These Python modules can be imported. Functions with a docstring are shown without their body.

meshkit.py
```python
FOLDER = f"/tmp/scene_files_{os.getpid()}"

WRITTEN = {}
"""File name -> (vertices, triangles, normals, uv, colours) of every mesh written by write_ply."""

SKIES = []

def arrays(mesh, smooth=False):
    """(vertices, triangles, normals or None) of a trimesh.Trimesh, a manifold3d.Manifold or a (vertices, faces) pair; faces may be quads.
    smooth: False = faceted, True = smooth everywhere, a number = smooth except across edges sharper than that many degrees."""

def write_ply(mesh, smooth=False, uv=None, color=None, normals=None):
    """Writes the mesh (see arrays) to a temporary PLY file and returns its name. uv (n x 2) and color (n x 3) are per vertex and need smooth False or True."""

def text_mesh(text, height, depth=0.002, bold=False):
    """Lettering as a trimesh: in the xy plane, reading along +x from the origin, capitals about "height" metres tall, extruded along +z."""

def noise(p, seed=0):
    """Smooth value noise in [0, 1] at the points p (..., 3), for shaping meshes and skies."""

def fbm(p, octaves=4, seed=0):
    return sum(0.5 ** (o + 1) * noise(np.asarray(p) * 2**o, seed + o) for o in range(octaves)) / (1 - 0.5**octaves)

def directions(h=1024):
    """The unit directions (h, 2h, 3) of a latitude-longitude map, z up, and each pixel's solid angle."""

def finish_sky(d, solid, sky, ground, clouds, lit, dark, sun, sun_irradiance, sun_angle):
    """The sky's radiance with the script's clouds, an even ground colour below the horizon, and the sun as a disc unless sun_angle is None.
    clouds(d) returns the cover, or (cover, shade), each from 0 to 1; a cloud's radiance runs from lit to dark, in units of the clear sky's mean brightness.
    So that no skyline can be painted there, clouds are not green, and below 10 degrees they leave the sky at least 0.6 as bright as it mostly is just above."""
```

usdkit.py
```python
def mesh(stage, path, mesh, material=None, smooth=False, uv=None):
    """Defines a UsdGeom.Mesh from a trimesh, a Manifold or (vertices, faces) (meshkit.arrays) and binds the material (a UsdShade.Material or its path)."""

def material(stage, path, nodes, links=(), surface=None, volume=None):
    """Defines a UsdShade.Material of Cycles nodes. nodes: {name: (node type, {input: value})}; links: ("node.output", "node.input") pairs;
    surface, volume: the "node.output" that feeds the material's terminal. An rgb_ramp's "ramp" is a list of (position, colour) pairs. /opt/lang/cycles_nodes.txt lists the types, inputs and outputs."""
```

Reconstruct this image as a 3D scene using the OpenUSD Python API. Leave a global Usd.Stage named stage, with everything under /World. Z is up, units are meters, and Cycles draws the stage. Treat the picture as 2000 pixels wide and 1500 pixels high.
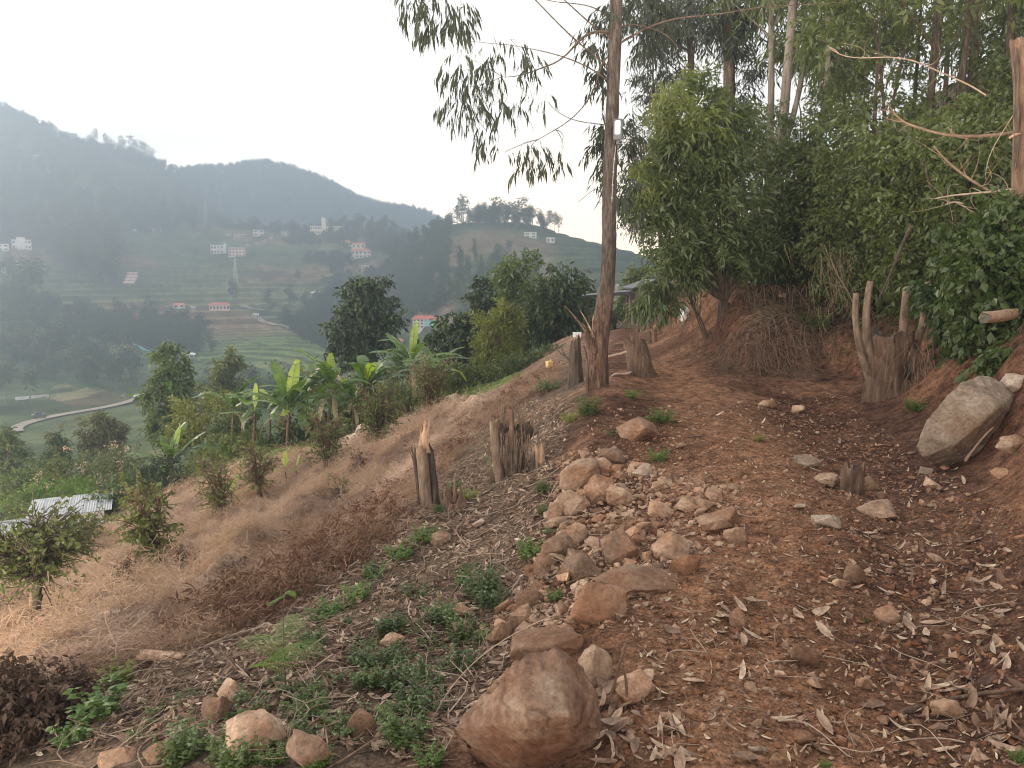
import math, random, numpy as np, trimesh, usdkit, meshkit
from pxr import Usd, UsdGeom, UsdLux, UsdShade, Sdf, Gf, Vt
from scipy.interpolate import RBFInterpolator, RegularGridInterpolator
from scipy.ndimage import gaussian_filter

stage = Usd.Stage.CreateInMemory()
UsdGeom.SetStageUpAxis(stage, 'Z')
UsdGeom.SetStageMetersPerUnit(stage, 1.0)
UsdGeom.Xform.Define(stage, '/World')
UsdGeom.Scope.Define(stage, '/World/Looks')

# ---------------------------------------------------------------- camera, sky, sun, exposure
FPX, PITCH, EYE = 1502.0, math.atan(210 / 1502.0), 1.55
cam = UsdGeom.Camera.Define(stage, '/World/camera')
cam.CreateHorizontalApertureAttr(36.0)
cam.CreateVerticalApertureAttr(27.0)
cam.CreateFocalLengthAttr(36.0 * FPX / 2000.0)
cam.CreateClippingRangeAttr((0.05, 20000.0))
cam.CreateFStopAttr(0.0)
cam.CreateExposureAttr(1.0)
cam.AddTranslateOp().Set((0, 0, EYE))
cam.AddRotateXOp().Set(90.0 - math.degrees(PITCH))

SUN_AZ, SUN_EL = math.radians(-52.0), math.radians(36.0)      # azimuth from +y towards +x
SUN_DIR = np.array([math.sin(SUN_AZ) * math.cos(SUN_EL), math.cos(SUN_AZ) * math.cos(SUN_EL), math.sin(SUN_EL)])
sun = UsdLux.DistantLight.Define(stage, '/World/sun')
sun.CreateIntensityAttr(0.40)
sun.CreateAngleAttr(10.0)
sun.CreateNormalizeAttr(True)
sun.CreateColorAttr((1.0, 0.86, 0.70))
sun.AddRotateXYZOp().Set((90 - math.degrees(SUN_EL), 0, 180 - math.degrees(SUN_AZ)))

sky = UsdLux.DomeLight.Define(stage, '/World/sky')
SKY = usdkit.material(stage, '/World/Looks/sky', {
    'sky': ('sky_texture', {'sky_type': 'single_scattering', 'sun_disc': False, 'sun_elevation': SUN_EL, 'sun_rotation': SUN_AZ, 'altitude': 1800.0, 'aerosol_density': 2.0}),
    'tc': ('texture_coordinate', {}),
    'map': ('mapping', {'scale': (1.2, 1.2, 3.2)}),
    'n': ('noise_texture', {'scale': 1.6, 'detail': 5.0, 'roughness': 0.55}),
    'cloud': ('rgb_ramp', {'ramp': [(0.25, (9.5, 9.4, 9.05)), (0.5, (10.4, 10.2, 9.75)), (0.75, (11.3, 11.0, 10.4))]}),
    'sep': ('separate_xyz', {}),
    'low': ('rgb_ramp', {'ramp': [(0.0, (5.0, 4.2, 3.5)), (0.1, (4.3, 4.0, 3.6)), (0.2, (2.7, 2.55, 2.4)), (0.36, (1.12, 1.11, 1.08)), (0.6, (0.95, 0.95, 0.94))]}),
    'glow': ('mix', {'mix_type': 'multiply', 'fac': 1.0}),
    'dot': ('vector_math', {'math_type': 'dot_product', 'vector2': (0.075, 0.996, 0.05)}), 'gl': ('rgb_ramp', {'ramp': [(0.95, (1.0, 1.0, 1.0)), (0.985, (1.06, 1.02, 0.98)), (1.0, (1.35, 1.12, 0.95))]}), 'dusk': ('mix', {'mix_type': 'multiply', 'fac': 1.0}),
    'mix': ('mix', {'fac': 0.97}),
    'bg': ('background_shader', {'strength': 0.062}),
}, [('tc.generated', 'map.vector'), ('map.vector', 'n.vector'), ('n.fac', 'cloud.fac'), ('sky.color', 'mix.color1'), ('tc.generated', 'sep.vector'), ('sep.z', 'low.fac'), ('cloud.color', 'glow.color1'), ('low.color', 'glow.color2'), ('tc.generated', 'dot.vector1'), ('dot.value', 'gl.fac'), ('glow.color', 'dusk.color1'), ('gl.color', 'dusk.color2'), ('dusk.color', 'mix.color2'), ('mix.color', 'bg.color')], surface='bg.background')
UsdShade.MaterialBindingAPI.Apply(sky.GetPrim()).Bind(SKY)

# ---------------------------------------------------------------- naming and mesh helpers
USED = {}
def numbered(parent, name):
    k = USED.get((parent, name), 0)
    USED[(parent, name)] = k + 1
    return f'{parent}/{name}' if k == 0 else f'{parent}/{name}_{k:03d}'

def tag(prim, label=None, cat=None, group=None, kind=None):
    for key, val in (('label', label), ('category', cat), ('group', group), ('kind', kind)):
        if val:
            prim.SetCustomDataByKey(key, val)
    return prim

tag(sky.GetPrim(), 'pale overcast evening sky over the hills', kind='structure')

def thing(name, label, cat, loc=(0, 0, 0), rotz=0.0, group=None, kind=None, scale=None):
    x = UsdGeom.Xform.Define(stage, numbered('/World', name))
    x.AddTranslateOp().Set(tuple(float(c) for c in loc))
    if rotz:
        x.AddRotateZOp().Set(math.degrees(rotz))
    if scale is not None:
        x.AddScaleOp().Set(tuple(float(c) for c in (scale if np.ndim(scale) else (scale,) * 3)))
    return tag(x.GetPrim(), label, cat, group, kind)

def obj(name, mesh, mat, parent=None, smooth=False, label=None, kind=None):
    path = numbered(str(parent.GetPath()) if parent else '/World', name)
    p = usdkit.mesh(stage, path, mesh, mat, smooth=smooth).GetPrim()
    return tag(p, label, kind=kind)

def shape_class(name):
    """an abstract prim whose children are the parts that every copy of a thing shares"""
    return stage.CreateClassPrim('/World/Looks/' + name)

def inst(cls, name, label, cat, loc, rotz=0.0, scale=1.0, group=None, tilt=(0.0, 0.0), kind=None):
    r = UsdGeom.Xform.Define(stage, numbered('/World', name))
    r.GetPrim().GetReferences().AddInternalReference(cls.GetPath())
    r.GetPrim().SetInstanceable(True)
    s = scale if np.ndim(scale) else (scale,) * 3
    m = Gf.Matrix4d().SetScale(Gf.Vec3d(*[float(c) for c in s]))
    for ax, ang in (((1, 0, 0), tilt[0]), ((0, 1, 0), tilt[1]), ((0, 0, 1), rotz)):
        if ang:
            m = m * Gf.Matrix4d().SetRotate(Gf.Rotation(Gf.Vec3d(*ax), math.degrees(ang)))
    m = m * Gf.Matrix4d().SetTranslate(Gf.Vec3d(*[float(c) for c in loc]))
    UsdGeom.Xformable(r.GetPrim()).MakeMatrixXform().Set(m)
    return tag(r.GetPrim(), label, cat, group, kind)

def scatter(name, label, cat, protos, pos, quat, scl, which, parent=None):
    """uncountable stuff: one PointInstancer. protos: list of (mesh, material[, smooth])"""
    path = numbered(str(parent.GetPath()) if parent else '/World', name)
    pi = UsdGeom.PointInstancer.Define(stage, path)
    rel = pi.CreatePrototypesRel()
    for i, pr in enumerate(protos):
        q = f'{path}/piece_{i:03d}'
        UsdGeom.Xform.Define(stage, q)
        usdkit.mesh(stage, q + '/blades', pr[0], pr[1], smooth=pr[2] if len(pr) > 2 else False)
        rel.AddTarget(q)
    pi.CreateProtoIndicesAttr(Vt.IntArray.FromNumpy(np.asarray(which, np.int32)))
    pi.CreatePositionsAttr(Vt.Vec3fArray.FromNumpy(np.asarray(pos, np.float32)))
    pi.CreateScalesAttr(Vt.Vec3fArray.FromNumpy(np.asarray(scl, np.float32)))
    q = np.asarray(quat, np.float32)                                # w, x, y, z
    pi.CreateOrientationsAttr(Vt.QuathArray([Gf.Quath(float(a[0]), float(a[1]), float(a[2]), float(a[3])) for a in q]))
    return tag(pi.GetPrim(), label, cat, kind='stuff')

def quat_z(a):
    a = np.asarray(a)
    return np.stack([np.cos(a / 2), 0 * a, 0 * a, np.sin(a / 2)], 1)

def quat_mul(a, b):
    w1, x1, y1, z1 = a.T; w2, x2, y2, z2 = b.T
    return np.stack([w1*w2-x1*x2-y1*y2-z1*z2, w1*x2+x1*w2+y1*z2-z1*y2, w1*y2-x1*z2+y1*w2+z1*x2, w1*z2+x1*y2-y1*x2+z1*w2], 1)

def quat_up(n):
    """rotation that takes z to the normals n"""
    n = np.asarray(n); w = 1 + n[:, 2]
    q = np.stack([w, -n[:, 1], n[:, 0], 0 * w], 1)
    return q / np.linalg.norm(q, axis=1, keepdims=True)

class MB:
    """collects vertices and triangles of one mesh"""
    def __init__(self):
        self.v, self.f, self.n = [], [], 0
    def add(self, v, f):
        v = np.asarray(v, float).reshape(-1, 3); f = np.asarray(f, int)
        if f.shape[1] == 4:
            f = np.vstack([f[:, [0, 1, 2]], f[:, [0, 2, 3]]])
        self.v.append(v); self.f.append(f + self.n); self.n += len(v)
        return self
    def mesh(self):
        return np.vstack(self.v), np.vstack(self.f)
    def tube(self, pts, rad, sides=7, cap=True, wob=0.0, seed=0):
        p = np.asarray(pts, float); r = np.broadcast_to(np.asarray(rad, float), (len(p),))
        t = np.gradient(p, axis=0); t /= np.linalg.norm(t, axis=1, keepdims=True) + 1e-12
        ref = np.array([0.0, 0, 1]) if abs(t[:, 2]).mean() < 0.8 else np.array([1.0, 0, 0])
        a = np.cross(t, ref); a /= np.linalg.norm(a, axis=1, keepdims=True) + 1e-12
        b = np.cross(t, a); ang = np.arange(sides) * 2 * np.pi / sides
        rr = r[:, None] * np.ones(sides)
        if wob:
            rr = rr * (1 + wob * np.random.default_rng(seed).normal(size=rr.shape))
        v = p[:, None] + rr[..., None] * (np.cos(ang)[None, :, None] * a[:, None] + np.sin(ang)[None, :, None] * b[:, None])
        n = len(p)
        i, j = np.meshgrid(np.arange(n - 1), np.arange(sides), indexing='ij')
        q = np.stack([i * sides + j, i * sides + (j + 1) % sides, (i + 1) * sides + (j + 1) % sides, (i + 1) * sides + j], -1).reshape(-1, 4)
        f = np.vstack([q[:, [0, 2, 1]], q[:, [0, 3, 2]]]); v = v.reshape(-1, 3)
        if cap:
            v = np.vstack([v, p[:1], p[-1:]]); k = np.arange(sides); kk = (k + 1) % sides
            f = np.vstack([f, np.stack([k, kk, 0 * k + len(v) - 2], 1), np.stack([(n - 1) * sides + kk, (n - 1) * sides + k, 0 * k + len(v) - 1], 1)])
        return self.add(v, f)
    def box(self, lo, hi):
        m = trimesh.creation.box(bounds=[lo, hi])
        return self.add(m.vertices, m.faces)

def curve(p, n=12):
    """smooth polyline through the points"""
    from scipy.interpolate import CubicSpline
    p = np.asarray(p, float)
    if len(p) < 3:
        return np.linspace(p[0], p[-1], n)
    return CubicSpline(np.r_[0, np.cumsum(np.linalg.norm(np.diff(p, axis=0), axis=1))], p)(np.linspace(0, np.linalg.norm(np.diff(p, axis=0), axis=1).sum(), n))

def unit(v):
    v = np.asarray(v, float)
    return v / (np.linalg.norm(v, axis=-1, keepdims=True) + 1e-12)

# ---------------------------------------------------------------- the lie of the land
def ray(px, py):
    """(x, z) per metre of y for a spot of the 2000 x 1500 photograph"""
    a, b = (px - 1000) / FPX, (750 - py) / FPX
    dy = math.cos(PITCH) + b * math.sin(PITCH)
    return a / dy, (b * math.cos(PITCH) - math.sin(PITCH)) / dy
def at(px, py, Y):
    u, w = ray(px, py)
    return np.array([u * Y, Y, EYE + w * Y])

LAND = [at(*c) for c in [
    (1000, 1500, 2.45), (1400, 1500, 2.3), (2000, 1500, 2.2), (1400, 1250, 3.2), (1600, 1000, 5.0), (1500, 850, 7.5), (1350, 745, 11), (1550, 745, 11),
    (1230, 690, 20), (1230, 648, 38), (1100, 900, 7.2), (1000, 940, 7.5), (830, 1000, 7), (900, 1150, 4.8), (700, 1300, 3.6), (480, 1450, 2.9), (0, 1500, 3.3), (300, 1300, 4.4),
    (0, 1330, 4.9), (70, 1225, 8.5), (300, 1200, 7.2), (500, 1150, 7.0), (600, 1050, 9.3), (290, 1110, 13), (430, 1010, 15), (0, 1160, 16), (635, 910, 19), (730, 865, 22),
    (820, 815, 25), (950, 750, 26), (700, 1000, 11), (900, 850, 14), (1040, 800, 13), (1120, 780, 10), (1080, 710, 20), (1110, 660, 34), (1690, 790, 9.5), (1860, 905, 6.3),
    (2000, 850, 6), (2000, 740, 7.3), (1990, 1300, 2.8), (1990, 1100, 3.8), (540, 880, 24), (1250, 1350, 2.8), (1300, 1150, 3.8), (1250, 1000, 5.2),
    # down to the valley and up the other side
    (0, 870, 150), (0, 780, 220), (0, 640, 320), (0, 560, 420), (0, 470, 600), (0, 330, 850), (0, 215, 1100),
    (250, 1050, 18), (250, 815, 190), (250, 705, 300), (250, 600, 420), (250, 480, 650), (250, 400, 850), (270, 300, 1150),
    (510, 960, 17), (500, 745, 250), (500, 640, 400), (500, 590, 480), (500, 480, 700), (500, 455, 820), (500, 400, 1300), (520, 325, 1700), (360, 335, 1500),
    (750, 705, 250), (750, 600, 420), (750, 520, 600), (750, 462, 750), (660, 452, 830), (750, 447, 820), (700, 395, 1650), (830, 425, 1750), (640, 360, 1700),
    (1000, 735, 30), (1000, 650, 200), (1000, 580, 320), (1000, 500, 430), (950, 440, 520), (870, 445, 560), (1030, 440, 520), (1150, 645, 80), (1150, 560, 330), (1150, 482, 470), (1240, 500, 450)]]
def off(px, Y, z):
    return np.array([ray(px, 540)[0] * Y, Y, z])
LAND += [off(*c) for c in [
    (0, 30, -11), (0, 60, -20), (0, 1450, 130), (250, 30, -7.8), (250, 60, -17), (300, 110, -26), (300, 1500, 150), (500, 28, -6.2), (500, 45, -10.5), (500, 90, -18), (500, 1000, 45), (500, 2200, 120),
    (720, 32, -4.2), (750, 50, -7.0), (750, 100, -14), (750, 1000, 20), (750, 2300, 90), (1000, 60, -5.5), (1000, 110, -10), (980, 750, 5), (1000, 1600, 20), (1180, 110, -5), (1150, 900, -5), (1150, 1800, 0),
    (1420, 15, 0.9), (1450, 20, 1.7), (1450, 32, 3.0), (1400, 60, 4.5), (1350, 38, 0.2), (1330, 22, 0.1), (1400, 200, 5), (1400, 450, -2), (1500, 1000, -5), (1500, 2000, 0),
    (2000, 12, 3.0), (2000, 20, 6.0), (1750, 14, 1.6), (2000, 40, 13), (2000, 100, 28), (2000, 300, 55), (2000, 1000, 60), (2000, 2200, 60),
    (2500, 1.5, 0.35), (2500, 3, 0.8), (2500, 7, 2.2), (2500, 20, 9), (2500, 100, 40), (2500, 600, 90), (2500, 2200, 100), (1000, 0.6, -0.02), (1500, 0.7, 0.0), (0, 0.7, -0.15), (400, 1.3, -0.16),
    (-700, 3, -1.9), (-700, 7, -5.0), (-700, 16, -9), (-700, 60, -27), (-700, 200, -36), (-700, 600, 30), (-700, 1100, 270), (-700, 1800, 200), (0, 2200, 120)]]
LAND = np.array(LAND)
S0 = 1.5
def chart(x, y):
    return np.stack([3.0 * x / (y + S0), np.log(y + S0)], -1)
_rbf = RBFInterpolator(chart(LAND[:, 0], LAND[:, 1]), LAND[:, 2] / (LAND[:, 1] + S0), kernel='thin_plate_spline', smoothing=2e-5)
_gu, _gw = np.linspace(-1.6, 1.6, 321), np.linspace(math.log(0.3 + S0), math.log(2600 + S0), 331)
_G = _rbf(np.stack(np.meshgrid(3 * _gu, _gw, indexing='ij'), -1).reshape(-1, 2)).reshape(len(_gu), len(_gw))
_rg = RegularGridInterpolator((_gu, _gw), _G, bounds_error=False, fill_value=None, method='linear')

def smooth01(a, b, x):
    t = np.clip((x - a) / (b - a), 0, 1)
    return t * t * (3 - 2 * t)
def inside(poly, x, y):
    x, y = np.asarray(x, float), np.asarray(y, float); odd = np.zeros(x.shape, bool)
    for (ax, ay), (bx, by) in zip(poly, np.roll(poly, -1, axis=0)):
        odd ^= ((ay > y) != (by > y)) & (x < (bx - ax) * (y - ay) / (by - ay + 1e-15) + ax)
    return odd

def base_land(x, y):
    x, y = np.asarray(x, float), np.asarray(y, float)
    return _rg(np.stack([x / (y + S0), np.log(np.maximum(y, 0.3) + S0)], -1)) * (y + S0)

def hit0(px, py, y0=1.2, y1=2400.0, n=1500):
    """where the line of sight of a pixel meets the smooth land"""
    u, w = ray(px, py)
    Y = np.exp(np.linspace(math.log(y0), math.log(y1), n))
    d = base_land(u * Y, Y) - (EYE + w * Y)
    k = np.nonzero(d > 0)[0]
    k = k[0] if len(k) else n - 1
    if k == 0:
        return np.array([u * Y[0], Y[0]])
    t = d[k - 1] / (d[k - 1] - d[k])
    Yh = Y[k - 1] + t * (Y[k] - Y[k - 1])
    return np.array([u * Yh, Yh])
# ---------------------------------------------------------------- materials
def mat(name, nodes, links, surface='p.BSDF', volume=None):
    return usdkit.material(stage, '/World/Looks/' + name, nodes, links, surface=surface, volume=volume)

def leaf_mat(name, ramp, rough=0.5, trans=0.25, spec=0.35, tint=1.35):
    """leaves: one colour of the ramp per leaf, light passing through"""
    return mat(name, {
        'g': ('geometry', {}), 'oi': ('object_info', {}), 'add': ('math', {'math_type': 'add'}), 'fr': ('math', {'math_type': 'fraction'}), 'h': ('math', {'math_type': 'multiply', 'value2': 0.35}),
        'r': ('rgb_ramp', {'ramp': ramp}), 'p': ('principled_bsdf', {'roughness': rough, 'specular_ior_level': spec}),
        'k': ('mix', {'mix_type': 'multiply', 'fac': 1.0, 'color2': (tint, tint * 1.02, tint * 0.7)}), 't': ('translucent_bsdf', {}), 'm': ('mix_closure', {'fac': trans})},
        [('oi.random', 'h.value1'), ('g.random_per_island', 'add.value1'), ('h.value', 'add.value2'), ('add.value', 'fr.value1'), ('fr.value', 'r.fac'), ('r.color', 'p.base_color'), ('r.color', 'k.color1'), ('k.color', 't.color'),
         ('p.BSDF', 'm.closure1'), ('t.BSDF', 'm.closure2')], surface='m.closure')

def noise_mat(name, ramp, scale=6.0, detail=6.0, rough=0.85, bump=0.3, bscale=40.0, stretch=(1, 1, 1), dist=0.01, spec=0.2, space='object'):
    return mat(name, {
        'tc': ('texture_coordinate', {}), 'mp': ('mapping', {'scale': stretch}), 'n': ('noise_texture', {'scale': scale, 'detail': detail, 'roughness': 0.62}),
        'n2': ('noise_texture', {'scale': bscale, 'detail': 6.0, 'roughness': 0.65}), 'r': ('rgb_ramp', {'ramp': ramp}),
        'b': ('bump', {'strength': bump, 'distance': dist}), 'p': ('principled_bsdf', {'roughness': rough, 'specular_ior_level': spec})},
        [('tc.object', 'mp.vector'), ('mp.vector', 'n.vector'), ('mp.vector', 'n2.vector'), ('n.fac', 'r.fac'), ('r.color', 'p.base_color'), ('n2.fac', 'b.height'), ('b.normal', 'p.normal')])

def flat_mat(name, color, rough=0.6, spec=0.3, var=0.12, scale=3.0):
    lo, hi = [c * (1 - var) for c in color], [min(1, c * (1 + var)) for c in color]
    return mat(name, {'tc': ('texture_coordinate', {}), 'n': ('noise_texture', {'scale': scale, 'detail': 5.0, 'roughness': 0.6}), 'r': ('rgb_ramp', {'ramp': [(0.3, lo), (0.7, hi)]}),
                      'p': ('principled_bsdf', {'roughness': rough, 'specular_ior_level': spec})}, [('tc.object', 'n.vector'), ('n.fac', 'r.fac'), ('r.color', 'p.base_color')])

def ground_mat(name, grain, bump_d, speck):
    """colour of the place from the mesh, with grain, crumbs and relief"""
    return mat(name, {
        'a': ('attribute', {'attribute': 'tint'}), 'g': ('geometry', {}),
        'n1': ('noise_texture', {'scale': grain, 'detail': 8.0, 'roughness': 0.7}), 'n2': ('noise_texture', {'scale': grain * 6, 'detail': 6.0, 'roughness': 0.7}),
        'v': ('voronoi_texture', {'scale': speck, 'randomness': 1.0}),
        'r1': ('rgb_ramp', {'ramp': [(0.36, (0.45, 0.42, 0.40)), (0.5, (1.0, 1.0, 1.0)), (0.64, (1.6, 1.55, 1.45))]}),
        'r2': ('rgb_ramp', {'ramp': [(0.36, (0.5, 0.5, 0.5)), (0.64, (1.5, 1.5, 1.5))]}),
        'm1': ('mix', {'mix_type': 'multiply', 'fac': 1.0}), 'm2': ('mix', {'mix_type': 'multiply', 'fac': 1.0}),
        'h': ('mix_float', {'fac': 0.35}), 'b': ('bump', {'strength': 0.9, 'distance': bump_d}),
        'p': ('principled_bsdf', {'roughness': 0.95, 'specular_ior_level': 0.08})},
        [('g.position', 'n1.vector'), ('g.position', 'n2.vector'), ('g.position', 'v.vector'), ('n1.fac', 'r1.fac'), ('n2.fac', 'r2.fac'), ('a.color', 'm1.color1'), ('r1.color', 'm1.color2'), ('m1.color', 'm2.color1'), ('r2.color', 'm2.color2'),
         ('m2.color', 'p.base_color'), ('n2.fac', 'h.a'), ('v.distance', 'h.b'), ('h.result', 'b.height'), ('b.normal', 'p.normal')])

SOIL = ground_mat('soil', 9.0, 0.06, 40.0)
LITTER = ground_mat('litter_soil', 9.0, 0.05, 26.0)
FARLAND = mat('far_land', {
    'a': ('attribute', {'attribute': 'tint'}), 'g': ('geometry', {}), 'n1': ('noise_texture', {'scale': 0.09, 'detail': 9.0, 'roughness': 0.7}),
    'r1': ('rgb_ramp', {'ramp': [(0.3, (0.55, 0.55, 0.55)), (0.7, (1.5, 1.5, 1.4))]}), 'm1': ('mix', {'mix_type': 'multiply', 'fac': 1.0}),
    'p': ('principled_bsdf', {'roughness': 1.0, 'specular_ior_level': 0.0})},
    [('g.position', 'n1.vector'), ('n1.fac', 'r1.fac'), ('a.color', 'm1.color1'), ('r1.color', 'm1.color2'), ('m1.color', 'p.base_color')])

def set_tint(prim, col):
    UsdGeom.PrimvarsAPI(prim).CreatePrimvar('tint', Sdf.ValueTypeNames.Color3fArray, 'vertex').Set(Vt.Vec3fArray.FromNumpy(np.asarray(col, np.float32)))

# ---------------------------------------------------------------- near land: path, bank and slope
def W(pts):
    return np.array([hit0(*p) for p in pts])
PATH_L = W([(850, 1500), (985, 1330), (1060, 1150), (1075, 1000), (1095, 900), (1120, 830), (1140, 782)])
PATH_L = np.vstack([[[-0.15, 0.3]], PATH_L, [[1.15, 12.0], [1.5, 15.0], [2.2, 20.0], [3.6, 28.0], [5.0, 38.0]]])
FOOT = np.array([[2.3, 0.3], [2.35, 2.2], [2.75, 3.6], [3.1, 4.7], [3.6, 5.7], [3.95, 6.6], [4.25, 7.6], [4.55, 8.8], [4.95, 10.4], [4.6, 11.2], [4.0, 11.25], [3.4, 11.3], [3.15, 11.9], [3.3, 14.0], [4.0, 19.0], [5.4, 28.0], [7.0, 38.0]])
BANK_H = np.interp(np.arange(len(FOOT)), [0, 3, 5, 6, 8, 9, 12, 13, 14, 16], [0.12, 0.25, 0.45, 0.35, 0.3, 0.5, 0.58, 0.6, 0.55, 0.35])
PATH_POLY = np.vstack([PATH_L, FOOT[::-1]])

def to_line(x, y, line, side=1):
    """distance to a polyline, positive on its right-hand side, and the place along it (in nodes)"""
    best = np.full(np.shape(x), 1e9); sgn = np.ones(np.shape(x)); pos = np.zeros(np.shape(x))
    for i in range(len(line) - 1):
        a, b = line[i], line[i + 1]; d = b - a
        t = np.clip(((x - a[0]) * d[0] + (y - a[1]) * d[1]) / (d @ d), 0, 1)
        ex, ey = x - a[0] - t * d[0], y - a[1] - t * d[1]
        dist = np.hypot(ex, ey); m = dist < best
        cr = d[1] * (x - a[0]) - d[0] * (y - a[1])
        best = np.where(m, dist, best); sgn = np.where(m, np.sign(cr), sgn); pos = np.where(m, i + t, pos)
    return best * sgn * side, pos

LIT_EDGE = W([(-60, 1420), (150, 1330), (430, 1250), (620, 1150), (760, 1040), (850, 910), (960, 800), (1060, 735)])
STRAW = W([(-150, 1260), (0, 1147), (100, 1085), (180, 1035), (260, 990), (400, 950), (520, 915), (620, 880), (730, 855), (800, 815), (850, 795), (925, 780), (960, 800), (890, 840), (850, 900), (740, 965), (640, 1000), (540, 1060), (430, 1150), (300, 1250), (150, 1300), (-60, 1370)])

NU, NV = 600, 540
gu = np.linspace(-0.92, 0.92, NU)
gw = np.linspace(math.log(0.35 + S0), math.log(62 + S0), NV)
UU, WW = np.meshgrid(gu, gw, indexing='ij')
YY = np.exp(WW) - S0; XX = UU * (YY + S0)
def f3(x, y, s, oct=4, seed=0):
    return meshkit.fbm(np.stack([x * s, y * s, 0 * x + 0.37 * seed], -1), oct, seed) - 0.5

ZB = base_land(XX, YY)
dL, _ = to_line(XX, YY, PATH_L)
dF, pF = to_line(XX, YY, FOOT)
dE, _ = to_line(XX, YY, LIT_EDGE)
onpath = smooth01(-0.25, 0.25, dL) * smooth01(0.25, -0.25, dF)
lift = np.interp(pF, np.arange(len(FOOT)), BANK_H) * smooth01(-0.05, 0.75, dF + 0.35 * f3(XX, YY, 1.6, 3, 5)) * smooth01(2.5, 0.9, dF - 6.0)
stw = gaussian_filter(inside(STRAW, XX, YY).astype(float), 3)
bankish = smooth01(-0.1, 0.3, dF)
relief = onpath * (0.14 * f3(XX, YY, 0.9, 4, 1) + 0.085 * f3(XX, YY, 4.0, 5, 2) + 0.03 * f3(XX, YY, 13.0, 3, 6)) \
    + (1 - onpath) * (0.30 * f3(XX, YY, 0.8, 4, 3) + 0.07 * f3(XX, YY, 6, 3, 4)) \
    + bankish * smooth01(3.0, 0.5, dF) * 0.35 * f3(XX, YY, 3.0, 4, 8)
# mown straw lies in swaths that follow the contour
along = np.array([0.62, 0.78]); across = np.array([0.78, -0.62])
qa, qc = XX * along[0] + YY * along[1], XX * across[0] + YY * across[1]
def swaths(x, y):
    a, c = x * along[0] + y * along[1], x * across[0] + y * across[1]
    return meshkit.fbm(np.stack([a * 0.55, c * 1.7, 0 * a], -1), 4, 21)
swath = swaths(XX, YY)
relief += stw * 1.15 * (np.abs(swath - 0.5) * 2 - 0.25) * smooth01(3, 8, YY)
fade = smooth01(62, 40, YY)
ZN = ZB + relief * (0.35 + 0.65 * fade) + lift * fade
ZN += 0.10 * np.exp(-((dL - 0.35) / 0.35) ** 2) * smooth01(5.5, 9, YY) * fade     # rubble heaped along the edge
_ng = RegularGridInterpolator((gu, gw), ZN, bounds_error=False, fill_value=None)
def near_land(x, y):
    x, y = np.asarray(x, float), np.asarray(y, float)
    return _ng(np.stack([np.clip(x / (y + S0), -0.92, 0.92), np.log(np.maximum(y, 0.35) + S0)], -1))

# colour of the place
def mixc(a, b, t):
    return np.asarray(a) * (1 - t[..., None]) + np.asarray(b) * t[..., None]
n1, n2, n3 = f3(XX, YY, 0.7, 4, 31), f3(XX, YY, 2.2, 4, 32), f3(XX, YY, 0.35, 3, 33)
soil = mixc((0.125, 0.062, 0.040), (0.225, 0.122, 0.079), smooth01(-0.06, 0.16, n1 + 0.4 * n2))
soil = soil * (1 - 0.35 * smooth01(0.05, -0.2, n2 + 0.3 * n3))[..., None]
damp = smooth01(0.3, -1.3, dF * -1 - 0 * dF) * 0
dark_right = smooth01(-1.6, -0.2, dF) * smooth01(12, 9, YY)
TROD = np.array([[0.75, 0.3], [0.8, 2.3], [0.95, 3.3], [1.5, 4.6], [2.1, 6.5], [2.3, 9.0], [2.4, 12.0]])
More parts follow.
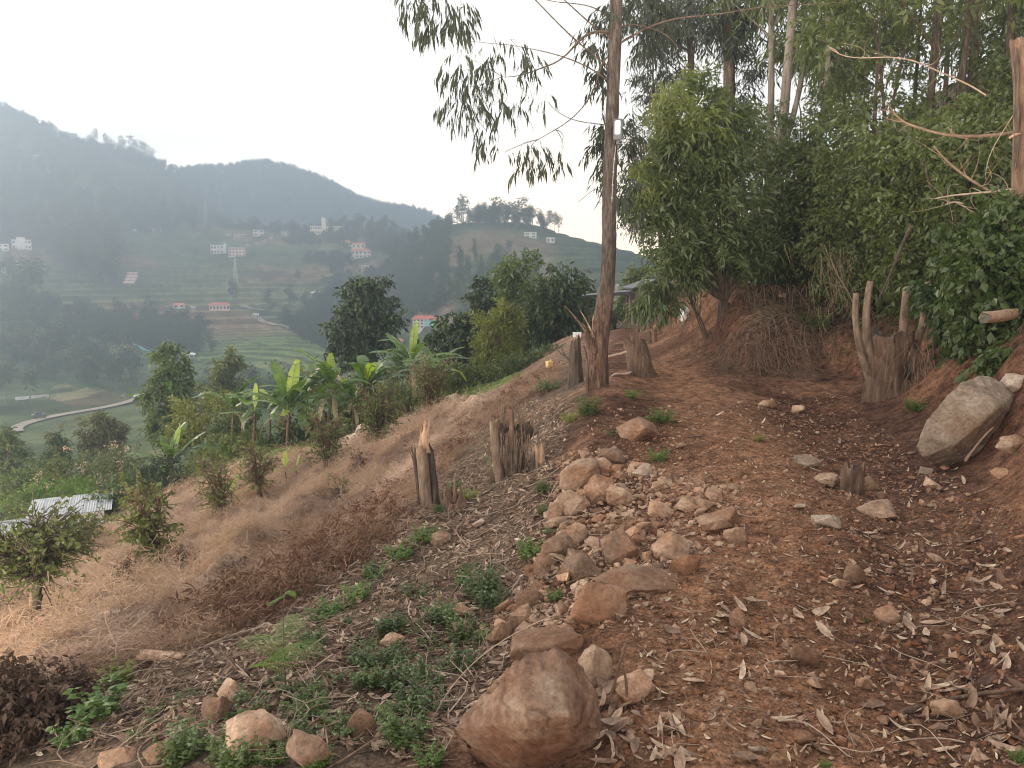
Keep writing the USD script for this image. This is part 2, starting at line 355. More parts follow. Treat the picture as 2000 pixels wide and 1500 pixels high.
dT, _ = to_line(XX, YY, TROD)
trod = smooth01(0.75, 0.1, np.abs(dT) + 0.5 * n2 + 0.4 * n1)
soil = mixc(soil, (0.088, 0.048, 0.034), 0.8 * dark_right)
soil = mixc(soil, (0.265, 0.140, 0.084), 0.7 * trod)
lit = mixc((0.095, 0.066, 0.048), (0.165, 0.113, 0.080), smooth01(-0.15, 0.2, n2))
fern = mixc((0.15, 0.092, 0.066), (0.25, 0.165, 0.118), smooth01(-0.15, 0.2, n2))
strw = mixc((0.46, 0.33, 0.25), (0.64, 0.48, 0.375), smooth01(-0.15, 0.2, n2))
green = mixc((0.07, 0.09, 0.025), (0.14, 0.17, 0.045), smooth01(-0.15, 0.2, n1))
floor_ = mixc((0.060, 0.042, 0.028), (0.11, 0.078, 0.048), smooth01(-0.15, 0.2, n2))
beyond = smooth01(-0.5, 0.8, -dE)                      # left of the litter strip
tint = mixc(lit, fern, beyond)
tint = mixc(tint, strw, stw * smooth01(0.02, 0.12, np.abs(swath - 0.5) + 0.3 * n2))
lower = (1 - np.clip(stw, 0, 1)) * smooth01(2.0, 3.5, -dE) * (XX < 0.3) * (YY > 7)
tint = mixc(tint, green, lower)
tint = mixc(tint, soil, smooth01(-0.35, 0.3, dL + 0.5 * n2))
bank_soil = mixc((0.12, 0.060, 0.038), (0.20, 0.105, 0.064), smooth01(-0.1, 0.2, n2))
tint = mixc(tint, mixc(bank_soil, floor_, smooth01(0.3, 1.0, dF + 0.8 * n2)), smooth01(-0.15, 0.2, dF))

PTS = np.stack([XX, YY, ZN], -1).reshape(-1, 3); TNT = tint.reshape(-1, 3)
ii, jj = np.meshgrid(np.arange(NU - 1), np.arange(NV - 1), indexing='ij')
k00 = (ii * NV + jj).ravel(); k10, k01, k11 = k00 + NV, k00 + 1, k00 + NV + 1
quads = np.stack([k00, k10, k11, k01], 1)
cen = PTS[quads].mean(1)
is_path = inside(PATH_POLY, cen[:, 0], cen[:, 1])
def patch(name, q, mtl, pts, tnt, label):
    used, inv = np.unique(q, return_inverse=True)
    q = inv.reshape(q.shape)
    m = usdkit.mesh(stage, '/World/' + name, (pts[used], np.vstack([q[:, [0, 1, 2]], q[:, [0, 2, 3]]])), mtl, smooth=True)
    set_tint(m, tnt[used])
    return tag(m.GetPrim(), label, kind='structure')
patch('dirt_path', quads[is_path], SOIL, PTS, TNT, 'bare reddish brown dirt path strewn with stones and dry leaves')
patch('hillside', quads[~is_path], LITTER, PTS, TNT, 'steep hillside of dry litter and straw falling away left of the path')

# ---------------------------------------------------------------- far land: valley, terraces, ridges
FU, FV = 760, 480
fu = np.linspace(-1.0, 1.0, FU)
fw = np.linspace(math.log(61 + S0), math.log(1980 + S0), FV)
FUU, FWW = np.meshgrid(fu, fw, indexing='ij')
FY = np.exp(FWW) - S0; FX = FUU * (FY + S0)
FZ = base_land(FX, FY)
amp = smooth01(90, 500, FY)
FZ = FZ + amp * ((2 + 12 * smooth01(450, 900, FY)) * f3(FX, FY, 0.006, 4, 41) + (2 + 3 * smooth01(450, 900, FY)) * f3(FX, FY, 0.03, 3, 42) + smooth01(700, 1000, FY) * (26 * f3(FX, FY, 0.0045, 4, 43)))
FOREST_PIX = (
    [(-60, 655), (60, 655), (150, 675), (215, 705), (262, 728), (280, 752), (235, 766), (100, 742), (-60, 765)],
    [(-60, 350), (100, 370), (190, 410), (240, 450), (215, 530), (150, 540), (60, 470), (-60, 450)],
    [(190, 400), (300, 400), (380, 440), (380, 458), (240, 455)],
    [(130, 470), (220, 460), (240, 520), (230, 560), (130, 540)],
    [(285, 795), (380, 778), (480, 776), (600, 772), (600, 790), (400, 812)],
    [(770, 462), (845, 460), (880, 470), (840, 500), (775, 522), (735, 505)],
    [(880, 530), (980, 490), (1060, 530), (1060, 640), (890, 640)],
    [(845, 460), (880, 444), (905, 439), (1012, 437), (1040, 442), (1068, 451), (1100, 461), (1120, 476), (1060, 466), (1000, 452), (900, 456), (860, 472)])
FOREST = [W(p) for p in FOREST_PIX]
forest = np.zeros_like(FX)
for p in FOREST:
    forest = np.maximum(forest, gaussian_filter(inside(p, FX, FY).astype(float), 1.2))
mount = smooth01(760, 900, FY)
forest = np.maximum(forest, mount * 0.85)
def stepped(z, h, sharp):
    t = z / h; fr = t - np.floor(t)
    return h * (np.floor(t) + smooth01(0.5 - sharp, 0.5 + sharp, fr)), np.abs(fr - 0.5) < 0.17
FIELD = inside(W([(380, 700), (420, 640), (520, 628), (600, 650), (650, 690), (640, 735), (480, 715)]), FX, FY)
FIELD2 = inside(W([(90, 780), (110, 740), (240, 750), (250, 790), (150, 800)]), FX, FY) | inside(W([(120, 590), (230, 640), (290, 700), (210, 690), (150, 640)]), FX, FY)
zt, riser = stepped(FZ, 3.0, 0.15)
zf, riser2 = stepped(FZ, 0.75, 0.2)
wob = f3(FX, FY, 0.02, 3, 44)
terr = (1 - forest) * smooth01(150, 220, FY) * (FX < 130) * (1 - mount)
fine = (FIELD | FIELD2) & (forest < 0.3)
FZ2 = np.where(fine, zf, FZ + (zt - FZ) * terr * 0.9)
_fg = RegularGridInterpolator((fu, fw), FZ2, bounds_error=False, fill_value=None)
def far_land(x, y):
    x, y = np.asarray(x, float), np.asarray(y, float)
    return _fg(np.stack([np.clip(x / (y + S0), -1, 1), np.log(np.maximum(y, 61) + S0)], -1))
m1, m2, m3 = f3(FX, FY, 0.012, 4, 51), f3(FX, FY, 0.05, 4, 52), f3(FX, FY, 0.004, 3, 53)
fc = mixc((0.080, 0.105, 0.055), (0.140, 0.155, 0.080), smooth01(-0.15, 0.15, m1))
fc = mixc(fc, (0.19, 0.125, 0.085), smooth01(0.06, 0.16, m1 + 0.6 * m3) * 0.8)
fc = mixc(fc, mixc((0.06, 0.08, 0.04), (0.10, 0.115, 0.055), smooth01(-0.1, 0.1, m2)), smooth01(260, 190, FY))
fc = mixc(fc, (0.05, 0.065, 0.03), smooth01(0.03, 0.15, -m2 + 0.3 * m3) * 0.7)
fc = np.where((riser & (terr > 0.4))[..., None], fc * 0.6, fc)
fieldc = mixc((0.125, 0.17, 0.07), (0.20, 0.15, 0.10), smooth01(-0.1, 0.15, m1 + (0.12 if True else 0)))
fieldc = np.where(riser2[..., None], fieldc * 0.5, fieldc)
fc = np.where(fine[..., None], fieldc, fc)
brown = gaussian_filter(inside(W([(720, 500), (860, 470), (1000, 455), (1080, 480), (1080, 560), (900, 640), (800, 640), (740, 560)]), FX, FY).astype(float), 3)
fc = mixc(fc, mixc((0.17, 0.125, 0.095), (0.125, 0.098, 0.070), smooth01(-0.1, 0.1, m2)), brown)
fc = mixc(fc, (0.06, 0.08, 0.042), np.clip(forest, 0, 1))
fi, fj = np.meshgrid(np.arange(FU - 1), np.arange(FV - 1), indexing='ij')
q0 = (fi * FV + fj).ravel(); FQ = np.stack([q0, q0 + FV, q0 + FV + 1, q0 + 1], 1)
FPTS = np.stack([FX, FY, FZ2], -1).reshape(-1, 3)
fy_c = FPTS[FQ].mean(1)
far_m = (fy_c[:, 1] > 980)
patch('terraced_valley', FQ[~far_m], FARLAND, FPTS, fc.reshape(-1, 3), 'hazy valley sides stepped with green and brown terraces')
patch('mountain_ridge', FQ[far_m], FARLAND, FPTS, fc.reshape(-1, 3), 'blue hazy forested mountain ridge across the valley')

def ground(x, y):
    x, y = np.asarray(x, float), np.asarray(y, float)
    return np.where(y < 61.5, near_land(x, y), far_land(x, y))
def hit(px, py, y0=1.2, y1=2300.0, n=2500):
    """the ground point seen at a pixel of the photograph"""
    u, w = ray(px, py)
    Y = np.exp(np.linspace(math.log(y0), math.log(y1), n))
    d = ground(u * Y, Y) - (EYE + w * Y)
    k = np.nonzero(d > 0)[0]
    k = k[0] if len(k) else n - 1
    if k == 0:
        return np.array([u * Y[0], Y[0], float(ground(u * Y[0], Y[0]))])
    t = d[k - 1] / (d[k - 1] - d[k]); Yh = Y[k - 1] + t * (Y[k] - Y[k - 1])
    return np.array([u * Yh, Yh, float(ground(u * Yh, Yh))])
def on(x, y, dz=0.0):
    return np.array([x, y, float(ground(x, y)) + dz])
def normals(x, y, e=0.06):
    gx = (ground(x + e, y) - ground(x - e, y)) / (2 * e); gy = (ground(x, y + e) - ground(x, y - e)) / (2 * e)
    return unit(np.stack([-gx, -gy, np.ones_like(gx)], -1))

# ---------------------------------------------------------------- haze
HZ = mat('haze', {'v': ('principled_volume', {'color': (0.44, 0.575, 0.75), 'density': 0.0010, 'anisotropy': 0.0})}, [], surface=None, volume='v.volume')
hz = trimesh.creation.box(bounds=[(-2520, -60, -75), (2520, 1985, 345)])
obj('haze', (hz.vertices, hz.faces), HZ, label='thin blue evening haze filling the valley', kind='stuff')
# ---------------------------------------------------------------- foliage
DOWN = np.array([0, 0, -1.0])
def blades(P, D, S, L, Wd, mode=2, sag=0.12):
    """leaf-shaped faces: from P along D, S the sideways direction. mode 2: lance of 2 triangles, 4: folded oval of 4"""
    n = len(P); L = np.broadcast_to(L, (n,))[:, None]; Wd = np.broadcast_to(Wd, (n,))[:, None]
    N = np.cross(D, S)
    tip = P + D * L + DOWN * (sag * L)
    if mode == 2:
        mid = P + D * L * 0.42
        v = np.stack([P, mid + S * Wd / 2, tip, mid - S * Wd / 2], 1).reshape(-1, 3)
        k = np.arange(n)[:, None] * 4
        return v, np.vstack([k + [0, 1, 2], k + [0, 2, 3]])
    mid = P + D * L * 0.45 + DOWN * (0.02 * L)
    lift = N * Wd * 0.16
    v = np.stack([P, mid + S * Wd / 2 + lift, mid, mid - S * Wd / 2 + lift, tip], 1).reshape(-1, 3)
    k = np.arange(n)[:, None] * 5
    return v, np.vstack([k + [0, 1, 2], k + [0, 2, 3], k + [1, 4, 2], k + [2, 4, 3]])

def sprays(rng, c, d, tl, nl, L, Wd, droop=0.4, mode=2, hang=0.5, out=0.6, var=0.42):
    """nl leaves along each of the twigs that start at c with direction d"""
    n = len(c); tl = np.broadcast_to(tl, (n,))
    t = np.linspace(0.12, 1.0, nl)[None] + rng.normal(0, 0.04, (n, nl))
    p = c[:, None] + d[:, None] * (tl[:, None] * t)[..., None] + DOWN * (droop * tl[:, None] * t ** 2)[..., None]
    ax = unit(d[:, None] + DOWN * (2 * droop * t)[..., None])
    rnd = unit(rng.normal(size=(n, nl, 3)))
    D = unit(ax * 0.5 + rnd * out + DOWN * hang)
    S = unit(np.cross(D, unit(rng.normal(size=(n, nl, 3)))))
    p, D, S = p.reshape(-1, 3), D.reshape(-1, 3), S.reshape(-1, 3)
    s = np.clip(1 + var * rng.normal(size=len(p)), 0.45, 1.7)
    return blades(p, D, S, L * s, Wd * s, mode)

def clumps_in(rng, blobs, k, shell=2.4):
    """k clump centres over the blobs (x, y, z, rx, ry, rz), most of them near the outside"""
    b = np.asarray(blobs, float)
    area = (b[:, 3] * b[:, 4] * b[:, 5]) ** (2 / 3)
    w = rng.choice(len(b), k, p=area / area.sum())
    o = unit(rng.normal(size=(k, 3))) * (rng.random(k) ** (1 / shell))[:, None]
    return b[w, :3] + o * b[w, 3:], o, b[w, 3:].mean(1)

def crown(rng, blobs, clumps=60, twigs=12, nl=6, tl=0.5, L=0.13, Wd=0.03, droop=0.4, hang=0.5, mode=2, csize=0.3, up=0.15, out=0.6):
    c, o, r = clumps_in(rng, blobs, clumps)
    cr = r * csize * rng.uniform(0.6, 1.3, clumps)
    tc = np.repeat(c, twigs, 0) + unit(rng.normal(size=(clumps * twigs, 3))) * (np.repeat(cr, twigs) * rng.random(clumps * twigs) ** 0.4)[:, None] * [1, 1, 0.7]
    d = unit(np.repeat(o, twigs, 0) * 0.8 + rng.normal(0, 0.55, (clumps * twigs, 3)) + [0, 0, up])
    return sprays(rng, tc, d, tl * rng.uniform(0.6, 1.3, len(tc)), nl, L, Wd, droop, mode, hang, out), c

def stems(rng, mb, root, targets, r0, r1=0.006, sag=0.1, sides=5, n=7, fork=0.5):
    for t in targets:
        m = root + (t - root) * fork + rng.normal(0, 0.06, 3) * np.linalg.norm(t - root) + [0, 0, sag * np.linalg.norm(t - root)]
        mb.tube(curve([root, m, t], n), np.linspace(r0, r1, n), sides)

BARK_PALE = noise_mat('bark_pale', [(0.3, (0.085, 0.071, 0.061)), (0.5, (0.15, 0.128, 0.11)), (0.68, (0.23, 0.203, 0.178))], 3.0, stretch=(3, 3, 0.5), bump=0.5, bscale=14, dist=0.02)
BARK_GUM = mat('bark_gum', {
    'tc': ('texture_coordinate', {}), 'mp': ('mapping', {'scale': (3, 3, 0.55)}), 'n': ('noise_texture', {'scale': 5.0, 'detail': 8.0, 'roughness': 0.65}), 'n2': ('noise_texture', {'scale': 18.0, 'detail': 8.0, 'roughness': 0.7}), 'n3': ('noise_texture', {'scale': 1.6, 'detail': 3.0}),
    'lo': ('rgb_ramp', {'ramp': [(0.3, (0.035, 0.024, 0.019)), (0.45, (0.100, 0.058, 0.042)), (0.58, (0.145, 0.092, 0.067)), (0.72, (0.21, 0.150, 0.115))]}), 'hi': ('rgb_ramp', {'ramp': [(0.3, (0.028, 0.022, 0.019)), (0.48, (0.062, 0.050, 0.043)), (0.62, (0.088, 0.074, 0.065)), (0.75, (0.145, 0.127, 0.113))]}),
    's': ('separate_xyz', {}), 'mr': ('map_range', {'from_min': 0.6, 'from_max': 1.6, 'to_min': 0.0, 'to_max': 1.0, 'clamp': True}), 
    'm': ('mix', {}), 'fl': ('rgb_ramp', {'ramp': [(0.40, (0.45, 0.42, 0.4)), (0.5, (1, 1, 1)), (0.62, (1.3, 1.28, 1.25))]}), 'mm': ('mix', {'mix_type': 'multiply', 'fac': 1.0}), 'b': ('bump', {'strength': 0.9, 'distance': 0.02}), 'p': ('principled_bsdf', {'roughness': 0.85, 'specular_ior_level': 0.2})},
    [('tc.object', 'mp.vector'), ('mp.vector', 'n.vector'), ('mp.vector', 'n2.vector'), ('tc.object', 's.vector'), ('s.z', 'mr.value'), ('mr.result', 'm.fac'), ('n.fac', 'lo.fac'), ('n.fac', 'hi.fac'), ('lo.color', 'm.color1'), ('hi.color', 'm.color2'),
     ('n2.fac', 'fl.fac'), ('m.color', 'mm.color1'), ('fl.color', 'mm.color2'), ('mm.color', 'p.base_color'), ('n2.fac', 'b.height'), ('b.normal', 'p.normal')])
BARK_RED = noise_mat('bark_red', [(0.3, (0.075, 0.044, 0.032)), (0.5, (0.16, 0.098, 0.068)), (0.7, (0.26, 0.18, 0.13))], 6.0, stretch=(3, 3, 0.6), bump=0.8, bscale=20, dist=0.015)
BARK_TAN = noise_mat('bark_tan', [(0.3, (0.060, 0.042, 0.032)), (0.45, (0.145, 0.100, 0.072)), (0.6, (0.22, 0.160, 0.118)), (0.75, (0.31, 0.24, 0.185))], 6.0, stretch=(3, 3, 0.8), bump=0.8, bscale=18, dist=0.015)
BARK_DARK = noise_mat('bark_dark', [(0.3, (0.035, 0.026, 0.020)), (0.5, (0.075, 0.056, 0.043)), (0.72, (0.15, 0.115, 0.09))], 8.0, stretch=(3, 3, 0.5), bump=0.9, bscale=18, dist=0.02)
BARK_BROWN = noise_mat('bark_brown', [(0.3, (0.055, 0.034, 0.024)), (0.5, (0.115, 0.072, 0.050)), (0.72, (0.20, 0.135, 0.098))], 8.0, stretch=(3, 3, 0.45), bump=0.9, bscale=18, dist=0.02)
WOOD = noise_mat('split_wood', [(0.3, (0.17, 0.095, 0.062)), (0.5, (0.31, 0.195, 0.13)), (0.7, (0.48, 0.36, 0.26))], 7.0, stretch=(4, 4, 0.4), bump=0.6, bscale=20, dist=0.01)
TWIG = noise_mat('dead_twig', [(0.3, (0.12, 0.076, 0.052)), (0.7, (0.26, 0.18, 0.13))], 9.0, bump=0.3)
TWIG_PALE = noise_mat('pale_twig', [(0.3, (0.22, 0.155, 0.115)), (0.7, (0.40, 0.31, 0.24))], 9.0, bump=0.3)
GUM_DARK = leaf_mat('gum_leaf_dark', [(0, (0.020, 0.026, 0.016)), (0.5, (0.036, 0.044, 0.023)), (1, (0.066, 0.074, 0.034))], 0.55, 0.04)
GUM = leaf_mat('gum_leaf', [(0, (0.042, 0.062, 0.024)), (0.45, (0.084, 0.112, 0.034)), (0.8, (0.135, 0.160, 0.044)), (1, (0.24, 0.22, 0.055))], 0.42, 0.22, 0.45)
GUM_SUNLIT = leaf_mat('gum_leaf_sunlit', [(0, (0.085, 0.115, 0.032)), (0.6, (0.15, 0.16, 0.04)), (1, (0.25, 0.19, 0.06))], 0.45, 0.28)  # yellowish gum leaf with the sunlit tone put into its colour
FOREST_LEAF = leaf_mat('forest_leaf', [(0, (0.040, 0.056, 0.016)), (0.4, (0.084, 0.108, 0.026)), (0.75, (0.145, 0.165, 0.036)), (1, (0.26, 0.235, 0.055))], 0.42, 0.25, 0.45)
HEDGE_LEAF = leaf_mat('hedge_leaf', [(0, (0.032, 0.052, 0.014)), (0.5, (0.070, 0.100, 0.022)), (0.85, (0.125, 0.158, 0.032)), (1, (0.24, 0.235, 0.05))], 0.4, 0.3, 0.45)

# ---- the tall gum tree beside the path
rng = np.random.default_rng(101)
GY = 9.9
G0 = on(*at(1165, 775, GY)[:2])
def gp(px, py, dy=0.0):
    """a point in the tree's own frame from its place in the photograph"""
    return at(px, py, GY + dy) - G0
gum = thing('gum_tree', 'tall slender gum tree with pinkish bark and broken side stems left of the path', 'tree', G0)
mb = MB()
axis = curve([gp(1164, 790), gp(1165, 740), gp(1168, 680), gp(1177, 620), gp(1186, 550), gp(1190, 400), gp(1194, 260), gp(1200, 100), gp(1206, -80), gp(1212, -300), gp(1216, -520)], 40)
hgt = np.linspace(0, 1, 40)
rad = np.interp(axis[:, 2], [-0.1, 0.25, 0.7, 1.0, 1.4, 3.5, 5.2, 9.0], [0.135, 0.122, 0.125, 0.118, 0.094, 0.080, 0.078, 0.045])
mb.tube(axis, rad, 18, wob=0.025, seed=5)
obj('trunk', mb.mesh(), BARK_GUM, gum, smooth=50)
# broken stems and splinters at the fork
def splinter(mb, pts, r0, r1, seed):
    mb.tube(curve(pts, 6), np.linspace(r0, r1, 6), 7, wob=0.12, seed=seed)
mb = MB(); mb.tube(curve([gp(1160, 690, -0.12), gp(1152, 668, -0.14), gp(1143, 648, -0.15)], 6), [0.06, 0.055, 0.05, 0.05, 0.045, 0.03], 9, wob=0.1, seed=3)
obj('broken_stem', mb.mesh(), BARK_GUM, gum, smooth=40)
mb = MB(); mb.tube(curve([gp(1188, 612, -0.02), gp(1180, 585, -0.06), gp(1177, 566, -0.07), gp(1178, 547, -0.06)], 7), [0.03, 0.05, 0.055, 0.05, 0.045, 0.035, 0.012], 8, wob=0.1, seed=8)
obj('broken_stem', mb.mesh(), BARK_DARK, gum, smooth=40)
for k, (pts, r) in enumerate([([gp(1158, 668, -0.1), gp(1130, 628, -0.15), gp(1102, 596, -0.2)], 0.020), ([gp(1160, 660, -0.1), gp(1148, 632, -0.2), gp(1133, 606, -0.25)], 0.014), ([gp(1152, 655, -0.12), gp(1138, 632, -0.18), gp(1122, 622, -0.2)], 0.012),
                            ([gp(1160, 648, -0.05), gp(1158, 625, -0.05), gp(1160, 616, -0.02)], 0.013)]):
    mb = MB(); splinter(mb, pts, r, 0.004, 30 + k)
    obj('splinter', mb.mesh(), [BARK_RED, WOOD, BARK_DARK, WOOD][k], gum)
mb = MB(); mb.tube(curve([gp(1150, 785, -0.1), gp(1147, 740, -0.12), gp(1146, 700, -0.14), gp(1139, 675, -0.2)], 9), np.linspace(0.03, 0.012, 9), 6, wob=0.1, seed=9)
obj('side_stem', mb.mesh(), BARK_BROWN, gum, smooth=40)
mb = MB(); mb.tube(curve([gp(1184, 785, 0.1), gp(1186, 745, 0.1), gp(1185, 700, 0.1), gp(1186, 660, 0.08)], 9), np.linspace(0.03, 0.018, 9), 6, wob=0.1, seed=10)
obj('side_stem', mb.mesh(), BARK_DARK, gum, smooth=40)
# limbs
LIMBS = [([(1192, 62), (1162, 63), (1140, 72), (1110, 103), (1085, 122), (1058, 133), (1020, 146), (980, 150)], 0.018, -0.3), ([(1190, 160), (1160, 138), (1100, 111), (1040, 96), (995, 88)], 0.009, -0.5),
         ([(1190, 108), (1178, 122), (1165, 160), (1145, 200), (1112, 235), (1085, 253), (1052, 272)], 0.012, -0.2), ([(1192, 70), (1165, 55), (1130, 25), (1090, -10), (1020, -60)], 0.012, 0.3),
         ([(1190, 130), (1150, 100), (1110, 65), (1070, 25), (1030, -15), (960, -60), (880, -60)], 0.010, -0.6), ([(1190, 245), (1150, 240), (1115, 232), (1085, 215), (1070, 198)], 0.006, -0.2),
         ([(1200, 90), (1235, 70), (1270, 52), (1330, 35), (1400, 28), (1480, 15), (1560, 10), (1650, 2)], 0.015, -0.4), ([(1205, 60), (1230, 48), (1260, 52), (1300, 68), (1325, 95), (1338, 140)], 0.010, 0.2),
         ([(1195, 45), (1150, 12), (1100, 5), (1040, -12)], 0.008, 0.1), ([(1198, 265), (1225, 272), (1250, 285), (1272, 302)], 0.007, 0.2), ([(1190, 362), (1170, 365), (1150, 378), (1128, 395)], 0.004, 0.2)]
for pts, r, dy in LIMBS:
    n = len(pts); mb = MB()
    mb.tube(curve([gp(px, py, dy * k / n) for k, (px, py) in enumerate(pts)], 22), np.linspace(r, 0.003, 22), 6)
    obj('limb', mb.mesh(), BARK_DARK, gum, smooth=True)
# hanging leaves in the clusters of the photograph, each cluster on its twigs
CLUST = [(850, 10, 66, 42, 130, -0.5), (800, 5, 24, 26, 26, -0.5), (893, 45, 30, 26, 34, -0.5), (902, 72, 12, 14, 8, -0.5), (893, 128, 26, 26, 22, -0.5), (925, 125, 22, 26, 16, -0.4), (912, 170, 38, 30, 40, -0.4), (885, 205, 22, 26, 22, -0.4), (920, 215, 36, 26, 36, -0.4), (962, 210, 24, 22, 20, -0.4),
         (990, 215, 16, 20, 10, -0.4), (965, 135, 20, 22, 16, -0.3), (962, 95, 14, 22, 10, -0.4), (998, 100, 26, 20, 18, -0.4), (1025, 125, 22, 16, 14, -0.3), (1045, 140, 16, 10, 7, -0.3), (1018, 155, 12, 12, 6, -0.3), (948, 260, 12, 20, 14, -0.3), (938, 285, 14, 10, 9, -0.3),
         (975, 280, 7, 12, 4, -0.3), (1020, 205, 8, 26, 9, -0.3), (1050, 188, 14, 10, 8, -0.2), (1065, 195, 8, 8, 4, -0.2), (1022, 290, 16, 10, 12, -0.2), (1050, 292, 10, 16, 10, -0.2), (1042, 318, 16, 14, 15, -0.2), (1020, 330, 14, 12, 10, -0.2), (1070, 312, 10, 12, 7, -0.2), (1098, 305, 12, 16, 11, -0.2), (990, 302, 7, 6, 4, -0.2)]
mbt = MB(); lv = MB()
for (px, py, rx, ry, n, dy) in CLUST:
    s = (GY + dy) / FPX; c = gp(px, py, dy); n = max(3, int(n * 0.72))
    o = rng.uniform(-1, 1, (n, 3)); o = o[np.hypot(o[:, 0], o[:, 2]) < 1.05]
    p = c + o * [rx * s, 0.22, ry * s] + [0, 0, 0.02]
    top = c + [rng.uniform(-.3, .3) * rx * s, 0, ry * s * 0.9]
    for q in p[:: 5]:
        mbt.tube(curve([top + (top - c) * 0.2, (top + q) / 2 + [0, 0, 0.03], q], 4), [0.0022, 0.002, 0.0018, 0.0012], 3, cap=False)
    d = unit(o * [0.8, 0.4, 0.3] + [0, 0, -0.4])
    lv.add(*sprays(rng, p, d, 0.11, 5, 0.118, 0.021, 0.35, 2, 1.0, 0.45))
for a, b, c in [((995, 88), (962, 85), (900, 78)), ((980, 150), (950, 130), (905, 110)), ((980, 150), (940, 165), (905, 170)), ((940, 165), (925, 200), (950, 255)), ((980, 150), (985, 180), (965, 205)), ((1052, 272), (1040, 282), (1042, 310)), ((1085, 253), (1092, 262), (1100, 290)), ((880, -60), (865, -30), (850, 0)), ((1052, 272), (1025, 280), (985, 298)), ((1085, 253), (1100, 265), (1095, 278))]:
    mbt.tube(curve([gp(*a, -0.4), gp(*b, -0.4), gp(*c, -0.4)], 8), np.linspace(0.004, 0.002, 8), 4)
obj('twigs', mbt.mesh(), BARK_DARK, gum)
obj('hanging_leaves', lv.mesh(), GUM_DARK, gum)
# leaves close round the upper stem and above the picture
lv = MB()
cr, cc = crown(rng, [tuple(gp(1228, 360, 1.2)) + (0.25, 0.3, 0.5), tuple(gp(1180, 300, 0.6)) + (0.15, 0.3, 0.35), tuple(gp(1235, 260, 1.2)) + (0.3, 0.3, 0.35), tuple(gp(1180, 60, 0.4)) + (0.22, 0.4, 0.4), tuple(gp(1262, 20, 0.8)) + (0.42, 0.5, 0.45),
                        tuple(gp(1182, 160, 0.3)) + (0.1, 0.2, 0.15), tuple(gp(1185, 275, 0.4)) + (0.16, 0.2, 0.2)], 60, 8, 6, 0.22, 0.115, 0.021, 0.5, 0.9)
obj('upper_leaves', cr, GUM_DARK, gum)

# ---- the lamp strapped to the trunk, its conduit
LAMP = mat('lamp_glow', {'e': ('emission', {'color': (1.0, 0.98, 0.95), 'strength': 14.0})}, [], surface='e.emission')
METAL = flat_mat('grey_metal', (0.07, 0.07, 0.075), 0.4, 0.5)
PVC = flat_mat('white_plastic', (0.36, 0.35, 0.33), 0.5, 0.4)
L0 = at(1206, 252, GY - 0.16)
lamp = thing('flood_lamp', 'small lit flood lamp in a dark frame strapped high on the gum trunk', 'lamp', L0, -0.25)
import manifold3d
def rounded(sx, sy, sz, r=0.01):
    m = trimesh.creation.box((sx - 2 * r, sy - 2 * r, sz - 2 * r))
    pts = np.vstack([m.vertices + o for o in trimesh.creation.icosphere(1, r).vertices])
    return trimesh.convex.convex_hull(pts)
hs = rounded(0.108, 0.05, 0.25, 0.012); hs.apply_translation((0, 0.028, 0)); obj('housing', (hs.vertices, hs.faces), METAL, lamp, smooth=30)
gl = rounded(0.058, 0.014, 0.15, 0.006); gl.apply_translation((0, -0.001, 0.02)); obj('lit_panel', (gl.vertices, gl.faces), LAMP, lamp)
mb = MB(); mb.box((-0.02, 0.055, -0.17), (0.02, 0.075, 0.10)); mb.tube([(-0.035, 0.05, -0.10), (-0.045, 0.09, -0.15)], 0.008, 6); mb.tube([(0.035, 0.05, -0.10), (0.045, 0.09, -0.15)], 0.008, 6)
obj('bracket', mb.mesh(), METAL, lamp)
cd = thing('lamp_cable', 'pale cable with clips running down the gum trunk below the lamp', 'cable', G0)
pts = curve([gp(1203, 285, -0.10), gp(1199, 320, -0.11), gp(1197, 350, -0.11), gp(1195, 395, -0.12)], 14)
mb = MB(); mb.tube(pts, 0.0035, 6); obj('wire', mb.mesh(), PVC, cd)
for k in (3, 6, 9, 12):
    b = rounded(0.02, 0.02, 0.014, 0.003); b.apply_translation(pts[k]); obj('clip', (b.vertices, b.faces), PVC, cd)

# ---- the bushy young gum beside the bank
rng = np.random.default_rng(102)
BY = 13.2
B0 = on(*at(1418, 720, BY)[:2])
def rel(base, Y):
    return lambda px, py, dy=0.0: at(px, py, Y + dy) - base
bp = rel(B0, BY); s = BY / FPX
def blob(p, rx, rz, ry=None, s=s):
    return tuple(p) + (rx * s, (ry or rx) * s, rz * s)
bush = thing('young_gum_tree', 'bushy young gum tree with drooping blue green leaves beside the earth bank', 'tree', B0)
BL = [blob(bp(1368, 170), 48, 60), blob(bp(1350, 262), 84, 60), blob(bp(1420, 290, 0.2), 70, 80), blob(bp(1338, 350), 86, 70), blob(bp(1405, 400), 96, 90), blob(bp(1322, 440), 74, 60), blob(bp(1370, 490), 100, 60), blob(bp(1296, 500, -0.3), 50, 34), blob(bp(1282, 420, -0.2), 44, 50), blob(bp(1290, 330, -0.1), 44, 44), blob(bp(1452, 470, 0.3), 60, 70), blob(bp(1385, 230, 0.1), 60, 60)]
cr, cc = crown(rng, BL, 260, 18, 7, 0.26, 0.105, 0.027, 0.25, 0.25, 2, 0.30, 0.25, 0.85)
obj('crown', cr, GUM, bush)
top, tc = crown(rng, [blob(bp(1345, 150), 34, 46), blob(bp(1330, 205, -0.5), 50, 30), blob(bp(1350, 240, -0.8), 60, 26), blob(bp(1298, 330, -0.5), 40, 34), blob(bp(1285, 400, -0.4), 34, 24)], 30, 12, 7, 0.26, 0.105, 0.025, 0.3, 0.35, 2, 0.34, 0.3, 0.8)
obj('new_leaves', top, GUM_SUNLIT, bush)  # sunlit yellow of the top and left sprays, painted as leaf colour
mb = MB()
